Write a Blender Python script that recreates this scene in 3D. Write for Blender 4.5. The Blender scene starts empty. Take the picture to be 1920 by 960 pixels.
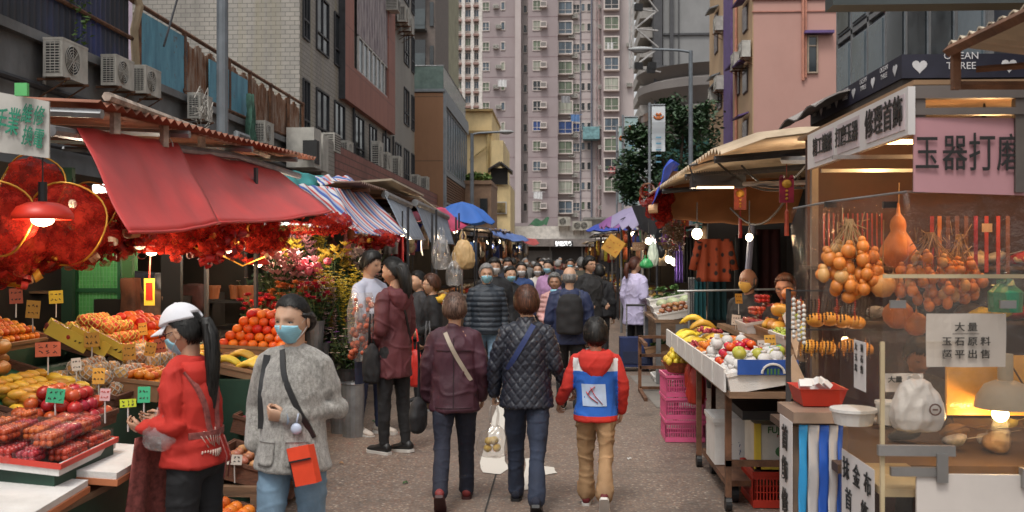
import bpy, bmesh, math, random
from math import sin, cos, pi, radians, sqrt, atan2, exp
from mathutils import Vector, Matrix, noise, Euler
from mathutils.bvhtree import BVHTree
V=Vector
random.seed(7)
SC=bpy.context.scene
COL=SC.collection
F=1867.0
YAW=math.atan(90/F)
CZ=1.7
cd=bpy.data.cameras.new('camera');cam=bpy.data.objects.new('camera', cd);COL.objects.link(cam)
cam.location=(0, 0, CZ);cam.rotation_euler=(radians(90), 0, YAW)
cd.sensor_width=36;cd.lens=36*F/1920;cd.clip_end=2000;cd.clip_start=0.05
cd.dof.use_dof=True;cd.dof.focus_distance=7.5;cd.dof.aperture_fstop=4.5
SC.camera=cam
w=bpy.data.worlds.new('World');SC.world=w;w.use_nodes=True
nt=w.node_tree;bg=nt.nodes['Background']
sky=nt.nodes.new('ShaderNodeTexSky');sky.sky_type='NISHITA';sky.sun_disc=False
sky.sun_elevation=radians(62);sky.sun_rotation=radians(200);sky.dust_density=4;sky.air_density=1.5
hs=nt.nodes.new('ShaderNodeHueSaturation');hs.inputs['Saturation'].default_value=0.14
nt.links.new(sky.outputs[0], hs.inputs['Color']);nt.links.new(hs.outputs[0], bg.inputs[0])
bg.inputs[1].default_value=0.15
sd=bpy.data.lights.new('sun', 'SUN');sun=bpy.data.objects.new('sun', sd);COL.objects.link(sun)
sd.energy=1.35;sd.angle=radians(14);sd.color=(1, 0.95, 0.87)
sun.rotation_euler=(radians(28), 0, radians(-20))
SC.view_settings.view_transform='Standard';SC.view_settings.look='None'
SC.view_settings.gamma=1;SC.view_settings.use_curve_mapping=False
SC.view_settings.exposure=0.12
SC.cycles.max_bounces=6;SC.cycles.transparent_max_bounces=16;SC.cycles.diffuse_bounces=3
SC.cycles.glossy_bounces=2;SC.cycles.transmission_bounces=3;SC.cycles.sample_clamp_indirect=4
SC.cycles.caustics_reflective=False;SC.cycles.caustics_refractive=False
CA, SA=cos(YAW), sin(YAW)
def ray(px, py):
	dx=(px-960)/F
	return V((dx*CA-SA, dx*SA+CA, -(py-480)/F))
CAM=V((0, 0, CZ))
def P(px, py, D):return CAM+ray(px, py)*D
def RX(px, py, x):r=ray(px, py);return CAM+r*(x/r.x)
def RY(px, py, y):r=ray(px, py);return CAM+r*(y/r.y)
def RZ(px, py, z):r=ray(px, py);return CAM+r*((z-CZ)/r.z)
def YX(px, x):r=ray(px, 480);return x/r.x*r.y
def XY(px, y):r=ray(px, 480);return y/r.y*r.x
def ZP(py, y, px=1050):return RY(px, py, y).z
def tag(o, label=None, cat=None, group=None, kind=None):
	if label:o['label']=label
	if cat:o['category']=cat
	if group:o['group']=group
	if kind:o['kind']=kind
	return o
def thing(name, label, cat, loc=(0, 0, 0), rz=0, group=None):
	o=bpy.data.objects.new(name, None);COL.objects.link(o)
	o.location=loc;o.rotation_euler=(0, 0, rz);o.empty_display_size=.05
	return tag(o, label, cat, group)
def dup(root, loc=None, rz=None, label=None, group=None, scale=None, rot=None):
	r=root.copy();COL.objects.link(r)
	if loc is not None:r.location=loc
	if rot is not None:r.rotation_euler=rot
	elif rz is not None:r.rotation_euler=(0, 0, rz)
	if scale is not None:r.scale=scale if hasattr(scale, '__len__') else (scale, )*3
	if label:r['label']=label
	if group:r['group']=group
	for ch in KIDS.get(root.name, ()):
		c=ch.copy();COL.objects.link(c);c.parent=r;KIDS.setdefault(r.name, []).append(c)
		for g in KIDS.get(ch.name, ()):
			d=g.copy();COL.objects.link(d);d.parent=c;KIDS.setdefault(c.name, []).append(d)
	return r
KIDS={}
def link(name, me, parent=None, label=None, cat=None, group=None, kind=None, loc=None, rot=None):
	o=bpy.data.objects.new(name, me);COL.objects.link(o)
	if parent is not None:o.parent=parent;KIDS.setdefault(parent.name, []).append(o)
	if loc is not None:o.location=loc
	if rot is not None:o.rotation_euler=rot
	return tag(o, label, cat, group, kind)
def wloc(o):
	l=V((0, 0, 0))
	while o is not None:l+=V(o.location);o=o.parent
	return l
def frame_of(p0, p1):
	z=(p1-p0)
	if z.length<1e-9:z=V((0, 0, 1))
	z=z.normalized()
	x=z.orthogonal().normalized()
	if abs(z.z)<.9:x=V((0, 0, 1)).cross(z).normalized()
	return x, z.cross(x).normalized(), z
class MB:
	def __init__(s):s.v=[];s.f=[];s.m=[];s.cur=0
	def add(s, vs, fs, m=None):
		b=len(s.v);s.v+=[V(v) for v in vs];s.f+=[tuple(b+i for i in f) for f in fs]
		s.m+=[s.cur if m is None else m]*len(fs);return s
	def box(s, c, d, rz=0, R=None, m=None):
		x, y, z=d[0]/2, d[1]/2, d[2]/2
		M_=R if R is not None else Matrix.Rotation(rz, 3, 'Z')
		vs=[V(c)+M_@V((i*x, j*y, k*z)) for k in (-1, 1) for j in (-1, 1) for i in (-1, 1)]
		return s.add(vs, [(0, 2, 3, 1), (4, 5, 7, 6), (0, 1, 5, 4), (2, 6, 7, 3), (0, 4, 6, 2), (1, 3, 7, 5)], m)
	def bb(s, x0, x1, y0, y1, z0, z1, m=None):
		return s.box(((x0+x1)/2, (y0+y1)/2, (z0+z1)/2), (abs(x1-x0), abs(y1-y0), abs(z1-z0)), m=m)
	def quad(s, a, b, c, d, m=None):return s.add([a, b, c, d], [(0, 1, 2, 3)], m)
	def sheet(s, a, b, c, d, t=.004, nx=1, ny=1, fn=None, m=None):
		"""thin solid sheet a-b-c-d bent by fn(u,v)->offset Vector"""
		a, b, c, d=map(V, (a, b, c, d));n=(b-a).cross(d-a).normalized()*t
		g=[]
		for side in (0, 1):
			for j in range(ny+1):
				for i in range(nx+1):
					u, v_=i/nx, j/ny
					p=a.lerp(b, u).lerp(d.lerp(c, u), v_)
					if fn:p=p+fn(u, v_)
					g.append(p+n*side)
		N=(nx+1)*(ny+1);fs=[]
		ix=lambda i, j, k:k*N+j*(nx+1)+i
		for j in range(ny):
			for i in range(nx):
				fs.append((ix(i, j, 0), ix(i, j+1, 0), ix(i+1, j+1, 0), ix(i+1, j, 0)))
				fs.append((ix(i, j, 1), ix(i+1, j, 1), ix(i+1, j+1, 1), ix(i, j+1, 1)))
		for i in range(nx):
			fs.append((ix(i, 0, 0), ix(i+1, 0, 0), ix(i+1, 0, 1), ix(i, 0, 1)))
			fs.append((ix(i, ny, 1), ix(i+1, ny, 1), ix(i+1, ny, 0), ix(i, ny, 0)))
		for j in range(ny):
			fs.append((ix(0, j, 1), ix(0, j+1, 1), ix(0, j+1, 0), ix(0, j, 0)))
			fs.append((ix(nx, j, 0), ix(nx, j+1, 0), ix(nx, j+1, 1), ix(nx, j, 1)))
		return s.add(g, fs, m)
	def rings(s, rs, cap=True, m=None):
		n=len(rs[0]);vs=[p for r in rs for p in r];fs=[]
		for k in range(len(rs)-1):
			for i in range(n):
				j=(i+1)%n
				fs.append((k*n+i, k*n+j, (k+1)*n+j, (k+1)*n+i))
		if cap:
			fs.append(tuple(range(n-1, -1, -1)));fs.append(tuple((len(rs)-1)*n+i for i in range(n)))
		return s.add(vs, fs, m)
	def tube(s, pts, r, n=8, cap=True, m=None):
		pts=[V(p) for p in pts];rs=[]
		for i, p in enumerate(pts):
			a=pts[max(0, i-1)];b=pts[min(len(pts)-1, i+1)]
			x, y, z=frame_of(a, b)
			if i and (x.dot(px_)<0):x, y=-x, -y
			px_=x
			q=r[i] if hasattr(r, '__len__') else r
			rx, ry=q if hasattr(q, '__len__') else (q, q)
			rs.append([p+x*cos(2*pi*k/n)*rx+y*sin(2*pi*k/n)*ry for k in range(n)])
		return s.rings(rs, cap, m)
	def cyl(s, p0, p1, r, r1=None, n=12, m=None):return s.tube([p0, p1], [r, r if r1 is None else r1], n, m=m)
	def lathe(s, prof, c=(0, 0, 0), n=24, cap=True, m=None, sx=1, sy=1):
		c=V(c)
		return s.rings([[c+V((cos(2*pi*k/n)*r*sx, sin(2*pi*k/n)*r*sy, z)) for k in range(n)] for r, z in prof], cap, m)
	def ball(s, c, r, n=12, k=8, m=None, R=None):
		rx, ry, rz=r if hasattr(r, '__len__') else (r, r, r);c=V(c);rs=[]
		for j in range(k+1):
			t=-pi/2+pi*j/k;q=max(cos(t), .02)
			ring=[V((cos(2*pi*i/n)*rx*q, sin(2*pi*i/n)*ry*q, sin(t)*rz)) for i in range(n)]
			if R is not None:ring=[R@p for p in ring]
			rs.append([c+p for p in ring])
		return s.rings(rs, True, m)
	def mesh(s, name, mats, smooth=False, off=None):
		me=bpy.data.meshes.new(name)
		vs=s.v if off is None else [v-off for v in s.v]
		me.from_pydata([tuple(v) for v in vs], [], s.f)
		for m_ in (mats if isinstance(mats, (list, tuple)) else [mats]):me.materials.append(m_)
		me.polygons.foreach_set('material_index', s.m)
		if smooth:me.polygons.foreach_set('use_smooth', [True]*len(s.f))
		me.update();return me
	def build(s, name, mats, parent=None, smooth=False, local=False, **k):
		"""verts are in world space unless local; stored relative to the parent (or to the thing's own base)"""
		if local or not s.v:off=None
		elif parent is not None:off=wloc(parent)
		else:
			xs=[v.x for v in s.v];ys=[v.y for v in s.v];zs=[v.z for v in s.v]
			off=V(((min(xs)+max(xs))/2, (min(ys)+max(ys))/2, min(zs)))
		me=s.mesh(name, mats, smooth, off)
		if parent is None and off is not None and 'loc' not in k:k['loc']=off
		return link(name, me, parent, **k)
def autosmooth(o, ang=40):
	me=o.data;me.polygons.foreach_set('use_smooth', [True]*len(me.polygons));me.set_sharp_from_angle(angle=radians(ang));return o
def text_mesh(body, h, bold=0.0, ext=.002, align='CENTER', sx=1.0):
	c=bpy.data.curves.new('t', 'FONT');c.body=body;c.size=h;c.offset=bold;c.extrude=ext
	c.align_x=align;c.align_y='CENTER';c.resolution_u=3
	o=bpy.data.objects.new('t', c);COL.objects.link(o)
	me=bpy.data.meshes.new_from_object(o.evaluated_get(bpy.context.evaluated_depsgraph_get()))
	bpy.data.objects.remove(o);bpy.data.curves.remove(c)
	if sx!=1:me.transform(Matrix.Diagonal((sx, 1, 1, 1)))
	me.materials.clear()
	return me
def put_text(name, body, h, mat, origin, right, up, parent, bold=0.0, sx=1.0, align='CENTER', ext=.0015):
	me=text_mesh(body, h, bold, ext, align, sx)
	r=V(right).normalized();u=V(up);u=(u-r*u.dot(r)).normalized();n=r.cross(u)
	M_=Matrix((r, u, n)).transposed().to_4x4()
	M_.translation=V(origin)+n*.003-(wloc(parent) if parent else V((0, 0, 0)))
	me.transform(M_);me.materials.append(mat)
	return link(name, me, parent)
MATS={}
def srgb(h):
	h=h.lstrip('#');c=[int(h[i:i+2], 16)/255 for i in (0, 2, 4)]
	return tuple(x/12.92 if x<=.04045 else ((x+.055)/1.055)**2.4 for x in c)
class NT:
	def __init__(s, name):
		s.m=bpy.data.materials.new(name);s.m.use_nodes=True;s.t=s.m.node_tree;s.n=s.t.nodes;s.b=s.n['Principled BSDF']
		s.out=s.n['Material Output']
	def new(s, t, **k):
		nd=s.n.new(t)
		for a, b in k.items():setattr(nd, a, b)
		return nd
	def l(s, a, b):s.t.links.new(a, b)
	def set(s, nd, **k):
		for a, b in k.items():nd.inputs[a].default_value=b
		return nd
	def coord(s, kind='Object', scale=(1, 1, 1), rot=(0, 0, 0), loc=(0, 0, 0)):
		if not hasattr(s, 'tc'):s.tc=s.new('ShaderNodeTexCoord')
		mp=s.new('ShaderNodeMapping');s.l(s.tc.outputs[kind], mp.inputs[0])
		mp.inputs['Scale'].default_value=scale;mp.inputs['Rotation'].default_value=rot;mp.inputs['Location'].default_value=loc
		return mp.outputs[0]
	def noise(s, vec, scale=5, detail=4, rough=.55, out='Fac'):
		nd=s.new('ShaderNodeTexNoise');s.l(vec, nd.inputs['Vector']);s.set(nd, Scale=scale, Detail=detail, Roughness=rough);return nd.outputs[out]
	def ramp(s, fac, stops):
		r=s.new('ShaderNodeValToRGB');e=r.color_ramp.elements
		while len(e)<len(stops):e.new(.5)
		for i, (p, c) in enumerate(stops):
			e[i].position=p;e[i].color=tuple(c)+(1, ) if hasattr(c, '__len__') else (c, c, c, 1)
		s.l(fac, r.inputs[0]);return r.outputs[0]
	def mix(s, fac, a, b, mode='MIX'):
		nd=s.new('ShaderNodeMix', data_type='RGBA', blend_type=mode)
		for i, q in ((0, fac), (6, a), (7, b)):
			if hasattr(q, 'is_linked'):s.l(q, nd.inputs[i])
			else:nd.inputs[i].default_value=q if i==0 else (tuple(q)+(1, ))[:4]
		return nd.outputs[2]
	def math(s, op, a, b=0.0, c=None):
		nd=s.new('ShaderNodeMath', operation=op)
		for i, q in enumerate((a, b)+((c, ) if c is not None else ())):
			if hasattr(q, 'is_linked'):s.l(q, nd.inputs[i])
			else:nd.inputs[i].default_value=q
		return nd.outputs[0]
	def bump(s, h, strength=.3, dist=.01):
		b=s.new('ShaderNodeBump');s.l(h, b.inputs['Height']);s.set(b, Strength=strength, Distance=dist);s.l(b.outputs[0], s.b.inputs['Normal'])
def mat(name, col, rough=.65, metal=0, var=.25, vs=3.0, bump=0, bs=60, stretch=(1, 1, 1), emit=0, rnd=0, dirt=0, spec=.5, sheen=0, alpha=1, sss=0, dirtcol=(.05, .04, .03), ds=1.3):
	if name in MATS:return MATS[name]
	if isinstance(col, str):col=srgb(col)
	t=NT(name);b=t.b
	t.set(b, Roughness=rough, Metallic=metal);b.inputs['Specular IOR Level'].default_value=spec
	if sheen:b.inputs['Sheen Weight'].default_value=sheen
	if sss:b.inputs['Subsurface Weight'].default_value=sss;b.inputs['Subsurface Radius'].default_value=(.02, .008, .005)
	v=t.coord('Object', stretch)
	if rnd or 1:
		oi=t.new('ShaderNodeObjectInfo');va=t.new('ShaderNodeVectorMath', operation='ADD')
		cx=t.new('ShaderNodeCombineXYZ');sc=t.math('MULTIPLY', oi.outputs['Random'], 37.0)
		t.l(sc, cx.inputs[0]);t.l(sc, cx.inputs[1]);t.l(v, va.inputs[0]);t.l(cx.outputs[0], va.inputs[1]);v=va.outputs[0]
	n=t.noise(v, vs, 5, .6)
	dark=tuple(max(0, c*(1-var)) for c in col);lite=tuple(min(1, c*(1+var*.8)) for c in col)
	c=t.ramp(n, [(.3, dark), (.7, lite)])
	if rnd:
		h=t.new('ShaderNodeHueSaturation');t.l(c, h.inputs['Color'])
		t.l(t.math('MULTIPLY_ADD', oi.outputs['Random'], rnd*.12, .5-rnd*.06), h.inputs['Hue'])
		t.l(t.math('MULTIPLY_ADD', oi.outputs['Random'], rnd, 1-rnd/2), h.inputs['Value']);c=h.outputs[0]
	if dirt:
		d=t.noise(t.coord('Object', (1, 1, .45)), ds, 6, .65)
		f=t.ramp(d, [(.48, 0.0), (.68, dirt)]);c=t.mix(f, c, dirtcol)
	t.l(c, b.inputs['Base Color'])
	r2=t.math('MULTIPLY_ADD', n, .25, rough-.12);t.l(r2, b.inputs['Roughness'])
	if bump:
		t.bump(t.noise(v, bs, 3), bump, .01)
	if emit:
		b.inputs['Emission Color'].default_value=tuple(col)+(1, );b.inputs['Emission Strength'].default_value=emit
	if alpha<1:b.inputs['Alpha'].default_value=alpha
	MATS[name]=t.m;return t.m
def clear_plastic(name='clear_plastic', tint=(.9, .88, .85), gloss=.12, haze=.1, rough=.12, crease=0):
	if name in MATS:return MATS[name]
	t=NT(name);t.n.remove(t.b)
	tr=t.new('ShaderNodeBsdfTransparent');tr.inputs[0].default_value=tint+(1, )
	gl=t.new('ShaderNodeBsdfGlossy');gl.inputs['Roughness'].default_value=rough
	df=t.new('ShaderNodeBsdfDiffuse');df.inputs[0].default_value=tuple(x*.8 for x in tint)+(1, )
	v=t.coord('Object');n=t.noise(v, 7, 5, .6)
	bp=t.new('ShaderNodeBump');t.l(n, bp.inputs['Height']);t.set(bp, Strength=.3+crease, Distance=.03);t.l(bp.outputs[0], gl.inputs['Normal'])
	m1=t.new('ShaderNodeMixShader');m1.inputs[0].default_value=gloss;t.l(tr.outputs[0], m1.inputs[1]);t.l(gl.outputs[0], m1.inputs[2])
	m2=t.new('ShaderNodeMixShader');t.l(t.ramp(n, [(.35, haze*.3), (.75, haze*1.8)]), m2.inputs[0]);t.l(m1.outputs[0], m2.inputs[1]);t.l(df.outputs[0], m2.inputs[2])
	t.l(m2.outputs[0], t.out.inputs[0]);MATS[name]=t.m;return t.m
def brickmat(name, c1, c2, mortar, bw, bh, ms=.012, rough=.6, axis='XZ', dirt=.25, off=.5, streak=0, streakcol=(.28, .24, .12), bump=.25):
	if name in MATS:return MATS[name]
	t=NT(name);tc=t.new('ShaderNodeTexCoord');sp=t.new('ShaderNodeSeparateXYZ');t.l(tc.outputs['Object'], sp.inputs[0])
	cb=t.new('ShaderNodeCombineXYZ');t.l(t.math('ADD', sp.outputs[0], sp.outputs[1]), cb.inputs[0]);t.l(sp.outputs[2], cb.inputs[1])
	b=t.new('ShaderNodeTexBrick');t.l(cb.outputs[0], b.inputs['Vector']);b.offset=off
	t.set(b, Scale=1, **{'Mortar Size':ms, 'Brick Width':bw, 'Row Height':bh, 'Mortar Smooth':.3})
	for k, c in (('Color1', c1), ('Color2', c2), ('Mortar', mortar)):b.inputs[k].default_value=tuple(c)+(1, )
	n=t.noise(t.coord('Object', (1, 1, .3)), .9, 6, .65);c=t.mix(t.ramp(n, [(.45, 0.0), (.7, dirt)]), b.outputs[0], tuple(x*.35 for x in c1))
	if streak:
		n2=t.noise(t.coord('Object', (1.2, 1.2, .06), loc=(3, 0, 0)), 1.0, 4, .5);c=t.mix(t.ramp(n2, [(.6, 0.0), (.68, streak)]), c, streakcol)
	t.l(c, t.b.inputs['Base Color']);t.b.inputs['Roughness'].default_value=rough
	t.bump(b.outputs['Fac'], -bump, .01);MATS[name]=t.m;return t.m
M=mat
glass_dark=M('window_glass', (.022, .028, .032), .12, 0, .6, .8, spec=.8)
glass_grey=M('grey_glass', (.10, .13, .15), .15, 0, .4, .6, spec=.8)
frame_dark=M('dark_frame', (.03, .03, .035), .5)
frame_white=M('pale_frame', (.55, .53, .5), .6)
frame_grey=M('grey_frame', (.22, .24, .26), .5)
ac_white=M('aged_white_casing', (.52, .50, .45), .6, dirt=.35, dirtcol=(.16, .13, .1), ds=3)
ac_dark=M('dark_grille', (.03, .03, .03), .7)
rust=M('rusty_steel', (.16, .075, .04), .85, 0, .6, 6, .4, 40, dirt=.5, dirtcol=(.05, .025, .015))
steel=M('galvanised_steel', (.30, .31, .32), .45, .6, .3, 6, dirt=.3)
steel_dark=M('dark_steel', (.05, .05, .055), .55, .3, .4, 5)
wood=M('worn_wood', (.20, .12, .07), .75, 0, .45, 3, .3, 30, (1, 1, 8))
black=M('black_plastic', (.012, .012, .013), .5)
white_p=M('white_plastic', (.62, .60, .57), .5, dirt=.15)
foam=M('white_foam', (.68, .66, .63), .8, 0, .08, 8, .3, 120, dirt=.2, dirtcol=(.3, .26, .2), ds=5)
ink=M('black_ink', (.012, .012, .012), .6)
concrete=M('grey_render', (.19, .19, .19), .85, 0, .25, 2, .2, 20, dirt=.5, dirtcol=(.06, .055, .05))
bulb_warm=M('lit_bulb', (1, .84, .58), .3, emit=9)
bulb_white=M('lit_tube', (1, .97, .9), .3, emit=8)
leafm=M('leaf_green', (.035, .075, .02), .55, 0, .5, 6, rnd=.5)
leafd=M('dark_leaf', (.018, .04, .015), .55, 0, .5, 6, rnd=.6)
def lamp_light(loc, e, col=(1, .72, .42), r=.05, name='lamp_light', parent=None):
	l=bpy.data.lights.new(name, 'POINT');l.energy=e;l.color=col;l.shadow_soft_size=r
	o=bpy.data.objects.new(name, l);COL.objects.link(o)
	if parent is not None:o.parent=parent;o.location=V(loc)-wloc(parent)
	else:o.location=loc
	return o
def lit_bulb(loc, e, col, label, r=.035):  # made-up bulb and cord that carry an added fill light
	p=V(loc);t=thing('bulb_lamp', label, 'lamp', p);b=MB();b.ball(p, (r, r, r*1.15), 12, 8);b.build('bulb', bulb_warm, t, True);b=MB();b.tube([p+V((0, 0, r*.9)), p+V((0, 0, r*2.2)), p+V((0, 0, .22))], [r*.5, r*.5, .005], 6);b.build('cord', black, t);lamp_light(p+V((0, -.05, -r*2)), e, col, .05, parent=t)
# ================================================================ ground
def ground_mat():
	t=NT('pebble_paving');v=t.coord('Object')
	vo=t.new('ShaderNodeTexVoronoi');t.l(v, vo.inputs['Vector']);t.set(vo, Scale=48.0)
	vo2=t.new('ShaderNodeTexVoronoi');t.l(v, vo2.inputs['Vector']);t.set(vo2, Scale=110.0)
	sp=t.new('ShaderNodeSeparateColor');t.l(vo.outputs['Color'], sp.inputs[0])
	c=t.ramp(sp.outputs[0], [(0.0, (.13, .058, .034)), (.3, (.28, .165, .105)), (.55, (.37, .26, .19)), (.8, (.20, .135, .10)), (1.0, (.58, .49, .40))])
	sp2=t.new('ShaderNodeSeparateColor');t.l(vo2.outputs['Color'], sp2.inputs[0])
	c=t.mix(t.ramp(sp2.outputs[1], [(.55, 0.0), (.7, .6)]), c, (.13, .09, .07))
	edge=t.ramp(vo.outputs['Distance'], [(.25, 0.0), (.6, .75)]);c=t.mix(edge, c, (.135, .112, .098))
	n=t.noise(t.coord('Object', (1, .35, 1)), .8, 7, .65);c=t.mix(t.ramp(n, [(.36, .0), (.66, .5)]), c, (.13, .105, .088))
	n3=t.noise(t.coord('Object'), 1.7, 7, .72);c=t.mix(t.ramp(n3, [(.53, 0.0), (.68, .6)]), c, (.05, .042, .036))
	t.l(c, t.b.inputs['Base Color'])
	t.l(t.ramp(n, [(.3, .5), (.7, .75)]), t.b.inputs['Roughness']);t.bump(vo.outputs['Distance'], .35, .004)
	return t.m
b=MB();b.quad((-400, -60, 0), (400, -60, 0), (400, 700, 0), (-400, 700, 0));b.build('ground', ground_mat(), kind='structure')
b=MB()
for (x0, y0, x1, y1) in ((-.50, 4, -.55, 60), ):
	b.quad((x0, y0, .004), (x0+.012, y0, .004), (x1+.012, y1, .004), (x1, y1, .004))
b.build('paving_joint', M('dark_joint', (.03, .027, .025), .9), kind='structure')
b=MB();q=[RZ(*p, .008) for p in ((1180, 704), (1232, 764), (1300, 764), (1222, 704))];b.quad(q[1], q[2], q[3], q[0])
b.build('concrete_patch', M('smooth_concrete', (.22, .20, .18), .7, 0, .2, 3, dirt=.3), kind='structure')
def blob(name, pts, z=.006):
	g=MB();ps=[RZ(x, y, z) for x, y in pts];out=[]
	n=len(ps)
	for i in range(n):
		a, c_=ps[i], ps[(i+1)%n]
		for k in range(4):
			p=a.lerp(c_, k/4);q_=noise.noise(p*9)*.02;out.append(p+V((q_, q_, 0)))
	g.add(out, [tuple(range(len(out)))]);return g.build(name, paint, kind='structure')
def paint_mat():
	t=NT('worn_road_paint');n=t.noise(t.coord('Object'), 14, 6, .7)
	t.l(t.ramp(n, [(.30, (.22, .19, .16)), (.38, (.6, .57, .52))]), t.b.inputs['Base Color']);t.b.inputs['Roughness'].default_value=.7;return t.m
paint=paint_mat()
blob('road_paint', [(903, 886), (938, 889), (955, 878), (944, 860), (948, 790), (965, 740), (936, 740), (920, 800), (899, 868)])
blob('road_paint', [(985, 918), (1018, 916), (1012, 892), (1046, 886), (1038, 876), (1006, 872), (998, 858), (984, 860)])
# ================================================================ air conditioners
def split_unit():
	r=thing('air_conditioner', 'x', 'air conditioner')
	c=MB();c.bb(-.16, .14, -.4, .4, 0, .58)
	c.bb(-.165, .145, -.405, .405, .555, .59);casing=c.build('casing', ac_white, r, local=True)
	g=MB()
	for k in range(5):
		rr=.05+k*.042;ring=[V((.155, -.1+cos(2*pi*i/20)*rr, .29+sin(2*pi*i/20)*rr)) for i in range(21)];g.tube(ring, .006, 4)
	for k in range(8):
		a=k*pi/4;g.cyl((.156, -.1, .29), (.156, -.1+cos(a)*.225, .29+sin(a)*.225), .005, n=4)
	g.build('fan_guard', ac_white, r, local=True)
	d=MB();d.lathe([(.22, 0), (.22, .004)], n=24)
	for v_ in d.v:v_.xyz=(.142+v_.z, -.1+v_.x, .29+v_.y)
	n0=len(d.f);d.bb(-.12, .1, -.406, -.4, .06, .52);d.build('vent_opening', ac_dark, r, local=True)
	s_=MB()
	for k in range(11):s_.bb(-.12, .1, -.412, -.404, .075+k*.042, .088+k*.042)
	for k in range(4):s_.bb(-.12+k*.07, -.113+k*.07, -.414, -.404, .06, .52)
	s_.build('side_grille', ac_white, r, local=True)
	for y in (-.3, .3):br=MB();br.bb(-.3, .2, y-.02, y+.02, -.04, -.002);br.tube([(.15, y, -.04), (-.28, y, -.3)], .014, 4);br.build('bracket', rust, r, local=True)
	return r
def window_unit():
	r=thing('window_air_conditioner', 'x', 'air conditioner')
	c=MB();c.bb(-.22, .2, -.3, .3, 0, .4);c.build('casing', ac_white, r, local=True)
	g=MB()
	for k in range(7):g.bb(.2, .206, -.27, .27, .04+k*.05, .06+k*.05)
	for k in range(7):g.bb(-.17, .17, -.306, -.3, .04+k*.05, .06+k*.05)
	g.build('grille', ac_dark, r, local=True);return r
ac0=split_unit();wac0=window_unit();ac_used=[False, False]
def place_ac(loc, label, kind=0, rz=0, scale=1, group=None):
	src=(ac0, wac0)[kind]
	if not ac_used[kind]:
		ac_used[kind]=True;src.location=loc;src.rotation_euler=(0, 0, rz);src.scale=(scale, )*3 if not hasattr(scale, '__len__') else scale
		src['label']=label
		if group:src['group']=group
		return src
	o=dup(src, loc, rz, label, None, scale)
	if group:o['group']=group
	elif 'group' in o:del o['group']
	return o
# ================================================================ left: low building with the terrace fence
XL=-7.0
wall_tile=brickmat('grey_tile_wall', (.35, .32, .28), (.29, .27, .24), (.13, .12, .105), .26, .12, .010, .55, dirt=.5, streak=.35, off=.5, bump=.2)
lowb=thing('shop_row', 'low grey rendered building carrying the terrace fence behind the left hand stalls', 'building', (-9, 15, 0))
b=MB();b.bb(-14, XL, 6, 26.7, 0, 4.55);b.bb(-14, XL+.12, 6, 26.7, 4.55, 4.68);b.build('wall', concrete, lowb)
b=MB();b.tube([(XL+.1, 6, 3.95), (XL+.1, 26, 3.95)], .05, 8);b.tube([(XL+.1, 6, 3.2), (XL+.1, 20, 3.2)], .03, 8);b.build('pipe', steel_dark, lowb)
b=MB()
for y in (11.9, 13.1):b.tube([(XL+.06, y, 3.8), (XL+.06, y, 4.5)], .025, 6)
b.build('drain_pipe', M('pale_pipe', (.4, .38, .35)), lowb)
def corrug(b, x, y0, y1, z0, z1, pitch=.11, amp=.025, m=None, top=None):
	n=int(abs(y1-y0)/pitch*4);g=[]
	for i in range(n+1):
		y=y0+(y1-y0)*i/n;o=(0, amp, amp, 0)[i%4] if 1 else 0
		zt=z1+(top(y) if top else 0);g+=[(x+o, y, z0), (x+o, y, zt), (x+o-.006, y, zt), (x+o-.006, y, z0)]
	fs=[]
	for i in range(n):
		a=i*4;c=a+4
		for k in range(4):fs.append((a+k, c+k, c+(k+1)%4, a+(k+1)%4))
	b.add(g, fs, m)
def striped_rust():
	t=NT('rust_streaked_sheet');n=t.noise(t.coord('Object', (1, 3, .35)), 4, 6, .7);n2=t.noise(t.coord('Object'), 1.2, 4, .6)
	c=t.ramp(n, [(.33, (.05, .028, .02)), (.45, (.20, .085, .04)), (.58, (.30, .22, .17)), (.75, (.38, .33, .29))])
	t.l(c, t.b.inputs['Base Color']);t.b.inputs['Roughness'].default_value=.8;return t.m
rustsheet=striped_rust()
def bluesheet():
	t=NT('faded_blue_sheet');n=t.noise(t.coord('Object', (1, 1.5, .4)), 2.6, 6, .7);n2=t.noise(t.coord('Object', (1, 1, 1)), 5, 6, .8)
	c=t.ramp(n, [(.35, (.07, .21, .30)), (.6, (.12, .34, .45)), (.8, (.22, .40, .46))]);c=t.mix(t.ramp(n2, [(.6, 0.0), (.66, .8)]), c, (.13, .06, .03))
	t.l(c, t.b.inputs['Base Color']);t.b.inputs['Roughness'].default_value=.6;return t.m
bsheet=bluesheet()
f1=thing('corrugated_fence', 'tall dark blue and black corrugated fence on the terrace above the nearest air conditioner', 'fence', (XL, 12, 4.68))
b=MB();corrug(b, XL-.05, 7, 15.9, 4.68, 6.6, .16, .03)
t_=NT('dark_blue_sheet');n_=t_.noise(t_.coord('Object', (1, .5, .25)), 1.1, 4, .6)
t_.l(t_.ramp(n_, [(.38, (.018, .02, .022)), (.5, (.03, .035, .06)), (.62, (.035, .05, .20))]), t_.b.inputs['Base Color']);b.build('sheet', t_.m, f1)
b=MB();b.tube([(XL+.02, 7, 5.35), (XL+.02, 16, 5.25)], .035, 6);b.tube([(XL, 7, 6.62), (XL, 13, 6.3), (XL, 16.1, 5.9)], .06, 6);b.build('rail', rust, f1)
b=MB();b.tube([(XL+.06, 16.0, 6.0), (XL+.1, 16.05, 5.8), (XL+.03, 16.0, 5.4), (XL+.05, 16.05, 4.6)], .07, 8);b.build('pipe', M('yellowed_pipe', (.32, .24, .15)), f1)
f2=thing('rusty_fence', 'rust streaked corrugated fence with two blue sheets along the terrace edge', 'fence', (XL, 20, 4.68))
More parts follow.
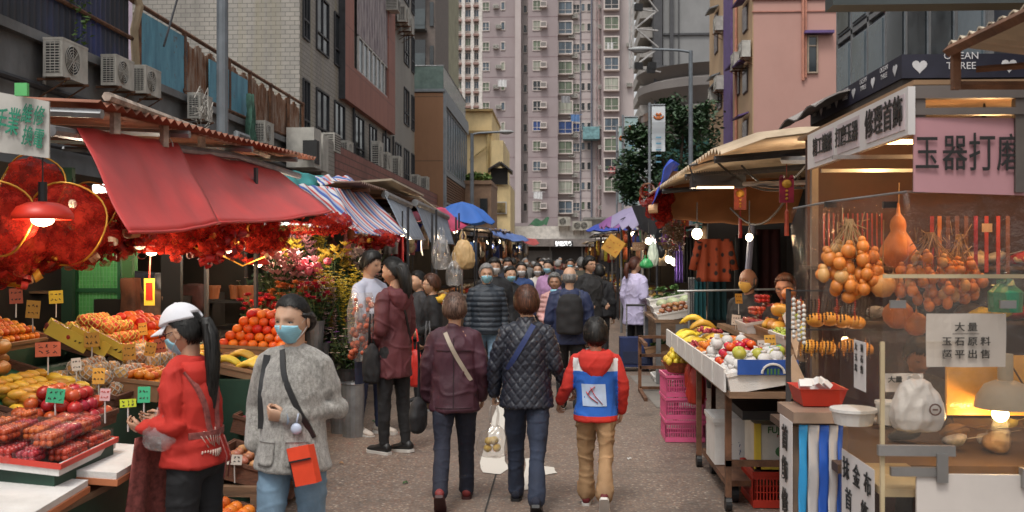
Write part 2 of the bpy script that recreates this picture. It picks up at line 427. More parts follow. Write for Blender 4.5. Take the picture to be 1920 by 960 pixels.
b=MB();corrug(b, XL-.03, 16.1, 26.7, 4.7, 5.72, .13, .03, top=lambda y:.06*sin(y*9)*(y>18));b.build('sheet', rustsheet, f2)
b=MB()
for y in (16.1, 18.1, 20.6, 22, 23.6, 25.2, 26.6):b.bb(XL+.03, XL+.09, y-.05, y+.05, 4.65, 5.85)
b.tube([(XL+.06, 16.1, 5.85), (XL+.06, 21, 5.82), (XL+.06, 26.7, 5.8)], .04, 6);b.tube([(XL+.06, 18, 4.75), (XL+.06, 26.7, 4.75)], .04, 6)
b.build('frame', rust, f2)
for y0, y1, z0, z1 in ((16.2, 18.2, 4.68, 5.75), (19.4, 21.8, 4.75, 5.6)):
	b=MB();b.bb(XL+.05, XL+.075, y0, y1, z0, z1);b.build('blue_panel', bsheet, f2)
b=MB();b.tube([(XL+.2, 16.8, 5.3), (XL+.35, 17.1, 6.3)], .02, 6);b.tube([(XL+.345, 17.09, 6.24), (XL+.37, 17.15, 6.42)], .035, 6);b.build('antenna_pole', steel_dark, label='thin dark antenna pole leaning over the blue fence sheet', cat='pole')
def leaves(b, c, r, n, size, droop=.3, rnd=random):
	for i in range(n):
		u=V((rnd.gauss(0, 1), rnd.gauss(0, 1), rnd.gauss(0, 1))).normalized()*(rnd.random()**.4)
		p=V(c)+V((u.x*r[0], u.y*r[1], u.z*r[2]));a=rnd.uniform(0, 6.28);e=rnd.uniform(-.9, .9);s_=size*rnd.uniform(.6, 1.3)
		R=Euler((e, rnd.uniform(-.8, .8), a)).to_matrix()
		b.add([p+R@V(q)*s_ for q in ((0, -.5, 0), (.28, 0, .06), (0, .6, -.06), (-.28, 0, .06))], [(0, 1, 2, 3)])
b=MB()
for k in range(26):
	z=6.5-k*.07;leaves(b, (XL+.15+.05*sin(k), 14.0+.12*sin(k*1.7), z), (.08, .22, .08), 7, .09)
b.build('climbing_plant', M('vine_leaf', (.10, .18, .04), .5, 0, .4, 8), label='light green climbing plant trailing over the dark terrace fence', cat='plant')
for i, (px, py, sc, lab) in enumerate([(125, 152, .88, 'boxy aged white air conditioner with a big fan guard, leftmost on the grey wall'), (222, 166, .78, 'white air conditioner second from the left on the grey wall'), (276, 180, .76, 'white air conditioner directly below the first blue fence sheet'), (376, 226, .8, 'air conditioner tangled in white wires left of the grey lamp pole'), (496, 271, .85, 'air conditioner with a round fan beside the green hanging cloth')]):
	p=RX(px, py, XL+.32);place_ac(p, lab, 0, 0, sc)
b=MB()
p0=RX(376, 200, XL+.55)
for k in range(22):
	a=V((random.uniform(-.1, .1), random.uniform(-.5, .3), random.uniform(-.35, .25)))
	b.tube([p0+a, p0+a+V((.05, .15, random.uniform(-.3, .3))), p0+a*.3+V((.1, random.uniform(-.4, .4), -.2))], .008, 4)
b.build('wire_bundle', M('white_cable', (.5, .47, .42)), label='bundle of tangled white cables over the air conditioner near the pole', cat='cable')
pg=RX(468, 265, XL+.25)
b=MB();b.sheet(pg+V((0, -.25, -.1)), pg+V((0, .3, -.15)), pg+V((0, .12, 1.0)), pg+V((0, .0, 1.05)), .01, 8, 8, lambda u, v_:V((.08*sin(u*14+v_*3), 0, 0)))
b.build('green_cloth', M('dull_green_cloth', (.06, .14, .10), .8, 0, .6, 5), label='crumpled dark green cloth hanging on the rusty fence', cat='cloth')
b=MB()
for (px, py, yy, hh) in ((570, 316, .75, 1.0), (586, 322, .6, .95)):
	p=RX(px, py, XL+.5);b.box((p.x, p.y, p.z+hh/2), (.7, yy, hh));
p=RX(566, 322, XL+.5);o=b.build('casing', ac_white, thing('ventilation_unit', 'pair of tall cream ventilation boxes at the corner of the tiled building', 'ventilation unit', (p.x, p.y, p.z)))
b=MB();b.box((p.x+.36, p.y+.1, p.z+.5), (.02, .45, .6));b.box((p.x+.3, p.y-.385, p.z+.5), (.35, .02, .5));b.build('grille', ac_dark, o.parent)
b=MB();p=RX(455, 255, XL+.4);b.tube([p+V((0, -.5, -.3)), p+V((0, -.4, 0)), p+V((0, .3, 0)), p+V((0, .5, -.1)), p+V((0, .5, -.5))], .07, 8)
b.build('grey_duct', M('grey_pvc', (.2, .21, .22), .5), label='bent grey plastic duct under the rusty fence', cat='pipe')
def street_lamp(x, y, h, arm, r, label, rz=0, tilt=0.02):
	t=thing('street_lamp', label, 'street lamp', (x, y, 0))
	b=MB();b.tube([(x, y, 0), (x, y, h)], [r, r*.8], 12);b.build('pole', M('painted_steel', (.16, .18, .20), .5, .2, .2, 4), t)
	if arm:
		b=MB();b.tube([(x, y, h-.05), (x+arm*.3, y, h+.02), (x+arm, y, h+.06)], r*.5, 8);b.build('arm', MATS['painted_steel'], t)
		s_=1 if arm>0 else -1
		b=MB();b.ball((x+arm+s_*.3, y, h+.06), (.42, .16, .09), 14, 8);b.build('lamp_head', M('lamp_housing', (.33, .34, .34), .5), t)
		b=MB();b.ball((x+arm+s_*.32, y, h+.0), (.28, .12, .07), 12, 6);b.build('lamp_glass', M('lamp_glass', (.4, .4, .38), .2), t)
	return t
p=P(417, 480, 13.5);street_lamp(p.x, p.y, 9.5, 0, .085, 'thick grey steel pole rising in front of the tiled building')
p=P(885, 250, 50);street_lamp(p.x, p.y, p.z, 1.4, .11, 'grey street lamp with its arm towards the street, before the yellow building')
p=P(1295, 95, 33);street_lamp(p.x, p.y, p.z, -1.35, .085, 'brown grey street lamp above the tree on the right')
# ================================================================ left: tiled building with red panels
tb=thing('tiled_building', 'grey tiled building with dark tall windows and a red panelled bay', 'building', (-11, 37, 0))
Y1=YX(562, XL);Y2=YX(777, XL)
b=MB();b.bb(-11.6, XL, Y1, Y2, 3.0, 18);b.bb(-11.7, XL-.4, Y1+.1, Y2, 0, 3.1);b.build('wall', wall_tile, tb)
redp=brickmat('red_panel', (.34, .135, .10), (.31, .12, .09), (.09, .04, .035), .9, 1.3, .012, .6, dirt=.45, off=0, bump=.1)
yb1, yb2=YX(647, XL+.2), YX(741, XL+.2)
b=MB()
b.bb(XL, XL+.2, yb1, yb2, 6.7, 7.95);b.bb(XL, XL+.2, yb1, YX(664, XL+.2), 7.95, 18);b.bb(XL, XL+.2, YX(729, XL+.2), yb2, 7.95, 18)
b.bb(XL, XL+.2, YX(664, XL), YX(729, XL), 12.2, 18);b.build('red_bay', redp, tb)
b=MB();b.bb(XL, XL+.21, yb1-.02, yb1+.0, 6.68, 18);b.build('bay_edge', steel_dark, tb)
scall=NT('streaked_translucent_panel');n_=scall.noise(scall.coord('Object', (1, 4, .5)), 3, 4, .6)
scall.l(scall.ramp(n_, [(.35, (.16, .13, .15)), (.6, (.36, .31, .31))]), scall.b.inputs['Base Color']);scall=scall.m
b=MB();corrug(b, XL+.1, YX(664, XL), YX(729, XL), 9.25, 12.2, .5, .05);b.build('streaked_panel', scall, tb)
def facade_window(y0, y1, z0, z1, x=XL, par=None, mull=(.5, ), tran=.32, gl=None, fr=None):
	f=MB();t=.05
	f.bb(x-.02, x+.05, y0, y0+t, z0, z1);f.bb(x-.02, x+.05, y1-t, y1, z0, z1)
	f.bb(x-.02, x+.05, y0+t, y1-t, z0, z0+t);f.bb(x-.02, x+.05, y0+t, y1-t, z1-t, z1)
	for q in mull:
		yy=y0+(y1-y0)*q;f.bb(x-.01, x+.04, yy-t/2, yy+t/2, z0+t, z1-t)
	if tran:zz=z0+(z1-z0)*tran;f.bb(x-.012, x+.045, y0+t, y1-t, zz-t/2, zz+t/2)
	o=f.build('window', fr or frame_dark, par)
	g=MB();g.bb(x-.06, x+.006, y0+t, y1-t, z0+t, z1-t);g.build('pane', gl or glass_dark, o)
	return o
for (a, c_) in ((567, 579), (592, 615), (626, 645), (664, 681), (692, 705), (717, 730), (741, 751), (757, 766), (771, 776)):
	y0, y1=YX(a, XL), YX(c_, XL);facade_window(y0, y1, 4.9, 6.55, XL, tb)
	if a<640 or a>741:
		for z0, z1 in ((7.65, 9.3), (10.4, 12.1), (13.2, 14.8)):facade_window(y0, y1, z0, z1, XL, tb)
n=8;ya, yb=YX(665, XL), YX(728, XL)
for k in range(n):facade_window(ya+(yb-ya)*k/n, ya+(yb-ya)*(k+1)/n, 7.98, 9.22, XL+.1, tb, (), 0, fr=frame_white, gl=glass_grey)
lowred=brickmat('dull_red_tile', (.29, .12, .10), (.26, .105, .085), (.1, .05, .045), .6, .22, .02, .7, dirt=.5, bump=.1)
XF=-6.3
b=MB();b.bb(XL, XF, YX(629, XF), YX(830, XF), 3.2, 4.85);b.build('parapet', lowred, tb)
b=MB();b.bb(XL-.4, XF-.02, YX(629, XF)-1.6, YX(629, XF)-.02, 3.0, 4.9);b.build('parapet_end', wall_tile, tb)
b=MB()
for px in (660, 720, 735):yy=YX(px, XL);b.tube([(XL+.06, yy, 4.9), (XL+.06, yy, 6.7)], .045, 6)
b.build('downpipe', steel_dark, tb)
for (px, py, k, sc, lab) in [(616, 286, 1, 1.3, 'grille fronted air conditioner on the tiled parapet end'), (650, 300, 0, .95, 'small air conditioner sitting under the third dark window'), (708, 325, 0, (1, 1, 1.9), 'tall double stacked air conditioner on the red parapet'), (724, 322, 0, (1, 1, 1.2), 'air conditioner leaning against the tall double unit'), (745, 335, 0, (1, 1, 1.5), 'square air conditioner with a dark fan on the red parapet'), (780, 355, 0, 1.1, 'air conditioner at the far end of the red parapet'), (797, 357, 0, 1.1, 'farthest open framed air conditioner on the red parapet')]:
	p=RX(px, py, XF-.25);place_ac((p.x, p.y, max(p.z, 4.62)), lab, k, 0, sc)
for (px, py, k, lab) in [(737, 22, 1, 'window air conditioner high on the tiled wall beside the red bay'), (757, 45, 0, 'air conditioner hung below the high one by the red bay'), (765, 62, 0, 'lowest of the three hung air conditioners high by the red bay')]:
	p=RX(px, py, XL+.35);place_ac(p, lab, k, 0, 1.2)
lb=thing('lilac_building', 'lilac and white building corner with a violet window above the dark fence', 'building', (-20, 34, 0))
b=MB();b.bb(XY(150, 34), XY(256, 34), 34, 38, 0, 16);b.build('wall', M('lilac_render', (.42, .34, .42), .8), lb)
b=MB();b.bb(XY(185, 33.9), XY(224, 33.9), 33.9, 33.99, 9.2, 14);b.build('violet_window', M('violet_pane', (.10, .03, .13), .3), lb)
b=MB();b.bb(XY(256, 34.5), XY(284, 34.5), 34.5, 38, 0, 16);b.build('glass_strip', M('green_grey_glass', (.17, .19, .17), .3), lb)
# ================================================================ brown building and what stands behind it
bb_=thing('brown_building', 'brown panelled building with a glass side and a roof terrace', 'building', (-7, 56, 0))
XB=-6.0;Yb=YX(831, XB)
brownp=brickmat('brown_panel', (.30, .15, .075), (.28, .14, .07), (.10, .055, .03), 3.0, 3.3, .02, .55, dirt=.3, off=0, bump=.15)
b=MB();b.bb(XB-2.4, XB, Yb, 64, 0, 10.1);b.build('wall', brownp, bb_)
b=MB();b.bb(XB, XB+.12, Yb, 64, 9.5, 10.15);b.bb(XB, XB+.1, Yb, 64, 5.9, 6.15);b.bb(XB, XB+.12, Yb, Yb+.5, 0, 9.5);b.bb(XB, XB+.1, Yb, 64, 4.4, 4.5)
b.bb(XB-2.4, XB+.1, Yb-.06, 64, 10.15, 10.3);b.build('trim', frame_grey, bb_)
for k in range(9):facade_window(Yb+.7+k*1.3, Yb+2.0+k*1.3, 6.2, 9.4, XB+.02, bb_, (), .0, gl=glass_grey, fr=frame_grey)
b=MB()
for k in range(9):b.bb(XB, XB+.08, Yb+.7, 64, 4.6+k*.14, 4.66+k*.14)
b.build('louvre', M('copper_louvre', (.22, .12, .07)), bb_)
for k in range(7):facade_window(Yb+.7+k*1.7, Yb+2.3+k*1.7, 2.0, 4.3, XB+.02, bb_, (), .6, gl=glass_grey, fr=frame_grey)
b=MB();b.bb(XB-2.2, XB-0.02, Yb+.1, Yb+.13, 10.3, 11.5);b.bb(XB-.03, XB, Yb+.1, 63, 10.3, 11.5);b.build('glass_balustrade', M('pale_green_glass', (.16, .22, .20), .15), bb_)
b=MB();b.tube([(XB-2.2, Yb+.1, 11.52), (XB, Yb+.1, 11.52), (XB, 63, 11.52)], .035, 6);b.build('handrail', steel, bb_)
da=thing('balcony_block', 'dark apartment block with stacked balconies above the brown building', 'building', (-9.5, 66, 0))
xa, xb_=XY(770, 66), XY(816, 66)
b=MB();b.bb(xa, xb_, 66, 74, 0, 26);b.build('wall', M('taupe_wall', (.16, .13, .115), .7), da)
for k in range(5):
	z=10.8+k*2.9
	b=MB();b.bb(xa, xa+1.1, 64.9, 66, z, z+.25);b.bb(xa, xa+1.12, 64.88, 64.95, z+.25, z+1.3);b.build('balcony', M('balcony_glass', (.07, .085, .09), .2), da)
	b=MB();b.bb(xa+.1, xa+1.0, 65.9, 65.99, z+.3, z+2.4);b.bb(xb_-.35, xb_-.1, 65.9, 65.99, z+.4, z+2.0);b.build('window', glass_dark, da)
b=MB();x0, x1=XY(812, 90), XY(839, 90);b.bb(x0, x1, 90, 100, 0, 30);b.build('olive_building', M('olive_wall', (.30, .29, .20), .8, vs=1), label='plain olive green building slice behind the dark balconies', cat='building')
yb=thing('yellow_building', 'faded yellow stepped building with drain pipes beside the mauve tower', 'building', (-5, 76, 0))
yel=M('faded_yellow', (.80, .62, .33), .8, 0, .12, 1, dirt=.3, dirtcol=(.25, .2, .12), ds=.8)
def XYb(px, y):return XY(px, y)
b=MB();z_=lambda y, Y:ZP(y, Y)
b.bb(XY(855, 76), XY(922, 76), 76, 86, 0, z_(208, 76));b.bb(XY(921, 75), XY(943, 75), 75.2, 85, 0, z_(262, 75));b.bb(XY(918, 73), XY(957, 73), 73, 80, 0, z_(347, 73))
b.build('wall', yel, yb)
b=MB();b.bb(XY(853, 75.6), XY(923, 75.6), 75.6, 76, z_(250, 76), z_(245, 76));b.bb(XY(853, 75.8), XY(924, 75.8), 75.7, 86.2, z_(208, 76), z_(204, 76));b.build('cornice', M('dark_yellow_trim', (.35, .24, .10)), yb)
b=MB();b.tube([(XY(915, 75.8), 75.8, 3), (XY(915, 75.8), 75.8, z_(250, 76))], .1, 6);b.tube([(XY(880, 75.8), 75.8, z_(300, 76)), (XY(912, 75.8), 75.8, z_(275, 76))], .06, 6);b.build('pipe', M('yellow_pipe', (.5, .38, .18)), yb)
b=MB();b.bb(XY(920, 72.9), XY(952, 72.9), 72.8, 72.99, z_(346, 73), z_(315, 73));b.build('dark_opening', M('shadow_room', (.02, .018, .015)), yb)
b=MB();b.sheet((XY(916, 72), 72, z_(318, 72)), (XY(938, 72), 72, z_(304, 72)), (XY(938, 75), 75, z_(304, 72)), (XY(916, 75), 75, z_(318, 72)), .1)
b.sheet((XY(938, 72), 72, z_(304, 72)), (XY(960, 72), 72, z_(322, 72)), (XY(960, 75), 75, z_(322, 72)), (XY(938, 75), 75, z_(304, 72)), .1);b.build('roof_canopy', steel_dark, yb)
for a, c_ in ((922, 930), (932, 948)):
	f=MB();x0, x1=XY(a, 72.9), XY(c_, 72.9);f.bb(x0-.08, x1+.08, 72.85, 72.98, z_(399, 73)-.08, z_(380, 73)+.08);f=f.build('window', frame_white, yb)
	g=MB();g.bb(x0, x1, 72.8, 72.97, z_(399, 73), z_(380, 73));g.build('pane', M('green_orange_pane', (.22, .16, .07), .3, 0, .8, 2), f)
pb=thing('planter_building', 'low tan building with green plants growing on its roof', 'building', (-5, 62, 0))
b=MB();b.bb(XY(868, 62), XY(921, 62), 62, 68, 0, z_(345, 62));b.bb(XY(867, 62), XY(922, 62), 61.9, 68, z_(345, 62), z_(338, 62));b.build('wall', M('tan_render', (.27, .17, .11), .8), pb)
b=MB();b.bb(XY(900, 61.9), XY(914, 61.9), 61.85, 61.99, z_(412, 62), z_(372, 62));b.build('window', glass_dark, pb)
b=MB();leaves(b, (XY(896, 63), 63.2, z_(330, 62)), (.9, .5, .35), 260, .35);b.build('roof_plants', M('bright_leaf', (.12, .20, .04), .6, 0, .4, 3), label='bright green bushy plants on the roof of the low tan building', cat='plant')
# ================================================================ podium at the end of the street
pod=thing('podium_building', 'low white podium across the end of the street with shops beneath', 'building', (0, 84, 0))
b=MB();b.bb(XY(930, 84), XY(1240, 84), 84, 100, ZP(449, 84), ZP(424, 84));b.build('white_wall', M('podium_white', (.78, .75, .71), .8, dirt=.2), pod)
b=MB();b.bb(XY(930, 84), XY(1240, 84), 83.5, 84.0, ZP(462, 84), ZP(448, 84));b.build('fascia', M('grey_fascia', (.26, .23, .22), .7), pod)
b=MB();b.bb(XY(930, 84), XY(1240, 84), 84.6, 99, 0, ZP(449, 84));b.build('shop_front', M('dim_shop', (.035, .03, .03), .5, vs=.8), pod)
b=MB()
for px in (985, 1030, 1090, 1140):b.bb(XY(px, 84), XY(px+3, 84), 84, 84.5, 0, ZP(462, 84))
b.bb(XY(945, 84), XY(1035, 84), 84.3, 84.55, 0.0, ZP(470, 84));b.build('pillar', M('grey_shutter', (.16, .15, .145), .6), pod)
b=MB();x0, x1=XY(1040, 83.4), XY(1074, 83.4);b.bb(x0, x1, 83.3, 83.48, ZP(463, 83.4), ZP(452, 83.4));sg=b.build('shop_sign', ink, label='small black shop sign with glowing white characters at the end of the street', cat='sign')
put_text('lettering', '財記茶餐', .42, M('sign_white_glow', (1, 1, 1), emit=1.6), ((x0+x1)/2, 83.28, ZP(457.5, 83.4)), (1, 0, 0), (0, 0, 1), sg, .012, .85)
for (px, lab) in ((1058, 'air conditioner on the white podium roof above the glowing sign'), (1085, 'air conditioner on the right of the white podium wall'), (1098, 'rightmost round fan air conditioner on the white podium wall')):
	place_ac((XY(px, 83.5), 83.6, ZP(432 if px>1060 else 424, 84)), lab, 0, -pi/2, 1.3)
b=MB();b.sheet((XY(990, 84), 84.2, ZP(424, 84)), (XY(1025, 84), 84.2, ZP(424, 84)), (XY(1030, 86), 86, ZP(408, 84)), (XY(1000, 86), 86, ZP(412, 84)), .03, 8, 4, lambda u, v_:V((0, 0, .15*sin(u*9))))
b.build('green_netting', M('green_net', (.04, .12, .06), .9, 0, .5, 4), label='dark green netting heaped on the white podium roof', cat='netting')
b=MB();b.bb(XY(1100, 86), XY(1200, 86), 86, 95, ZP(424, 84), ZP(410, 84));b.bb(XY(1095, 85), XY(1205, 85), 85.5, 95.5, ZP(410, 84), ZP(406, 84));b.build('roof_shed', M('grey_roofing', (.22, .21, .20), .7), label='long grey roofed shed on the podium beneath the tower', cat='shed')
# ================================================================ mauve tower
YT=139.0
tw=thing('mauve_tower', 'very tall mauve apartment tower with white framed bay windows filling the street end', 'tower', (0, YT, 0))
mauve=M('mauve_tile', (.315, .262, .265), .75, 0, .07, .4, dirt=.22, dirtcol=(.25, .17, .17), ds=.25)
mauve2=M('pale_pink_tile', (.46, .40, .39), .75, 0, .07, .4, dirt=.2, dirtcol=(.3, .22, .2), ds=.3)
txa=lambda px, Y=YT:XY(px, Y)
H=62
b=MB();b.bb(txa(905), txa(966), YT, YT+14, 0, H);b.bb(txa(990), txa(1046), YT, YT+14, 0, H);b.bb(txa(1128, YT), txa(1163, YT), YT, YT+12, 0, H);b.build('wall', mauve, tw)
b=MB();b.bb(txa(966), txa(977), YT-.5, YT+14, 0, H);b.bb(txa(977), txa(990), YT+2, YT+14, 0, H);b.bb(txa(1046), txa(1128), YT+2.2, YT+14, 0, H);b.bb(txa(1163), txa(1190), YT+1, YT+14, 0, H)
b.build('pale_wall', mauve2, tw)
def flatwin(w, h, nv=2, tran=None, dep=.12, box=0, gi=0):
	"""window facing -Y, local, as (frame mesh, glass mesh)"""
	f=MB();t=.09 if not box else.16
	d0=-dep-box
	f.bb(-w/2, -w/2+t, d0, 0.02, 0, h);f.bb(w/2-t, w/2, d0, 0.02, 0, h);f.bb(-w/2+t, w/2-t, d0, .02, 0, t);f.bb(-w/2+t, w/2-t, d0, .02, h-t, h)
	gy=d0+.1
	for k in range(1, nv):x=-w/2+w*k/nv;f.bb(x-.03, x+.03, gy-.05, gy+.04, t, h-t)
	if tran:f.bb(-w/2+t, w/2-t, gy-.05, gy+.04, h*tran-.03, h*tran+.03)
	g=MB();g.bb(-w/2+t, w/2-t, gy, gy+.05, t, h-t)
	if box:g.bb(-w/2+t, w/2-t, gy+.05, .01, h-t-.02, h-t-.01)
	return f.mesh('window', [frame_pk]), [g.mesh('pane', [m_]) for m_ in panes]
frame_pk=M('cream_frame', (.60, .53, .49), .7, 0, .1, 1)
panes=[M('pane_dark', (.035, .04, .045), .2, 0, .5, .5), M('pane_curtain', (.33, .34, .28), .4, 0, .4, .8, stretch=(4, 1, .3)), M('pane_greyblue', (.10, .13, .16), .2, 0, .5, .6, stretch=(3, 1, .5)), M('pane_green', (.13, .16, .11), .3, 0, .4, .6, stretch=(3, 1, .5)), M('pane_blue', (.03, .07, .22), .3)]
def row_z(k):return ZP(49+37.7*k, YT)
kinds={'bay':flatwin(2.15, 1.95, 2, .35, .1, .9), 'mid':flatwin(1.25, 1.45, 2, .35), 'small':flatwin(.62, 1.2, 1), 'side':flatwin(1.05, 1.3, 2, .4), 'ac':None}
def put_win(kind, x, y, z, par, pane):
	fm, gs=kinds[kind];o=link('window', fm, par, loc=V((x, y, z))-wloc(par));link('pane', gs[pane], o);return o
rows=range(-2, 11)
acb=MB();acb.bb(-.45, .45, -.7, 0, 0, .75);acb.bb(-.52, .52, -.75, 0, -.08, 0);acb=acb.mesh('ac_box', [frame_pk])
acg=MB();acg.bb(-.36, .36, -.71, -.7, .1, .65);acg=acg.mesh('ac_grille', [M('ac_grille_grey', (.2, .18, .17))])  # grille panel in a darker grey than the box
rs=random.Random(3)
for k in rows:
	z=row_z(k)
	pk=lambda:rs.choice((0, 1, 1, 2, 2, 3, 3))
	put_win('small', txa(943), YT, z-.5, tw, pk());put_win('small', txa(984), YT+2, z-.5, tw, 0)
	if k<9.5:
		put_win('mid', txa(1007), YT, z-.6, tw, 4 if k==5 else pk())
		put_win('bay', txa(1060), YT+.6+1.6, z-.9, tw, 4 if k==5 else pk());put_win('side', txa(1081), YT+2.2, z-.5, tw, 4 if k==5 else pk())
		put_win('small', txa(1094), YT+2.2, z-.3, tw, pk());put_win('small', txa(1105), YT+2.2, z-.3, tw, 0)
		if k!=9:put_win('bay', txa(1146), YT, z-.8, tw, pk())
		o=link('ac_box', acb, tw, loc=V((txa(1019), YT, z-.2))-wloc(tw));link('grille', acg, o)
	if k>-2:
		place_ac((txa(930 if k%2 else 935, YT), YT-.3, z-.3), 'small air conditioner on the mauve tower wall left of the narrow windows', 1, -pi/2, 1.3, 'air conditioners down the left side of the mauve tower')
		place_ac((txa(1072+6*(k%2), YT), YT+1.8, z-1.3), 'small air conditioner between the bay windows of the mauve tower', 1, -pi/2, 1.4, 'air conditioners between the bays of the mauve tower')
		place_ac((txa(1127, YT), YT+.5, z-.3), 'small air conditioner left of the right hand bay windows of the tower', 1, -pi/2, 1.3, 'air conditioners by the right hand bay of the mauve tower')
		put_win('side', txa(911), YT, z-.6, tw, pk())
b=MB();b.tube([(txa(1110), YT+1.9, 0), (txa(1110), YT+1.9, H)], .12, 6);b.tube([(txa(1089), YT+2, 0), (txa(1089), YT+2, H)], .08, 6)
b.build('dark_pipe', M('pipe_grey', (.14, .15, .19)), tw)
b=MB()
for k in range(18):
	z=4+k*2.8;x=txa(1119);b.tube([(x, YT+1.9, z), (x, YT+1.9, z+1.9), (x+.5, YT+1.9, z+2.2), (x+.5, YT+1.9, z+2.8)], .09, 5)
b.tube([(txa(1124), YT+1.9, 0), (txa(1124), YT+1.9, H)], .1, 5);b.build('pink_pipe', M('pink_pipe', (.45, .33, .32)), tw)
for k in range(0, 13):
	z=row_z(k-2)+1.55
b=MB()
for k in rows:z=row_z(k)+1.35;b.bb(txa(990), txa(1046), YT-.03, YT, z, z+.05);b.bb(txa(905), txa(966), YT-.03, YT, z, z+.05);b.bb(txa(1046), txa(1128), YT+2.17, YT+2.2, z, z+.05)
b.build('floor_line', M('mauve_line', (.27, .18, .19)), tw)
for k in (1, 3, 6):place_ac((txa(1181), YT+.7, row_z(k)), 'small air conditioner at the right edge of the mauve tower', 1, -pi/2, 1.3, 'air conditioners at the right edge of the mauve tower')
b=MB();x0, x1=txa(1093), txa(1124);b.bb(x0, x1, YT-.2, YT+2, ZP(261, YT), ZP(238, YT));b.build('mesh_platform', M('blue_green_mesh', (.16, .30, .32), .8, 0, .5, 2), label='blue green netted work platform hung halfway up the tower', cat='platform')
b=MB();b.bb(txa(955, 112), txa(1190, 112), 112, 130, 0, ZP(418, 112));b.build('tower_base_block', mauve, label='low mauve block at the foot of the tower behind the podium', cat='building')
YW=194.0
wt=thing('white_tower', 'pale cream apartment tower with rows of red ledged air conditioners, behind the mauve tower', 'tower', (XY(870, YW), YW, 0))
b=MB();b.bb(XY(820, YW), XY(906, YW), YW, YW+15, 0, 75);b.build('wall', M('cream_tile', (.58, .53, .48), .8, vs=.5), wt)
b=MB()
for px in (852, 869, 886, 901):b.bb(XY(px, YW)-.35, XY(px, YW)+.35, YW-.5, YW, 0, 75)
b.build('pier', M('white_tile', (.66, .62, .58), .8), wt)
kinds['wt']=flatwin(1.3, 1.5, 2, None)
lg=MB();lg.bb(-.55, .55, -.8, 0, 0, .42);lg=lg.mesh('ledge', [M('red_ledge', (.30, .19, .165), .8)])
for c_ in (845, 861, 878, 893):
	for k in range(16):
		y=20+27*(k-1);z=ZP(y, YW)
		if z<6 or y>300:continue
		o=put_win('wt', XY(c_, YW), YW, z-1.1, wt, rs.choice((2, 2, 0, 3)));link('ledge', lg, wt, loc=V((XY(c_, YW), YW, z+.75))-wloc(wt))
# ================================================================ right: curved mall, tower slab, scaffold
ml=thing('curved_mall', 'grey curved terraced mall building with flared storeys and a tall concrete slab', 'building', (16, 78, 0))
cx_, cy_=XY(1345, 78), 78
def band(b, r0, r1, z0, z1, m=None):
	n=40;rs_=[]
	for r, z in ((r0, z0), (r1, z1)):rs_.append([V((cx_+cos(a)*r, cy_+sin(a)*r, z)) for a in [pi*.75+i*pi*1.0/n for i in range(n+1)]])
	vs=rs_[0]+rs_[1];b.add(vs, [(i, i+1, n+2+i, n+1+i) for i in range(n)], m)
rb=(1345-1188)/F*70
b=MB();b.cur=0
zt=lambda y:ZP(y, 72)
R0=rb*.84
band(b, R0, R0, 0, zt(250));band(b, R0, R0+.9, zt(250), zt(215));band(b, R0+.9, R0+.9, zt(215), zt(196));band(b, R0+.9, R0+.2, zt(196), zt(190))
band(b, R0+.2, R0+1.2, zt(190), zt(160));band(b, R0+1.2, R0+1.2, zt(160), zt(145));band(b, R0+1.2, R0+.5, zt(145), zt(138));band(b, R0+.5, R0+1.3, zt(138), zt(118));band(b, R0+1.3, 0, zt(118), zt(116))
o=b.build('curved_wall', M('mall_grey', (.20, .18, .17), .7, 0, .2, .3), ml);
b=MB();band(b, R0+.02, R0+.05, zt(245), zt(225));band(b, R0+.96, R0+.96, zt(214), zt(198));b.build('curved_glass', M('brown_glass', (.17, .10, .07), .3), ml)
b=MB();band(b, R0+.06, R0+.06, 3, zt(255));b.build('green_glass', M('teal_glass', (.03, .10, .09), .15), ml)
slab=M('slab_concrete', (.27, .27, .27), .8, 0, .12, .5, dirt=.3, dirtcol=(.14, .14, .14), ds=.3)
b=MB();b.bb(XY(1243, 76), XY(1345, 76), 76, 84, 10, 34);b.build('slab_wall', slab, ml)
b=MB();b.bb(XY(1228, 75), XY(1243, 75), 75.5, 84, 10, 34);b.bb(XY(1258, 75), XY(1265, 75), 75.7, 76, 14, 34);b.bb(XY(1244, 75.9), XY(1345, 75.9), 75.85, 76, zt(46), zt(42));b.bb(XY(1272, 75.9), XY(1273.5, 75.9), 75.85, 76, 14, 34)
b.bb(XY(1230, 75), XY(1345, 75), 75.3, 75.9, zt(118), zt(108));b.build('dark_rib', M('slab_dark', (.07, .07, .075), .7), ml)
b=MB()
for k in range(14):z=11+k*1.5;b.bb(XY(1200, 77), XY(1230, 77), 77, 84, z, z+.8)
b.build('balcony_stack', M('pale_balcony', (.33, .31, .29), .8), ml)
sc_=thing('scaffold_frame', 'white steel truss scaffold frame hung beside the curved mall', 'scaffold', (XY(1190, 66), 66, 10))
b=MB();Z=lambda y:ZP(y, 66);X=lambda p:XY(p, 66)
for px in (1181, 1187):b.tube([(X(px), 66, Z(130)), (X(px), 66, Z(-30))], .08, 5)
for k in range(10):b.tube([(X(1181), 66, Z(130-k*16)), (X(1187), 66, Z(122-k*16))], .05, 4)
for (a, c_) in (((1187, 18), (1232, 20)), ((1187, 55), (1235, 56)), ((1187, 90), (1240, 92)), ((1187, 128), (1240, 134)), ((1187, 58), (1232, 20)), ((1187, 128), (1232, 92)), ((1187, 50), (1236, 88)), ((1200, -20), (1235, 20))):b.tube([(X(a[0]), 66, Z(a[1])), (X(c_[0]), 66.5, Z(c_[1]))], .06, 5)
b.build('truss', M('white_truss', (.42, .41, .40), .6), sc_)
for px, py in ((1197, 126), (1222, 126), (1197, 17), (1220, 133)):MB().box((X(px), 65.8, Z(py)), (.5, .3, .45), rz=.3).build('floodlight', black, sc_)
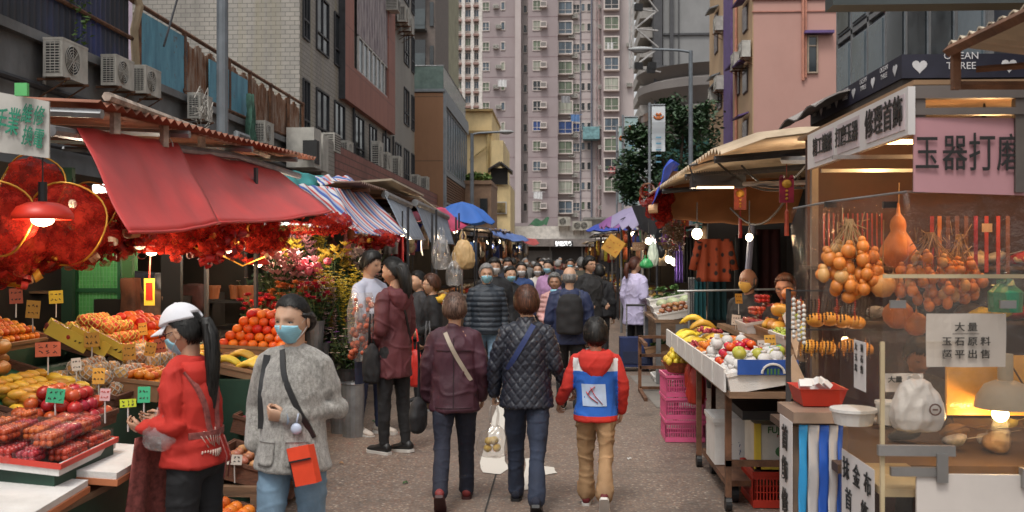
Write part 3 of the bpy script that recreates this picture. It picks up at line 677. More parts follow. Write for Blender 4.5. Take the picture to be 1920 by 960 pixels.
# ================================================================ right: yellow and pink building
XP=8.0
pk=thing('pink_building', 'building with a plain pink end wall and a yellow street side with a purple stripe', 'building', (12, 46, 0))
Yp=YX(1412, XP);Yq=YX(1331, XP)
pinkm=M('pink_render', (.50, .285, .24), .85, 0, .06, .5, dirt=.2, dirtcol=(.38, .18, .15), ds=.5)
yelm=M('ochre_render', (.50, .34, .20), .85, 0, .1, .6, dirt=.3, dirtcol=(.25, .15, .1), ds=.6)
ztp=ZP(3, Yp)
b=MB();b.bb(XP+.02, 19, Yp, Yp+.3, 0, ztp);b.bb(XP+.02, 19, Yp+.3, Yq, 0, ztp-.2);b.build('end_wall', pinkm, pk)
b=MB();b.bb(XP-.02, XP+.02, Yp+.02, Yq, 0, 15);b.bb(XP, 19, Yp+1.2, Yq, ztp-.2, 18);b.build('street_wall', yelm, pk)
b=MB();b.bb(XP-.12, XP-.02, YX(1375, XP), YX(1361, XP), 0, 16);
def aw(px, py, w=1.0):p=RX(px, py, XP-.05);b.sheet((XP-.05, p.y-w/2, p.z), (XP-.05, p.y+w/2, p.z), (XP-.55, p.y+w/2, p.z-.15), (XP-.55, p.y-w/2, p.z-.15), .06)
b.build('purple_stripe', M('purple_paint', (.13, .08, .22), .7), pk)
for (px, y0, y1) in ((1400, 10, 60), (1385, 130, 180), (1400, 125, 175), (1345, 25, 100), (1352, 165, 205), (1400, 225, 260), (1348, 150, 200)):
	p=RX(px, y1, XP);q=RX(px, y0, XP);facade_window(p.y-.5, p.y+.6, p.z, q.z, XP-.03, pk, (.5, ), 0, gl=glass_dark, fr=M('brown_frame', (.12, .07, .05)))
	b=MB();b.sheet((XP-.05, p.y-.8, q.z+.2), (XP-.05, p.y+.8, q.z+.2), (XP-.5, p.y+.8, q.z+.05), (XP-.5, p.y-.8, q.z+.05), .06);b.build('window_hood', MATS['purple_paint'] if px>1380 else frame_grey, pk)
for px, py, l in ((1395, 110, 'white air conditioner by the purple stripe on the ochre wall'), (1380, 130, 'lower white air conditioner by the purple stripe on the ochre wall'), (1346, 60, 'air conditioner high on the far end of the ochre wall'), (1347, 170, 'air conditioner lower on the far end of the ochre wall'), (1336, 190, 'farthest low air conditioner on the ochre wall')):
	p=RX(px, py, XP-.3);place_ac(p, l, 0, pi, 1.15)
b=MB();x=XY(1505, Yp);b.tube([(x, Yp-.08, ZP(155, Yp)), (x, Yp-.08, 16)], .06, 6);b.tube([(x+.12, Yp-.08, ZP(150, Yp)), (x+.12, Yp-.08, 16)], .04, 6)
b.tube([(XY(1362, 46)*0+XP-.1, YX(1384, XP), 0), (XP-.1, YX(1384, XP), 16)], .07, 6);b.build('drain_pipe', M('salmon_pipe', (.50, .22, .15)), pk)
b=MB();b.bb(XP-.05, 19, Yp-.08, Yp, ztp-.05, ztp+.12);b.bb(XP-.05, 19, Yp-.05, Yp, ztp-.55, ztp-.5);b.build('coping', M('salmon_trim', (.45, .20, .15)), pk)
x0, x1, z0, z1=XY(1513, Yp), XY(1533, Yp), ZP(142, Yp), ZP(72, Yp)
b=MB();b.bb(x0, x0+.06, Yp-.1, Yp, z0, z1);b.bb(x1-.06, x1, Yp-.1, Yp, z0, z1);b.bb(x0+.06, x1-.06, Yp-.1, Yp, z0, z0+.06);b.bb(x0+.06, x1-.06, Yp-.1, Yp, z1-.06, z1);b.bb(x0+.06, x1-.06, Yp-.08, Yp, z1-.45, z1-.4)
o=b.build('window', M('beige_frame', (.35, .27, .2)), pk);b=MB();b.bb(x0+.06, x1-.06, Yp-.03, Yp-.01, z0+.06, z1-.06);b.build('pane', glass_dark, o)
b=MB();b.bb(x0-.15, x1+.6, Yp-.35, Yp, z1+.05, z1+.16);b.build('window_hood', MATS['purple_paint'], pk)
# ================================================================ right: glass fronted building
XG=8.0
gb=thing('glass_building', 'dark glass fronted building on the right with pale mullions', 'building', (12, 22, 0))
Yg=YX(1569, XG)
b=MB();b.bb(XG+.1, 20, 12, Yg, 0, 12);b.build('wall', M('navy_panel', (.035, .04, .055), .4), gb)
b=MB()
for k in range(9):
	y=Yg-k*1.45;b.bb(XG, XG+.12, y-.07, y+.07, 4, 12)
for z in (5.0, 7.85, 10.6):b.bb(XG, XG+.11, 14, Yg, z-.05, z+.08)
b.build('mullion', M('pale_mullion', (.20, .20, .20), .5), gb)
for k in range(7):
	for z in (5.1, 7.95):
		y=Yg-(k+1)*1.45+.12;sub=random.Random(k*5+int(z));facade_window(y, y+1.2, z+.05, z+2.55, XG+.02, gb, (), sub.choice((.35, .65, .0)), gl=glass_grey if sub.random()<.4 else glass_dark, fr=frame_grey)
b=MB();b.bb(7.4, 14, 13.8, 14.2, 4.5, 10);b.bb(8.0, 9.0, 12.5, 13.8, 4.5, 10);b.build('grey_return', M('grey_panel', (.13, .13, .135), .6), gb)
b=MB();p=P(1545, 20, 5.2);q=P(1960, -6, 5.0);b.bb(p.x, q.x+.6, 5.1, 5.25, P(1700, 16, 5.1).z, P(1700, 16, 5.1).z+.25);b.build('overhead_canopy', M('dark_green_metal', (.04, .05, .05), .5), label='dark metal canopy edge crossing the top right corner', cat='canopy')
hx=5.5
hd=thing('hoarding_band', 'long navy advertising band with white hearts and lettering above the right hand stalls', 'banner', (hx, 16, 4.5))
ya_, yb_=YX(1692, hx), YX(1522, hx);zt0, zt1=RX(1692, 124, hx).z, RX(1692, 155, hx).z
zt0=4.93;zt1=4.55
b=MB();b.bb(hx-.03, hx+.03, ya_, yb_, zt1, zt0);b.bb(hx-.03, hx+3.4, ya_-.06, ya_, zt1, zt0);b.build('panel', M('navy_vinyl', (.018, .017, .032), .5), hd)
wv=M('white_vinyl', (.62, .6, .6), .5)
def heart(o, r, u, s_):
	n=r.cross(u);pts=[]
	for i in range(20):
		a=i*2*pi/20;pts.append(o+r*(16*sin(a)**3)*s_/32+u*(13*cos(a)-5*cos(2*a)-2*cos(3*a)-cos(4*a))*s_/32)
	b=MB();b.add([p+n*.006 for p in pts]+[p for p in pts], [tuple(range(19, -1, -1))]+[(i, (i+1)%20, 20+(i+1)%20, 20+i) for i in range(20)]);b.build('heart', wv, hd)
step=1.15;yy=ya_+.25;r_, u_=V((0, -1, 0)), V((0, 0, 1))
k=0
while yy<yb_-.3:
	heart(V((hx-.033, yy, (zt0+zt1)/2)), r_, u_, .21)
	put_text('lettering', 'OCEAN\nTHREE', .12, wv, V((hx-.036, yy+.55, (zt0+zt1)/2+.055)), (0, -1, 0), (0, 0, 1), hd);yy+=step;k+=1
for xx in (hx+.25, hx+1.65, hx+3.0):
	heart(V((xx, ya_-.063, (zt0+zt1)/2)), V((1, 0, 0)), u_, .24)
	put_text('lettering', 'OCEAN\nTHREE', .16, wv, V((xx+.65, ya_-.066, (zt0+zt1)/2+.075)), (1, 0, 0), (0, 0, 1), hd)
b=MB();b.bb(hx, 14, ya_, 24, 0, zt1);b.build('right_shop_row', M('dim_brown_wall', (.07, .055, .045), .9), label='low dark shop building under the navy advertising band', cat='building')
b=MB();b.sheet((hx-.6, 15.9, 3.9), (hx-.5, 24, 4.0), (hx+.3, 24, 4.4), (hx+.2, 15.9, 4.35), .05, 20, 2, lambda u, v_:V((0, 0, .06*sin(u*25))));b.build('worn_sheet_roof', M('worn_dark_roof', (.06, .055, .05), .8, 0, .6, 3), label='worn dark sheet roof below the navy advertising band', cat='roof')
b=MB();p=RX(1510, 205, 5.0);b.sheet(p+V((-.2, -1.5, -.15)), p+V((-.2, 1.8, -.15)), p+V((.7, 1.8, .3)), p+V((.7, -1.5, .25)), .03, 12, 4, lambda u, v_:V((0, 0, .07*sin(u*11+v_*4))));b.build('grey_tarpaulin', M('grey_tarp', (.30, .27, .25), .7), label='crumpled grey tarpaulin left of the navy advertising band', cat='tarpaulin')
def vert_banner(px0, px1, py0, py1, Y, lab, tint):
	t=thing('street_banner', lab, 'banner', (XY(px0, Y), Y, 0));x0, x1=XY(px0, Y), XY(px1, Y)
	b=MB();b.sheet((x0, Y, ZP(py1, Y)), (x1, Y, ZP(py1, Y)), (x1, Y, ZP(py0, Y)), (x0, Y, ZP(py0, Y)), .02, 4, 8, lambda u, v_:V((0, .05*sin(v_*7), 0)))
	b.build('cloth', tint, t)
	b=MB();b.tube([(x0-.08, Y, 0), (x0-.08, Y, ZP(py0-4, Y))], .05, 6);b.tube([(x0-.08, Y, ZP(py0, Y)), (x1, Y, ZP(py0, Y))], .03, 6);b.build('post', frame_grey, t)
	b=MB();c=V(((x0+x1)/2, Y-.04, ZP(py0+22, Y)));w_=(x1-x0)*.33
	b.tube([c+V((cos(a)*w_, -.02, sin(a)*w_*.55)) for a in [pi*(.9+i*.12) for i in range(11)]], .04, 5);b.tube([c+V((-w_*.6, -.02, .1)), c+V((0, -.02, w_*.35)), c+V((w_*.6, -.02, .1))], .05, 5)
	b.ball(c+V((0, -.02, -.05)), (.09, .04, .09), 8, 6);b.build('emblem', M('orange_print', (.50, .14, .03), .6), t)
	b=MB()
	for k in range(5):b.box(c+V((0, -.02, -.75-k*.22)), (w_*1.2, .02, .05))
	b.build('print_lines', M('blue_print', (.12, .30, .42), .6), t)
bn1=M('banner_white', (.55, .58, .60), .6, 0, .1, 1);bn2=M('banner_blue_green', (.30, .42, .42), .6, 0, .35, 1.2)
vert_banner(1222, 1247, 198, 285, 36, 'white street banner with an orange fish emblem on a dark bracket', bn1)
vert_banner(1171, 1196, 220, 385, 44, 'pale blue street banner with an orange emblem left of the tree', bn2)
vert_banner(1160, 1169, 238, 380, 46, 'narrow blue edge on banner nearest the tower', bn2)
tr=thing('street_tree', 'dark green leafy tree behind the right hand stall roofs', 'tree', (XY(1270, 38), 38, 0))
tx, ty=XY(1270, 38), 38
b=MB();b.tube([(tx, ty, 0), (tx+.1, ty, 3), (tx-.1, ty, 5)], [.22, .17, .1], 10)
for (dx, dz) in ((-1.6, 4.9), (-.9, 6.3), (.9, 6.6), (.3, 7.2), (1.4, 5.6)):b.tube([(tx, ty, 3.2), (tx+dx*.5, ty, (3.2+dz)/2+.3), (tx+dx, ty, dz)], [.1, .06, .03], 6)
b.build('trunk', M('bark', (.07, .05, .035), .9, 0, .4, 8, .5, 40), tr)
b=MB();rr=random.Random(11)
for (px, py, r) in ((1215, 285, .9), (1190, 300, .7), (1245, 250, .95), (1275, 225, .85), (1305, 245, .9), (1240, 320, 1.1), (1290, 290, 1.2), (1210, 350, .9), (1260, 360, 1.0), (1318, 215, .5), (1178, 330, .55), (1195, 255, .4), (1255, 205, .45), (1185, 365, .5), (1315, 300, .8)):
	p=P(px, py, 38)
	for k in range(17):
		q=p+V((rr.gauss(0, r*.42), rr.gauss(0, r*.5), rr.gauss(0, r*.38)))
		for j in range(38):
			a=q+V((rr.gauss(0, .17), rr.gauss(0, .17), rr.gauss(0, .12)));s_=rr.uniform(.07, .13);R=Euler((rr.uniform(-.9, .9), rr.uniform(-.9, .9), rr.uniform(0, 6.3))).to_matrix()
			b.add([a+R@V(c_)*s_ for c_ in ((0, -1, 0), (.5, 0, .1), (0, 1.1, 0), (-.5, 0, .1))], [(0, 1, 2, 3)])
b.build('crown', M('tree_leaf', (.035, .075, .028), .5, 0, .6, 1.5), tr)
# ================================================================ people
skin_m={}
def skin(tone=0):
	cols=[(.50, .30, .20), (.44, .25, .16), (.36, .19, .12), (.40, .20, .13)]
	return M('skin_tone'+'abcd'[tone], cols[tone], .5, 0, .12, 14, .05, 200, sss=.12)
def hairmat(name, col, col2=None):
	if name in MATS:return MATS[name]
	t=NT(name);v=t.coord('Object', (60, 60, 6));n=t.noise(v, 2.2, 3, .6)
	c2=col2 or tuple(min(1, x*2.6+.01) for x in col)
	t.l(t.ramp(n, [(.35, tuple(x*.6 for x in col)), (.72, c2)]), t.b.inputs['Base Color']);t.b.inputs['Roughness'].default_value=.42
	t.bump(n, .5, .004);t.b.inputs['Specular IOR Level'].default_value=.35;MATS[name]=t.m;return t.m
hair_black=hairmat('black_hair', (.008, .007, .006));hair_brown=hairmat('reddish_brown_hair', (.035, .015, .009), (.16, .06, .03));hair_grey=hairmat('grey_hair', (.16, .155, .15), (.42, .41, .40))
hair_dkgrey=hairmat('salt_pepper_hair', (.05, .048, .045), (.30, .29, .28));hair_thin=hairmat('thin_brown_hair', (.05, .022, .014), (.26, .16, .12))
def cloth(name, col, rough=.8, var=.2, vs=4, bump=.35, bs=300, **k):
	if name in MATS:return MATS[name]
	m=M(name, col, rough, 0, var, vs, bump, bs, **k);t=m.node_tree;tc=t.nodes.new('ShaderNodeTexCoord');mp=t.nodes.new('ShaderNodeMapping');mp.inputs['Scale'].default_value=(1, 1, .6);mp.inputs['Rotation'].default_value=(.5, .4, 0)
	n=t.nodes.new('ShaderNodeTexNoise');n.noise_type='RIDGED_MULTIFRACTAL';n.inputs['Scale'].default_value=5.5;n.inputs['Detail'].default_value=2.5;n.inputs['Distortion'].default_value=.8
	b=t.nodes.new('ShaderNodeBump');b.inputs['Strength'].default_value=.55;b.inputs['Distance'].default_value=.022;t.links.new(tc.outputs['Object'], mp.inputs[0]);t.links.new(mp.outputs[0], n.inputs['Vector']);t.links.new(n.outputs[0], b.inputs['Height'])
	old=next((q for q in t.nodes if q.type=='BUMP' and q!=b), None);bs_=t.nodes['Principled BSDF']
	if old:t.links.new(b.outputs[0], old.inputs['Normal'])
	else:t.links.new(b.outputs[0], bs_.inputs['Normal'])
	return m
def remesh(mb, vox, disp=None, smooth=2):
	me=mb.mesh('tmp', []);o=bpy.data.objects.new('tmp', me);COL.objects.link(o)
	m=o.modifiers.new('r', 'REMESH');m.mode='VOXEL';m.voxel_size=vox;m.use_smooth_shade=True
	if smooth:s_=o.modifiers.new('s', 'SMOOTH');s_.iterations=smooth;s_.factor=.6
	ev=o.evaluated_get(bpy.context.evaluated_depsgraph_get());out=bpy.data.meshes.new_from_object(ev)
	bpy.data.objects.remove(o);bpy.data.meshes.remove(me)
	if disp:
		n=len(out.vertices);import numpy as np
		co=np.empty(n*3, 'f');no=np.empty(n*3, 'f');out.vertices.foreach_get('co', co);out.vertices.foreach_get('normal', no)
		co=co.reshape(-1, 3);no=no.reshape(-1, 3)
		d=np.array([disp(V(c), V(q)) for c, q in zip(co, no)], 'f');co+=no*d[:, None];out.vertices.foreach_set('co', co.ravel());out.update()
	out.polygons.foreach_set('use_smooth', [True]*len(out.polygons))
	return out
def merge(meshes, mats, name='body'):
	bm=bmesh.new()
	for i, (me, mi) in enumerate(meshes):
		k=len(bm.faces);bm.from_mesh(me);bm.faces.ensure_lookup_table()
		for f in bm.faces[k:]:
			if mi is not None:f.material_index=mi
			f.smooth=True
	out=bpy.data.meshes.new(name);bm.to_mesh(out);bm.free()
	for m_ in mats:out.materials.append(m_)
	return out
def sstep(a, b, x):t=max(0, min(1, (x-a)/(b-a)));return t*t*(3-2*t)
HR=.112
def headpt(d, nose=True, inflate=0):
	"""skull and face surface along unit direction d (face towards -Y)"""
	x, y, z=d;rx, rz=.074, .116
	ry=.093 if y<0 else.098
	low=max(0, -z)
	p=V((x*rx, y*ry, z*rz))
	j=sstep(.1, 1, low);p.x*=1-.34*j
	if y>0:p.y*=1-.55*sstep(.15, .9, low)
	else:p.y=p.y*(1-.10*j)-.006*j
	if z>0:p.x*=1+.05*z
	if y<0:
		f=sstep(.25, .8, -y)
		p.y+=.006*f*(1-sstep(0, .5, abs(x)))
		if nose:
			p.y-=.024*exp(-(p.x/.011)**2)*exp(-((p.z+.016)/.02)**2)*f
			p.y-=.010*exp(-(p.x/.009)**2)*exp(-((p.z-.012)/.02)**2)*f
			for s in (-1, 1):p.y+=.012*exp(-((p.x-s*.031)/.017)**2-((p.z-.010)/.013)**2)*f
			p.y-=.005*exp(-(p.x/.05)**2)*exp(-((p.z-.034)/.012)**2)*f
			p.y-=.006*exp(-(p.x/.02)**2)*exp(-((p.z+.060)/.010)**2)*f
			p.y+=.004*exp(-(p.x/.025)**2)*exp(-((p.z+.060)/.0022)**2)*f
			p.y-=.007*exp(-(p.x/.022)**2)*exp(-((p.z+.092)/.014)**2)*f
	if inflate:
		p+=V(d).normalized()*inflate
	return p
_ico={}
def ico(n):
	if n not in _ico:
		bm=bmesh.new();bmesh.ops.create_icosphere(bm, subdivisions=n, radius=1);me=bpy.data.meshes.new('i');bm.to_mesh(me);bm.free()
		_ico[n]=([V(v.co) for v in me.vertices], [tuple(p.vertices) for p in me.polygons])
	return _ico[n]
def shell(fn, n=4):
	vs, fs=ico(n);b=MB();b.add([fn(v.normalized()) for v in vs], fs);return b
def hairline(p, style):
	"""signed depth inside the hair region, in metres"""
	x, y, z=p
	ax=abs(x)
	if style=='fringe':return min(.045-z, z+.055, (y+.02)*2)
	zf={'short':.062, 'old':.070, 'woman':.070, 'thin':.06, 'fringe_cut':.045}.get(style, .062)
	back=-.075 if style!='bald_close' else -.06
	if style=='woman' and -.045<=y<.03:t=(y+.045)/.075;h=zf*(1-t)**.8-.030*t
	elif y<-.05:h=zf
	elif y<-.005:t=(y+.05)/.045;h=zf*(1-t)+(-.01)*t
	elif y<.03:t=(y+.005)/.035;h=(-.01)*(1-t)+(-.045)*t
	else:t=min(1, (y-.03)/.04);h=(-.045)*(1-t)+back*t
	if style=='woman' and y<-.04:h-=.35*max(0, ax-.03)-.0*x
	return z-h
def face_parts(b, lid=0, glasses=False, brows=1, lips=1):
	"""eyes, brows and lips as pieces of the head, material slots 1 white, 2 dark, 3 lip"""
	for s in (-1, 1):
		c=headpt(V((s*.031/.074, -.85, .010/.116)).normalized(), True);c=V((s*.031, c.y+.0055, .008))
		b.ball(c, (.0135, .0095, .0072), 12, 8, m=1);b.ball(c+V((0, -.0052, 0)), (.0052, .005, .0056), 10, 6, m=2)
		b.tube([c+V((s*-.016, -.003, -.001)), c+V((s*-.006, -.0095, .0060-lid*.004)), c+V((s*.006, -.0095, .0062-lid*.004)), c+V((s*.0175, -.002, .001))], [.0016, .0028, .0028, .0016], 6, m=2)
		if brows:b.tube([c+V((s*-.014, -.008, .017)), c+V((s*.004, -.0075, .0205)), c+V((s*.021, .002, .016))], [(.0032, .0018), (.0046, .002), (.0018, .0012)], 6, m=2)
	if lips:b.tube([(-.021, -.0835, -.061), (-.008, -.0925, -.0585), (0, -.093, -.060), (.008, -.0925, -.0585), (.021, -.0835, -.061)], [.0015, .0035, .0035, .0035, .0015], 6, m=3)
	if lips:b.tube([(-.018, -.0835, -.063), (0, -.0925, -.067), (.018, -.0835, -.063)], [.0015, .0045, .0015], 6, m=3)
	for s in (-1, 1):
		R=Euler((0, 0, s*.35)).to_matrix();c=V((s*.079, .012, -.002))
		b.ball(c, (.007, .019, .033), 10, 8, m=0, R=R);b.ball(c+V((s*.004, .003, .012)), (.005, .012, .014), 8, 6, m=0, R=R)
def hand_mb(curl=.5, side=1, grip=0):
	"""hand hanging down from the wrist at the origin: fingers to -Z, palm towards +X*side*-1, thumb towards -Y"""
	b=MB()
	b.rings([[V((cos(a)*rx, sin(a)*ry+oy, z)) for a in [2*pi*i/12 for i in range(12)]] for z, rx, ry, oy in ((.02, .019, .025, 0), (-.005, .019, .027, 0), (-.04, .016, .038, 0), (-.075, .014, .041, 0), (-.088, .010, .038, 0))])
	inn=-side
	for k, (y, L, r) in enumerate(((-.030, .072, .0082), (-.010, .080, .0085), (.011, .074, .0082), (.030, .058, .0072))):
		p=V((0, y, -.080));ang=.12+.1*curl;pts=[p+V((0, 0, .02)), p];rad=[r*1.05, r*1.05]
		for seg, q in enumerate((.45, .32, .23)):
			ang+=curl*(1.0+.25*seg)*(1+.08*k)*.75
			p=p+V((inn*sin(ang), (y*.15)*(1-curl), -cos(ang)))*L*q;pts.append(p);rad.append(r*(1-.12*(seg+1)))
		b.tube(pts, rad, 8)
		b.ball(pts[-1], rad[-1]*.98, 8, 6)
	c=curl
	pts=[V((0, -.018, -.012)), V((inn*.012, -.040, -.035)), V((inn*(.02+.014*c), -.050+.012*c, -.062)), V((inn*(.024+.022*c), -.048+.026*c, -.088+.008*c))]
	b.tube(pts, [.013, .0115, .0095, .0075], 8);b.ball(pts[-1], .0075, 8, 6)
	return b
def rot_to(d, yref):
	"""matrix whose local -Z maps to d and local -Y near yref"""
	z=-V(d).normalized();y=-V(yref);y=(y-z*y.dot(z))
	if y.length<1e-4:y=z.orthogonal()
	y.normalize();x=y.cross(z);return Matrix((x, y, z)).transposed()
class Person:
	"""H height; pose dict; face -Y locally. top level object is the body mesh (empty root keeps the base)."""
	def __init__(s, label, H, loc, rz, pose=None, near=2, tone=0, build=1.0, head=(0, 0, 0), group=None, lean=0, sit=False, female=False, seed=0):
		s.H=H;s.k=H/1.70;s.near=near;s.q=build;s.lean=lean;s.seed=seed;s.female=female
		s.root=thing('person', label, 'person', loc, rz, group);s.rs=random.Random(seed+5)
		s.vox=(.022, .014, .0085)[near];s.tone=tone
		k=s.k;P0=dict(armL=((.05, .02, -.29), (.02, -.06, -.25)), armR=((-.05, .02, -.29), (-.02, -.06, -.25)), legL=(5, 5), legR=(-5, 8))
		P0.update(pose or {});s.pose=P0
		sh=.168 if not female else.150;hipx=.088
		def bend(p):p=V(p);t=max(0, p.z-.9*k);p.y+=-lean*t;return p
		s.bend=bend
		s.sh={a:bend(V((sg*sh*s.q**.5, .01, 1.355))*1.0*k) for a, sg in (('L', 1), ('R', -1))}
		s.el, s.wr={}, {}
		for a in 'LR':
			e, w_=P0['arm'+a];s.el[a]=s.sh[a]+V(e)*k;s.wr[a]=s.el[a]+V(w_)*k
		s.hip, s.kn, s.an, s.ft={}, {}, {}, {}
		for a, sg in (('L', 1), ('R', -1)):
			th, kb=P0['leg'+a][:2];th=radians(th);kb=radians(kb)
			h_=V((sg*hipx, 0, .89))*k;kn=h_+V((sg*.005, -sin(th)*.42, -cos(th)*.42))*k;an=kn+V((0, -sin(th-kb)*.40, -cos(th-kb)*.40))*k
			s.hip[a], s.kn[a], s.an[a]=h_, kn, an;s.ft[a]=(th-kb, P0['leg'+a][2] if len(P0['leg'+a])>2 else None)
		lowest=min(s.an[a].z-.085*k for a in 'LR');s.dz=-lowest
		for d in (s.sh, s.el, s.wr, s.hip, s.kn, s.an):
			for a in 'LR':d[a]=d[a]+V((0, 0, s.dz))
		s.hc=bend(V((0, -.005, 1.582))*k)+V((0, -.0, s.dz));s.hk=k**.45*1.04;s.hrot=Euler(head).to_matrix()
		s.hairmats=[]
	def Z(s, z):return z*s.k+s.dz
	def tor(s, b, prof, n=20):
		"""prof rows: z(for 1.7 m), rx, ry, oy"""
		b.rings([[s.bend(V((cos(2*pi*i/n)*rx*s.k*s.q, sin(2*pi*i/n)*ry*s.k*s.q+oy*s.k, z*s.k)))+V((0, 0, s.dz)) for i in range(n)] for z, rx, ry, oy in prof])
	def limb(s, b, pts, rad, n=12):
		b.tube(pts, rad, n)
		for p, r in zip(pts, rad):b.ball(p, (r if not hasattr(r, '__len__') else min(r))*.99, 12, 8)
	def body(s, face=True, lips=1, lid=.5, hands=(.5, .5), handdir=None, thumb=None, brow=1):
		k=s.k;b=MB();q=s.q
		s.tor(b, [(.80, .10, .09, 0), (.90, .14, .10, 0), (1.05, .12, .085, 0), (1.25, .145, .10, 0), (1.36, .15, .09, .01), (1.42, .09, .06, .01)])
		s.limb(b, [s.bend(V((0, .012, 1.38))*k)+V((0, 0, s.dz)), s.hc+s.hrot@V((0, .02, -.06))], [.058*k, .050*k])
		for a in 'LR':
			s.limb(b, [s.sh[a], s.el[a], s.wr[a]], [.045*k, .036*k, .024*k]);s.limb(b, [s.hip[a], s.kn[a], s.an[a]], [.075*k, .05*k, .035*k])
		core=remesh(b, max(s.vox, .012), None, 2)
		n=(3, 4, 5)[s.near];hb=shell(lambda d:headpt(d), n)
		fb=MB()
		if face:face_parts(fb, lid, brows=brow, lips=lips)
		T=Matrix.Translation(s.hc)@s.hrot.to_4x4()@Matrix.Scale(s.hk, 4);s.T=T
		hm=hb.mesh('h', []);hm.transform(T);fm=fb.mesh('f', [skin(s.tone)]*4);fm.transform(T)
		parts=[(core, 0), (hm, 0), (fm, None)]
		for i, a in enumerate('LR'):
			side=1 if a=='L' else -1
			cu=hands[i]
			if cu is None:continue
			hd=(s.wr[a]-s.el[a]).normalized();hb_=hand_mb(cu, side)
			if handdir and handdir.get(a):hd=V(handdir[a]).normalized()
			th=V((thumb or {}).get(a, (0, -1, 0)))
			R=rot_to(hd, th)
			me=hb_.mesh('hand', []);me.transform(Matrix.Translation(s.wr[a])@R.to_4x4()@Matrix.Scale(k**.6*(.93 if s.female else 1.0), 4));parts.append((me, 0))
		me=merge(parts, [skin(s.tone), M('eye_white', (.6, .57, .54), .3), M('eye_dark', (.012, .009, .008), .35), M('lip', (.32, .11, .09), .5)])
		s.b=link('body', me, s.root);return s
	def add(s, name, mb_or_me, mats, parent=None, T=None, smooth=True):
		me=mb_or_me.mesh(name, mats, smooth) if isinstance(mb_or_me, MB) else mb_or_me
		if not isinstance(mb_or_me, MB):
			me.name=name;me.materials.clear()
			for m_ in (mats if isinstance(mats, (list, tuple)) else [mats]):me.materials.append(m_)
		if T is not None:me.transform(T)
		return link(name, me, parent or s.root)
	def hair(s, m, style='short', thick=.016, extra=None, mess=.004, freq=30):
		n=(4, 4, 6)[s.near]
		sd_=s.seed*3.1
		def fn(d):
			p=headpt(d, False);h=hairline(p, style)
			t=sstep(-.004, .022, h)
			nz=noise.noise(V((p.x*freq*2+sd_, p.y*freq*2, p.z*freq*.6)))*mess*(1+(style=='short'))+noise.noise(p*16+V((sd_, 0, 0)))*.005
			return p+d*((-.026)*(1-t)+(thick*(1+.25*max(0, d.z))+nz)*t)
		b=shell(fn, n)
		paths=[]
		if extra:
			if s.near==2:
				_t=b.tube
				def cap_(pts, rad, n_=8, **kw):paths.append((pts, rad));return _t(pts, rad, n_, **kw)
				b.tube=cap_
			extra(b)
		if s.near:sb=s.strands(style, thick, paths, 2600 if s.near==2 else 700);b.add(sb.v, sb.f)
		return s.add('hair', b, m, T=s.T)
	def strands(s, style, thick, paths, N):
		b=MB();rr=s.rs;k=0;tries=0
		while k<N and tries<N*6:
			tries+=1;d=V((rr.gauss(0, 1), rr.gauss(0, 1), rr.gauss(0, 1))).normalized();h=hairline(headpt(d, False), style)
			if h<.006:continue
			k+=1;fl=(V((0, 1.5, -.35)) if style in ('woman', 'old') and d.y<.5 else V((0, 0, -1))+(d-V((0, .35, .93)))*1.2);fl=(fl-d*fl.dot(d)).normalized();fl=(fl+V((rr.uniform(-.25, .25), rr.uniform(-.25, .25), 0))).normalized();L=rr.uniform(.25, .6)*(1 if style!='fringe' else.4);lift=rr.uniform(.0005, .005);over=rr.choice((0, 0, .012, .024));w_=rr.uniform(.0008, .0017)*(1 if s.near==2 else 1.8);sd_=d.cross(fl);vs=[]
			for i in range(5):
				t=i/4;e=(d+fl*L*t).normalized();q=headpt(e, False);hh=hairline(q, style)+(over if e.y>0 else over*.4);q=q+e*(-.004+(thick+.003+lift+.002*t)*sstep(-.004, .016, hh)*(1+.22*max(0, e.z)));ww=w_*(1-.8*t*t);vs+=[q-sd_*ww, q+sd_*ww]
			b.add(vs, [(2*i, 2*i+1, 2*i+3, 2*i+2) for i in range(4)])
		for pts, rad in paths:
			pts=[V(q) for q in pts]
			for j in range(160):
				a=rr.uniform(0, 6.28);vs=[];e=rr.uniform(1.0, 1.12)
				for p_, r_ in zip(pts, rad):
					r2=r_ if hasattr(r_, '__len__') else (r_, r_);q=p_+V((cos(a)*r2[0], sin(a)*r2[1], 0))*e;sd_=V((-sin(a), cos(a), 0))*.0014;vs+=[q-sd_, q+sd_];a+=rr.uniform(-.12, .12)
				b.add(vs, [(2*i, 2*i+1, 2*i+3, 2*i+2) for i in range(len(pts)-1)])
		return b
	def mask(s, m, loops=True):
		def fn(d):
			p=headpt(d, False);p2=headpt(d, True)
			top=-.004+.010*exp(-(p.x/.014)**2)-.12*max(0, abs(p.x)-.03);h=min(top-p.z, p.z+.103, .064-abs(p.x), -p.y-.018)
			t=sstep(-.003, .004, h)
			out=.006+.019*exp(-(p.x/.024)**2)*exp(-((p.z+.024)/.034)**2)+.006*exp(-(p.x/.04)**2)*exp(-((p.z+.06)/.03)**2)
			if s.near==2:out+=.0016*sin(p.z*620)
			q=V((p.x, p.y-out*.9, p.z))+V((p.x*.06, 0, 0))
			return q*1 if t>.999 else (p*.80).lerp(q, t)
		b=shell(fn, (4, 4, 6)[s.near]);o=s.add('face_mask', b, m, T=s.T)
		if loops:
			l=MB()
			for sg in (-1, 1):
				for z0, z1 in ((-.022, .024), (-.078, -.020)):l.tube([(sg*.054, -.062, z0), (sg*.069, -.03, (z0+z1)/2-.004), (sg*.079, .010, z1)], .0013, 5)
			s.add('ear_loop', l, M('ear_loop_white', (.55, .57, .58)), o, T=s.T)
		return o
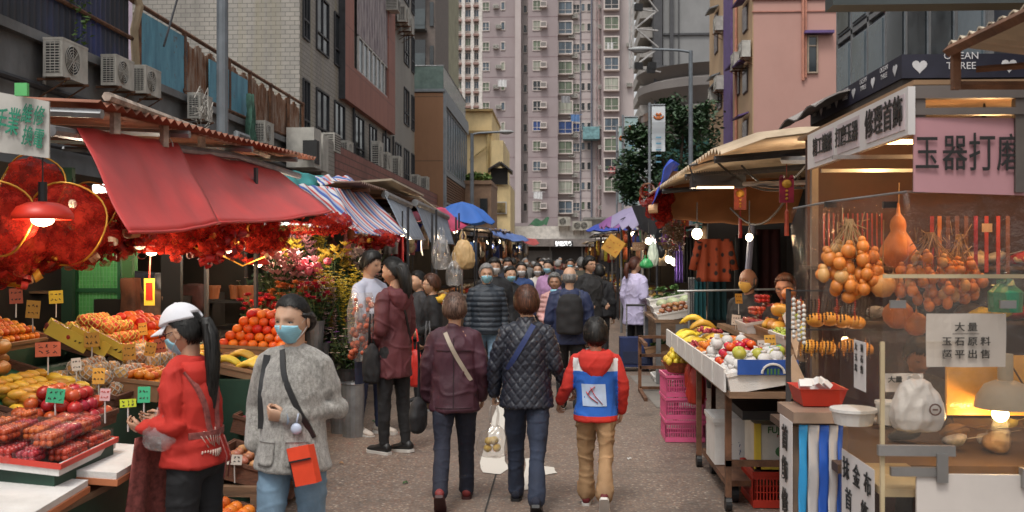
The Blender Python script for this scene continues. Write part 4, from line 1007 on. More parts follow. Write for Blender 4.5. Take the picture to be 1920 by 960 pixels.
	def glasses(s, m=None):
		b=MB()
		for sg in (-1, 1):
			c=V((sg*.032, -.102, .008));b.tube([c+V((cos(a)*.024, abs(cos(a))*.006, sin(a)*.018)) for a in [i*pi/8 for i in range(17)]], .0022, 5)
			b.tube([(sg*.056, -.094, .012), (sg*.078, -.02, .012), (sg*.08, .015, .006)], .0022, 5)
		b.tube([(-.009, -.103, .010), (0, -.106, .013), (.009, -.103, .010)], .002, 5)
		s.add('glasses', b, m or steel_dark, T=s.T)
	def folds(s, amp=.006, fx=7, fz=9, extra=None):
		sd_=s.seed*7.3+1
		def f(p, n):
			if abs(p.x)<.16*s.k and fx<12:a=noise.noise(V((p.x*10+p.z*2.5+sd_, p.y*10, p.z*3.5)))
			else:a=noise.noise(V((p.x*fx+sd_, p.y*fx, p.z*fz)))
			c=noise.noise(V((p.x*fx*2.3, p.y*fx*2.3+sd_, p.z*fz*1.6)))
			r_=1-min(1, abs(noise.noise(V((p.x*fx*.9+p.z*3+sd_, p.y*fx*.9+5, p.z*fz*.8-p.x*2))))*5)
			d=amp*((1-abs(a)*2.0)*.9+c*.35+r_*r_*.7-.4)
			return d+(extra(p, n) if extra else 0)
		return f
	def jacket(s, m, z0=.80, puff=1.0, flare=1.0, name='jacket', sleeve=1.0, cuff=None, hood=None, collar=None, disp=None, amp=.006, opening=False, shoulder=1.0, voxk=1.0, elbowfold=True, mats=None):
		k=s.k;b=MB();f=flare;pz=puff;fe=s.female
		ch=.90 if fe else 1.0
		prof=[(z0, .185*f, .150*f, 0), (z0+.015, .190*f, .155*f, 0), (.95 if z0<.93 else z0+.04, .172*(f*.5+.5), .140*(f*.5+.5), 0), (1.06, .168, .128, 0), (1.20, .178, .136, 0), (1.28, .178*ch, .130, .004), (1.35, .155*ch*shoulder, .108, .01), (1.405, .105*shoulder, .078, .014), (1.445, .070, .062, .014)]
		s.tor(b, [(z, rx*pz, ry*pz, oy) for z, rx, ry, oy in prof], 28)
		for a in 'LR':
			e, w_, h_=s.el[a], s.wr[a], s.sh[a]
			r=sleeve*k*.9*(pz*.5+.5)
			end=w_.lerp(e, .04);mid=h_.lerp(e, .5)+V((0, 0, .0));fm=e.lerp(end, .5)
			nb=s.bend(V(((.05 if a=='L' else -.05), .012, 1.415))*k)+V((0, 0, s.dz));s.limb(b, [nb, h_.lerp(nb, .45)+V((0, 0, .004)), h_], [.045*k, .052*k, .060*r])
			s.limb(b, [h_, mid, e, fm, end], [.063*r, .068*r, .062*r, .056*r, (cuff or.046)*r], 14)
		if collar:
			c0=s.bend(V((0, .014, 1.43))*k)+V((0, 0, s.dz));c1=s.bend(V((0, .006, 1.43+collar))*k)+V((0, 0, s.dz));b.tube([c0, c1], [.075*k, .066*k], 16)
		me=remesh(b, s.vox*voxk, disp or s.folds(amp), 2);s.jm=me
		s.bvh=BVHTree.FromPolygons([v.co for v in me.vertices], [tuple(p.vertices) for p in me.polygons])
		s.j=s.add(name, me, mats or m)
		if hood:
			h=MB();c=s.bend(V((0, .10, 1.385))*k)+V((0, 0, s.dz));k_=k*hood
			h.rings([[c+V((cos(a)*rx*k_, sin(a)*ry*k_+oy*k_, z*k_)) for a in [2*pi*i/20 for i in range(20)]] for z, rx, ry, oy in ((-.15, .03, .02, .0), (-.12, .075, .035, .0), (-.06, .11, .055, .0), (0, .125, .075, -.02), (.035, .115, .085, -.045), (.055, .092, .078, -.06), (.035, .078, .06, -.055))])
			hm=remesh(h, s.vox, s.folds(.007, 9, 9), 2);s.add('hood', hm, m, s.j)
		return s.j
	def trousers(s, m, r=1.0, z1=1.0, cuff=None, amp=.006, name='trousers', low=0.0, disp=None):
		k=s.k;b=MB()
		s.tor(b, [(.80, .12, .10, 0), (.86, .165, .125, .005), (.95, .158, .12, .005), (z1, .145, .105, 0)], 22)
		for a in 'LR':
			h_, kn, an=s.hip[a], s.kn[a], s.an[a]
			s.limb(b, [h_+V((0, .01, 0)), h_.lerp(kn, .5), kn, kn.lerp(an, .5), an.lerp(kn, low)+V((0, 0, .0))], [.094*r*k, .084*r*k, .066*r*k, .060*r*k, (cuff or.054)*r*k], 14)
		me=remesh(b, s.vox, disp or s.folds(amp, 6, 16), 2);s.tr=s.add(name, me, m);return s.tr
	def shoes(s, m, sole=None, big=1.0):
		k=s.k*big
		for a in 'LR':
			pitch, ov=s.ft[a];ang=radians(ov) if ov is not None else max(-1.1, min(0.5, pitch))*(.9 if pitch<0 else.3)
			if s.an[a].z-.085*s.k<.015:ang=min(ang, .15) if ov is None else ang
			R=Matrix.Translation(s.an[a])@Matrix.Rotation(-ang if True else 0, 4, 'X')
			b=MB()
			sec=[(.07, .030, .055, .012), (.055, .036, .085, 0), (.02, .040, .10, 0), (-.03, .041, .085, 0), (-.09, .045, .060, 0), (-.14, .046, .050, 0), (-.175, .036, .040, 0), (-.195, .014, .025, 0)]
			rg=[]
			for y, wd, h, o in sec:
				ring=[]
				for i in range(12):
					t=2*pi*i/12;cz=sin(t);z=-.07+(h*(cz*.5+.5) if cz>-2 else 0);ring.append(V((cos(t)*wd*(1.0 if cz<.2 else 1-.25*cz), y, z+o))*k)
				rg.append(ring)
			b.rings(rg);o=s.add('shoe', b, m, T=R)
			b=MB();rg=[]
			for y, wd in ((.075, .028), (.05, .040), (0, .043), (-.06, .044), (-.12, .050), (-.16, .045), (-.19, .030), (-.205, .012)):
				rg.append([V((x*wd, y, z))*k for x, z in ((-1, -.085), (1, -.085), (1.03, -.060), (-1.03, -.060))])
			b.rings(rg);s.add('sole', b, sole or black, o, T=R, smooth=False)
	def strap(s, a0, a1, z0, z1, m, wdt=.03, n=18, name='bag_strap', lift=.006, parent=None):
		"""band over the jacket from (angle a0,z0) to (a1,z1); angle 0=+X, -90=front, 90=back"""
		c, ctr=MB(), V((0, .0, 0));L=[]
		for i in range(n+1):
			t=i/n;a=radians(a0+(a1-a0)*t);z=s.Z(z0+(z1-z0)*t);ctr=s.bend(V((0, 0, z-s.dz)));ctr.z=z
			d=V((cos(a), sin(a), 0));hit=s.bvh.ray_cast(ctr+d*.8, -d)
			if hit[0] is None:continue
			L.append((hit[0]+d*lift, d))
		rg=[]
		for i, (p, d) in enumerate(L):
			tan=(L[min(i+1, len(L)-1)][0]-L[max(0, i-1)][0]).normalized();sd_=tan.cross(d).normalized()*wdt/2
			rg.append([p-sd_, p+sd_, p+sd_+d*.004, p-sd_+d*.004])
		c.rings(rg);return s.add(name, c, m, parent, smooth=False)
	def strap2(s, pts, m, wdt=.03, side=-1, name='bag_strap', lift=.004, n=14, parent=None):
		"""band laid over the front (side -1) or back (side 1) through (x, z) points given for a 1.7 m figure"""
		L=[];P_=[V((x*s.k, 0, s.Z(z))) for x, z in pts];N=len(P_)-1
		for i in range(n+1):
			t=i/n*N;j=min(int(t), N-1);q=P_[j].lerp(P_[j+1], t-j);h=s.bvh.ray_cast(V((q.x, .8*side, q.z)), V((0, -side, 0)))
			if h[0] is not None and abs(h[0].y)<.4:L.append(h[0]+V((0, side*lift, .002*(q.z>s.Z(1.35)))))
		for _ in range(2):L=[L[0]]+[(L[i-1]+L[i]*2+L[i+1])/4 for i in range(1, len(L)-1)]+[L[-1]]
		rg=[]
		for i, p in enumerate(L):
			tan=(L[min(i+1, len(L)-1)]-L[max(0, i-1)]).normalized();nn=V((0, side, 0));nn=(nn-tan*nn.dot(tan)).normalized();sd_=tan.cross(nn).normalized()*wdt/2;rg.append([p-sd_-nn*.006, p+sd_-nn*.006, p+sd_+nn*.004, p-sd_+nn*.004])
		c=MB();c.rings(rg);return s.add(name, c, m, parent, smooth=False)
	def world(s, p):return s.root.location+Matrix.Rotation(s.root.rotation_euler.z, 3, 'Z')@V(p)
def fingers_world(s, a):return s.world(s.wr[a])
def bag_at(top, w, d, h, m, name, label, cat, seed=0, handle=.18, vox=.012, squash=1.0, group=None, extra=None):
	"""soft carrier bag hanging from 'top' (world)"""
	r=thing(name, label, cat, (top.x, top.y, top.z-handle-h), 0, group);b=MB()
	rr=random.Random(seed)
	b.rings([[V((cos(a)*w*q/2*(1+.1*sin(3*a+seed)), sin(a)*d*q/2, z*h)) for a in [2*pi*i/16 for i in range(16)]] for z, q in ((0, .55), (.04, .85), (.25, 1.05), (.5, 1.0), (.75, .8), (.93, .5), (1.0, .25))])
	me=remesh(b, vox, lambda p, n:.007*noise.noise(V((p.x*12+seed, p.y*12, p.z*6)))+.010*(.4-abs(noise.noise(V((p.x*26, p.y*26+seed, p.z*7))))*2), 1)
	me.materials.append(m);o=link('bag_body', me, r)
	b=MB()
	for sg in (-1, 1):b.tube([(sg*w*.1, 0, h*.95), (sg*w*.13, 0, h+handle*.45), (sg*.012, 0, h+handle)], [(.018, .006), (.012, .004), (.008, .004)], 6)
	b.build('handle', m, r, True, local=True);return r
# ================================================================ the people in the street
def at(px, D):p=P(px, 480, D);return (p.x, p.y, 0)
def W(name, col, **k):return cloth(name, col, **k)
c_black=W('black_cloth', (.012, .012, .014));c_navy=W('navy_cloth', (.018, .026, .065));c_dknavy=W('dark_navy_cloth', (.012, .015, .03));c_char=W('charcoal_cloth', (.03, .03, .034))
denim=W('light_denim', (.16, .25, .34), var=.35, vs=5);denim_dk=W('dark_denim', (.022, .032, .06), var=.4, vs=5)
mask_blue=M('blue_mask', (.28, .56, .68), .85, 0, .08, 20);mask_white=M('white_mask', (.62, .62, .62), .85, 0, .06, 20);mask_yellow=M('yellow_mask', (.75, .48, .12), .85)
def wool_mat():
	t=NT('grey_wool');n=t.noise(t.coord('Object', (1, 1, .6)), 60, 5, .8);n2=t.noise(t.coord('Object'), 260, 2, .6)
	c=t.ramp(n, [(.3, (.13, .12, .105)), (.5, (.30, .285, .26)), (.72, (.52, .49, .45))]);t.l(c, t.b.inputs['Base Color']);t.b.inputs['Roughness'].default_value=.98;t.b.inputs['Sheen Weight'].default_value=.5;t.bump(n2, .8, .01);return t.m
p=Person('woman in a fuzzy grey coat and light blue mask walking towards the camera', 1.50, at(549, 4.67), -.12, dict(armL=((.075, .05, -.24), (-.21, -.20, -.02)), armR=((-.075, .05, -.25), (.04, -.12, -.17)), legL=(-6, 8), legR=(14, 6)), 2, 0, 1.04, (.16, 0, -.18), female=True, seed=1)
p.body(lid=.6, lips=0, hands=(.95, None), handdir={'L':(-.9, -.25, .12)}, thumb={'L':(0, -.5, .9)})
def bun(b):b.ball((.0, .118, -.025), (.055, .045, .055), 14, 10);b.tube([(-.070, -.02, .035), (-.079, .02, .02), (-.06, .07, .0), (0, .10, -.01)], [.010, .02, .025, .02], 8);b.tube([(.070, -.02, .035), (.079, .02, .02), (.06, .07, .0), (0, .10, -.01)], [.010, .02, .025, .02], 8)
p.hair(hair_black, 'woman', .008, bun, mess=.0025, freq=20);p.mask(mask_blue);wool=wool_mat()
def coatx(q, n):
	d=0.0
	if n.y<-.2 and abs(q.x+.005)<.004:d-=.006
	return d
p.jacket(wool, .80, 1.0, 1.06, 'coat', 1.06, .056, disp=p.folds(.005, 5, 6, coatx))
b=MB()
b.tube([p.hc+V((cos(a)*.068, sin(a)*.058+.016, -.146+.022*sin(a))) for a in [i*pi/12 for i in range(25)]], [(.013, .008)]*25, 8);p.add('black_collar', b, c_black, p.j)
p.trousers(denim, .98, cuff=.056);p.shoes(black, white_p)
p.strap2([(-.035, 1.43), (.0, 1.30), (.10, 1.10), (.15, .98)], black, .026);p.strap2([(-.125, 1.40), (-.135, 1.30), (-.135, 1.02)], black, .032, name='backpack_strap')
def onj(p, ang, z, lift=0.0):
	a=radians(ang);c=V((0, 0, p.Z(z)));d=V((cos(a), sin(a), 0));h=p.bvh.ray_cast(c+d*.8, -d);return (h[0] if h[0] is not None else c+d*.15)+d*lift, d
def patch(p, ang0, ang1, z0, z1, m, name, lift=.004, nx=6, nz=6, parent=None, round_=0, mats=None, fn=None, th=.004):
	b=MB();g=[];
	for j in range(nz+1):
		for i in range(nx+1):
			u, v_=i/nx, j/nz;uu=u
			if round_ and j==0:uu=.5+(u-.5)*(1-round_)
			q, d=onj(p, ang0+(ang1-ang0)*uu, z0+(z1-z0)*v_, lift);g.append(q)
	N=len(g);g+=[q+V((q.x, q.y, 0)).normalized()*th for q in g]
	ix=lambda i, j, k=0:k*N+j*(nx+1)+i
	for j in range(nz):
		for i in range(nx):
			mi=fn((i+.5)/nx, (j+.5)/nz) if fn else 0
			if mi is None:continue
			b.m_=mi
			for k in (0, 1):pass
			b.add([], []);b.f.append((ix(i, j, 1), ix(i+1, j, 1), ix(i+1, j+1, 1), ix(i, j+1, 1)));b.m.append(mi)
	b.v=[V(q) for q in g]
	for i in range(nx):
		for j in (0, nz):b.f.append((ix(i, j), ix(i+1, j), ix(i+1, j, 1), ix(i, j, 1)));b.m.append(0)
	for j in range(nz):
		for i in (0, nx):b.f.append((ix(i, j), ix(i, j+1), ix(i, j+1, 1), ix(i, j, 1)));b.m.append(0)
	return p.add(name, b, mats or m, parent or p.j)
patch(p, -82, -42, .84, .965, wool, 'pocket', .004, 10, 8, round_=.25, th=.006);patch(p, -140, -104, .84, .96, wool, 'pocket', .004, 10, 8, round_=.25, th=.006)
q, d=onj(p, -48, .98, .03);rb_=p.world(q)
t=thing('handbag', 'small bright red box bag with black edges at the hip of the woman in grey', 'bag', (rb_.x, rb_.y-.03, rb_.z-.1));t.rotation_euler=(0, radians(-14), -.3)
redl=M('bright_red_leather', (.70, .06, .02), .45)
b=MB();b.box((0, 0, -.01), (.112, .045, .17));b.box((0, -.026, .05), (.114, .008, .06));b.build('bag_body', redl, t, local=True)
b=MB();b.box((-.059, 0, -.01), (.006, .05, .175));b.box((0, -.030, .018), (.112, .006, .008));b.build('trim', black, t, local=True)
q, d=onj(p, -62, 1.035, .02);q=p.world(q);b=MB();b.ball(q, (.026, .014, .026), 14, 8);b.tube([q+V((0, 0, .02)), q+V((.01, 0, .07))], .004, 6);b.build('earphone_case', M('pale_blue_plastic', (.45, .50, .62), .35), smooth=True, label='small pale blue round earphone case hanging by the red bag', cat='case')
b=MB();c=p.wr['L'].lerp(p.el['L'], .02);dd=(p.wr['L']-p.el['L']).normalized();b.tube([c-dd*.03, c+dd*.012], [.044, .040], 14);p.add('shirt_cuff', b, M('pale_denim_cuff', (.30, .38, .50), .8), p.j)
p=Person('woman in white cap and red hoodie leaning over the fruit boxes', 1.43, at(365, 4.62), radians(-108), dict(armL=((.03, .05, -.26), (-.02, -.22, -.02)), armR=((-.05, -.09, -.25), (.03, -.24, -.04)), legL=(2, 3), legR=(-3, 4)), 2, 1, 1.08, (.32, 0, .12), lean=.10, female=True, seed=2)
p.body(lid=1.0, lips=0, hands=(.6, .5))
def pony(b):
	b.tube([(.0, .10, .025), (.0, .13, .02), (.0, .14, -.06), (.01, .115, -.17), (.01, .07, -.29), (.0, .03, -.38), (0, .01, -.42)], [.020, .028, .034, .036, .031, .021, .006], 12)
	b.tube([(.03, .14, .0), (.03, .125, -.1), (.03, .085, -.26), (.02, .02, -.40)], [.012, .02, .02, .006], 8)
p.hair(hair_black, 'woman', .010, pony, mess=.002, freq=20);p.mask(mask_blue);p.glasses()
red=W('red_fleece', (.50, .025, .015), var=.15, vs=3, amp=None) if False else W('red_fleece', (.50, .025, .015), var=.15, vs=3)
p.jacket(red, .86, 1.0, 1.0, 'hoodie', 1.04, .045, disp=p.folds(.011, 6, 10), hood=.95)
p.trousers(c_black, 1.05);p.shoes(black, black)
capm=M('white_cap_cotton', (.66, .66, .70), .85, 0, .06, 12, .2, 300)
def capfn(d):
	q=headpt(d, False);h=q.z-(.048+.12*max(0, -q.y-.0)*0-.10*max(0, q.y)*1);t=sstep(-.002, .003, h);hole=(q.y>.07 and q.z<.065 and abs(q.x)<.03)
	if hole:t=0
	return q+d*((-.03)*(1-t)+(.021+.012*max(0, d.z))*t)
cp=p.add('cap', shell(capfn, 6), capm, T=p.T)
b=MB();rg=[]
for i in range(9):
	u=-1+2*i/8;x=u*.070;y0=-.100+.045*u*u;y1=y0-.075*(1-u*u*.75);rg.append([V((x, y0+.02, .050)), V((x, y1, .030-.014*u*u)), V((x, y1, .036-.014*u*u)), V((x, y0+.02, .058))])
b.rings(rg);p.add('brim', b, capm, cp, T=p.T);b=MB();b.ball((0, 0, .148), (.008, .008, .005), 8, 6);p.add('button', b, capm, cp, T=p.T)
b=MB();b.add([(-.088, -.03, .068), (-.088, -.012, .068), (-.092, -.022, .08)], [(0, 1, 2)]);p.add('cap_mark', b, M('dark_blue_mark', (.02, .03, .06)), cp, T=p.T)
apm=M('dusty_pink_apron', (.26, .07, .06), .85, 0, .5, 40)
p.strap2([(.15, 1.04), (-.15, 1.04)], apm, .03, 1, 'apron_strap');p.strap2([(-.11, 1.38), (-.05, 1.20), (-.03, 1.04)], apm, .028, 1, 'apron_strap');p.strap2([(.11, 1.38), (.06, 1.2), (.03, 1.04)], apm, .028, 1, 'apron_strap')
b=MB();q0=V((-.17, -.19, p.Z(1.02)));q1=V((.17, -.19, p.Z(1.02)));b.sheet(V((-.23, -.22, .38)), V((.21, -.22, .36)), q1, q0, .006, 16, 10, lambda u, v_:V((0, .022*sin(u*17+v_)*(1-v_), 0)));ap=p.add('apron', b, apm)
b=MB()
for k, x in enumerate((-.01, .02)):b.tube([(x, .155, p.Z(1.03)), (x-.02, .18, p.Z(.92)), (x-.01, .17, p.Z(.80))], [(.012, .003)]*3, 6)
p.add('apron_tie', b, apm, ap)
printm=M('pale_print', (.60, .45, .38), .8)
b=MB()
def back(x, z):
	o=V((x, .6, p.Z(z)));h=p.bvh.ray_cast(o, V((0, -1, 0)));return (h[0] if h[0] is not None else V((x, .14, p.Z(z))))+V((0, .003, 0))
for k in range(7):b.tube([back(-.02+.012*k, .97+.01*(k%3)), back(-.04+.02*k, 1.0+.03), back(-.06+.025*k, 1.05+.01*(3-abs(k-3)))], .0028, 4)
for k in range(9):a=k*.7;b.tube([back(-.03+.014*k, .955), back(-.025+.014*k, .93-.015*sin(a))], .004, 4)
p.add('printed_motif', b, printm, p.j)
gl_=bag_at(p.world(p.wr['L'])+V((.10, -.04, .10)), .16, .12, .14, clear_plastic('milky_plastic', (.93, .91, .89), .12, .13), 'plastic_bag', 'thin milky plastic bag held behind the woman in the red hoodie', 'bag', 3, .05)
pur=W('plum_jacket', (.055, .014, .026), rough=.6, var=.3, vs=3)
p=Person('elderly woman in plum jacket with a beige bag strap walking away', 1.43, at(852, 6.86), pi+.05, dict(armL=((.07, -.02, -.27), (.0, -.08, -.23)), armR=((-.07, -.0, -.27), (-.0, -.10, -.22)), legL=(-16, 22, -42), legR=(15, 6)), 2, 1, 1.06, (.18, 0, .12), female=True, lean=.02, seed=3)
p.body();p.hair(hair_thin, 'thin', .013, mess=.003);p.jacket(pur, .76, 1.02, 1.0, 'jacket', 1.15, .058, disp=p.folds(.010, 6, 9), collar=.03);p.trousers(c_dknavy, 1.06, cuff=.062);
p.shoes(M('red_shoe', (.16, .02, .02), .6), M('dark_red_sole', (.05, .012, .012)))
seam=M('plum_seam', (.025, .007, .012), .8);p.strap2([(0, 1.36), (0, .80)], seam, .007, 1, 'back_seam', lift=.001);p.strap2([(-.15, .80), (.15, .80)], seam, .006, 1, 'hem_stitch', lift=.001, n=24);p.strap2([(-.14, 1.26), (.14, 1.26)], seam, .005, 1, 'yoke_seam', lift=.001, n=24)
beige=M('beige_strap', (.38, .32, .25), .6);p.strap2([(.07, 1.40), (-.02, 1.22), (-.14, 1.02)], beige, .028, 1)
tt=thing('handbag', 'slouchy black handbag at the left hip of the woman in plum', 'bag', (0, 0, 0));q=p.world(V((.25, .0, p.Z(.73))));tt.location=q
b=MB();b.rings([[V((cos(a)*w_, sin(a)*.17*w_/.06, z)) for a in [2*pi*i/14 for i in range(14)]] for z, w_ in ((-.12, .03), (-.10, .055), (0, .06), (.08, .045), (.12, .012))]);me=remesh(b, .012, lambda p_, n:.01*noise.noise(p_*14));me.materials.append(c_black);link('bag_body', me, tt)
b=MB();b.tube([(0, .03, .1), (0, .05, .35), (0, 0, .5)], [(.012, .004)]*3, 6);b.build('strap', c_black, tt, local=True)
def quiltmat(name, c):
	t=NT(name);t.b.inputs['Base Color'].default_value=c+(1, );t.b.inputs['Roughness'].default_value=.48
	n=t.noise(t.coord('Object'), 30, 3);t.bump(n, .3, .004);return t.m
quilt=quiltmat('quilted_nylon', (.014, .017, .028))
def quiltd(q, n):
	s_=.062
	u=((q.x+q.z*.8)/s_)%1;v_=((q.x-q.z*.8)/s_)%1;e=min(u, 1-u, v_, 1-v_)
	return.007*min(1, e*5)-.004
p=Person('woman in dark quilted jacket with navy strap walking away between the two others', 1.485, at(987, 6.78), pi-.03, dict(armL=((.09, -.01, -.25), (.015, -.07, -.23)), armR=((-.07, .0, -.25), (-.11, -.10, -.18)), legL=(17, 8), legR=(-15, 12, -30)), 2, 0, 1.06, (.05, 0, .25), female=True, seed=4)
p.body(hands=(.95, .6));p.hair(hair_brown, 'short', .015, mess=.005);p.jacket(quilt, .78, 1.02, 1.04, 'quilted_jacket', 1.12, .052, disp=p.folds(.006, 6, 8, quiltd), collar=.045, voxk=.8)
p.trousers(denim_dk, 1.06, cuff=.060);p.shoes(c_dknavy, black)
p.strap2([(-.06, 1.42), (.02, 1.28), (.14, 1.08)], M('navy_strap', (.02, .035, .12), .6), .036, 1)
qb=p.world(p.wr['L'])+V((0, 0, -.05))
milky=clear_plastic('milky_plastic')
bg_=bag_at(qb, .22, .16, .22, milky, 'plastic_bag', 'translucent plastic bag with yellow fruit inside in the quilted woman\'s hand', 'bag', 5, .17)
b=MB();base=bg_.location
for k in range(6):b.ball(V(base)+V((random.uniform(-.05, .05), random.uniform(-.03, .03), .06+.05*(k%2))), (.03, .03, .028), 10, 7)
b.build('bagged_fruit', M('yellow_fruit_skin', (.62, .42, .04), .5, rnd=.3), smooth=True, label='yellow fruit showing through the plastic bag', cat='fruit')
khaki=W('khaki_cotton', (.33, .20, .10), var=.25, vs=4);bred=W('red_jersey', (.55, .03, .02));bblue=W('blue_jersey', (.02, .12, .50));bwhite=W('white_jersey', (.62, .62, .62))
p=Person('boy in red and blue hooded jacket walking away hand in hand', 1.25, at(1117, 6.72), pi-.08, dict(armL=((.09, -.01, -.24), (.07, -.13, -.16)), armR=((-.08, -.02, -.26), (.02, -.10, -.22)), legL=(12, 6), legR=(-12, 30, -52)), 2, 0, 1.04, (.0, 0, .1), seed=6)
p.hk=.96;p.body(hands=(.6, .5));p.hair(hair_black, 'short', .012, mess=.006)
j=p.jacket(bred, .80, 1.02, 1.0, 'jacket', 1.08, .05, disp=p.folds(.007, 6, 8), hood=1.3, mats=[bred, bblue, bwhite])
me=j.data;me.materials.clear();[me.materials.append(m_) for m_ in (bred, bblue, bwhite)]
for f_ in me.polygons:
	c=f_.center;xx=abs(c.x)
	if xx<.150 and c.z>p.Z(.86) and c.z<p.Z(1.26):f_.material_index=1
	elif xx<.15 and c.z>=p.Z(1.26) and xx>.05 and c.z<p.Z(1.38):f_.material_index=2
b=MB();g=[back(x, z) for x, z in ((-.075, .97), (.085, .95), (.07, 1.14), (-.06, 1.16))]
b=MB()
for i in range(6):
	for jx in range(6):
		f_=lambda u, v_:back(-.078+.16*u+.01*v_, .95+.20*v_)+V((0, .002, 0))
		b.add([f_(i/6, jx/6), f_((i+1)/6, jx/6), f_((i+1)/6, (jx+1)/6), f_(i/6, (jx+1)/6)], [(0, 3, 2, 1)])
back_=p.add('print_panel', b, M('pale_blue_print', (.40, .50, .66), .8), j)
b=MB()
for (x0, z0, x1, z1) in ((-.05, .97, .03, 1.12), (-.02, .98, .06, 1.08), (.0, 1.13, .05, 1.05)):b.tube([back(x0, z0)+V((0, .004, 0)), back((x0+x1)/2+.01, (z0+z1)/2)+V((0, .004, 0)), back(x1, z1)+V((0, .004, 0))], [(.008, .002), (.012, .002), (.006, .002)], 6)
p.add('red_stroke', b, bred, back_)
p.trousers(khaki, 1.06, cuff=.075, amp=.010, low=.06);p.shoes(M('maroon_canvas', (.13, .012, .015), .7), M('off_white_sole', (.6, .58, .54)), 1.0)
mar=W('maroon_parka', (.105, .022, .028), rough=.65, var=.25, vs=3)
p=Person('woman in long maroon hooded parka standing at the flower stall', 1.66, at(738, 8.6), radians(-125), dict(armL=((.05, .03, -.27), (-.06, -.16, -.14)), armR=((-.05, .0, -.28), (.03, -.14, -.18)), legL=(3, 2), legR=(-3, 2)), 2, 1, .95, (.18, 0, .3), female=True, seed=7)
p.body();
def longh(b):b.tube([(.0, .03, .07), (0, .085, .02), (0, .10, -.08), (0, .10, -.19), (0, .09, -.24)], [(.05, .04), (.072, .055), (.072, .05), (.06, .035), (.03, .015)], 16)
p.hair(hair_black, 'woman', .013, longh, mess=.002);p.jacket(mar, .66, 1.0, 1.0, 'parka', 1.08, .05, disp=p.folds(.011, 5, 8), hood=1.05);p.trousers(c_black, .92, cuff=.046);p.shoes(black, white_p)
p.strap2([(.05, 1.38), (-.12, .95)], black, .02, 1)
for (dx, z, w_, h_, l_) in ((-.13, .62, .16, .34, 'black leather bag hanging in front of the maroon parka'), (.22, .64, .15, .26, 'dark shiny bag hanging behind the maroon parka')):
	q=at(738+dx*300, 8.5);r_=bag_at(V((q[0], q[1]-.05, z+h_+.25)), w_, .10, h_, c_black if dx<0 else M('shiny_dark_bag', (.05, .05, .055), .3), 'shoulder_bag', l_, 'bag', int(z*90), .25, squash=.5)
q=at(778, 9.6);bag_at(V((q[0], q[1], 1.0)), .22, .14, .36, M('red_carrier', (.62, .03, .02), .5), 'carrier_bag', 'bright red carrier bag low behind the maroon parka', 'bag', 11, .2)
def stripemat(name, c1, c2, sc=60, axis=(1, 0, 0)):
	t=NT(name);w_=t.new('ShaderNodeTexWave');w_.bands_direction='X';t.l(t.coord('Object'), w_.inputs[0]);t.set(w_, Scale=sc, Distortion=.6)
	t.l(t.ramp(w_.outputs[1], [(.55, c1), (.75, c2)]), t.b.inputs['Base Color']);t.b.inputs['Roughness'].default_value=.8;return t.m
p=Person('person in pale striped shirt hugging a wrapped bouquet beside the maroon parka', 1.72, at(695, 9.5), radians(60), dict(armL=((.08, -.06, -.26), (-.12, -.20, .02)), armR=((-.07, -.10, -.24), (.14, -.18, .04)), legL=(4, 3), legR=(-4, 3)), 1, 0, 1.0, (.25, 0, .2), seed=8)
p.body();p.hair(hair_black, 'short', .02);p.jacket(stripemat('striped_shirt', (.50, .52, .60), (.33, .35, .48), 22), .86, 1.0, 1.0, 'shirt', 1.05, .042, collar=.03);p.trousers(c_navy, .95, cuff=.05);p.shoes(M('cream_shoe', (.55, .48, .42)), white_p)
q=V(at(678, 9.25));t_=thing('bouquet', 'plastic wrapped bundle of orange flowers hanging from the striped shirt person\'s arm', 'bouquet', (q.x, q.y, .75));b=MB()
for k in range(60):
	u=random.random();c=V((random.uniform(-.10, .10), random.uniform(-.08, .08), .75+.55*u));c.xy=V((q.x, q.y))+V((c.x, c.y));b.ball(c, random.uniform(.018, .035), 7, 5)
b.build('blossoms', M('rust_blossom', (.42, .09, .04), .7, 0, .5, 20), t_, True);b=MB();b.rings([[V((q.x+cos(a)*w_, q.y+sin(a)*w_*.8, z)) for a in [2*pi*i/12 for i in range(12)]] for z, w_ in ((.72, .07), (.95, .13), (1.2, .14), (1.36, .10))], False);b.build('wrapping', milky, t_, True)
p=Person('bald man in navy hooded jacket with black backpack walking away', 1.57, at(1068, 10.9), pi, dict(armL=((.06, .0, -.27), (.0, -.10, -.22)), armR=((-.06, .0, -.27), (0, -.10, -.22)), legL=(12, 6), legR=(-10, 14, -25)), 2, 0, 1.10, (.05, 0, -.1), seed=9)
p.body();p.hair(hair_grey, 'fringe', .003, mess=.0005);p.jacket(W('navy_shell', (.014, .024, .075), rough=.6), .80, 1.06, 1.0, 'jacket', 1.18, .05, disp=p.folds(.010, 6, 8), hood=1.0);p.trousers(c_black, 1.05, cuff=.06);p.shoes(black, M('grey_sole', (.3, .3, .3)))
q=p.world(V((0, .20, p.Z(.98))));t_=thing('backpack', 'black backpack worn on the bald man\'s navy jacket', 'backpack', q)
b=MB();b.rings([[V((cos(a)*.145*w_, sin(a)*.09*w_, z)) for a in [2*pi*i/16 for i in range(16)]] for z, w_ in ((-.05, .8), (-.03, 1), (.2, 1.03), (.32, .9), (.38, .55))]);me=remesh(b, .012, lambda q_, n:.007*noise.noise(q_*12));me.materials.append(c_black);link('pack_body', me, t_)
b=MB();b.rings([[V((cos(a)*.11*w_, sin(a)*.045*w_+.08, z)) for a in [2*pi*i/16 for i in range(16)]] for z, w_ in ((-.03, .7), (.0, 1), (.12, 1.0), (.16, .6))]);b.build('front_pocket', c_char, t_, True, local=True)
for a_ in (-.1, .1):p.strap2([(a_, 1.42), (a_, 1.33)], black, .04, 1, 'backpack_strap', n=6)
tee={}
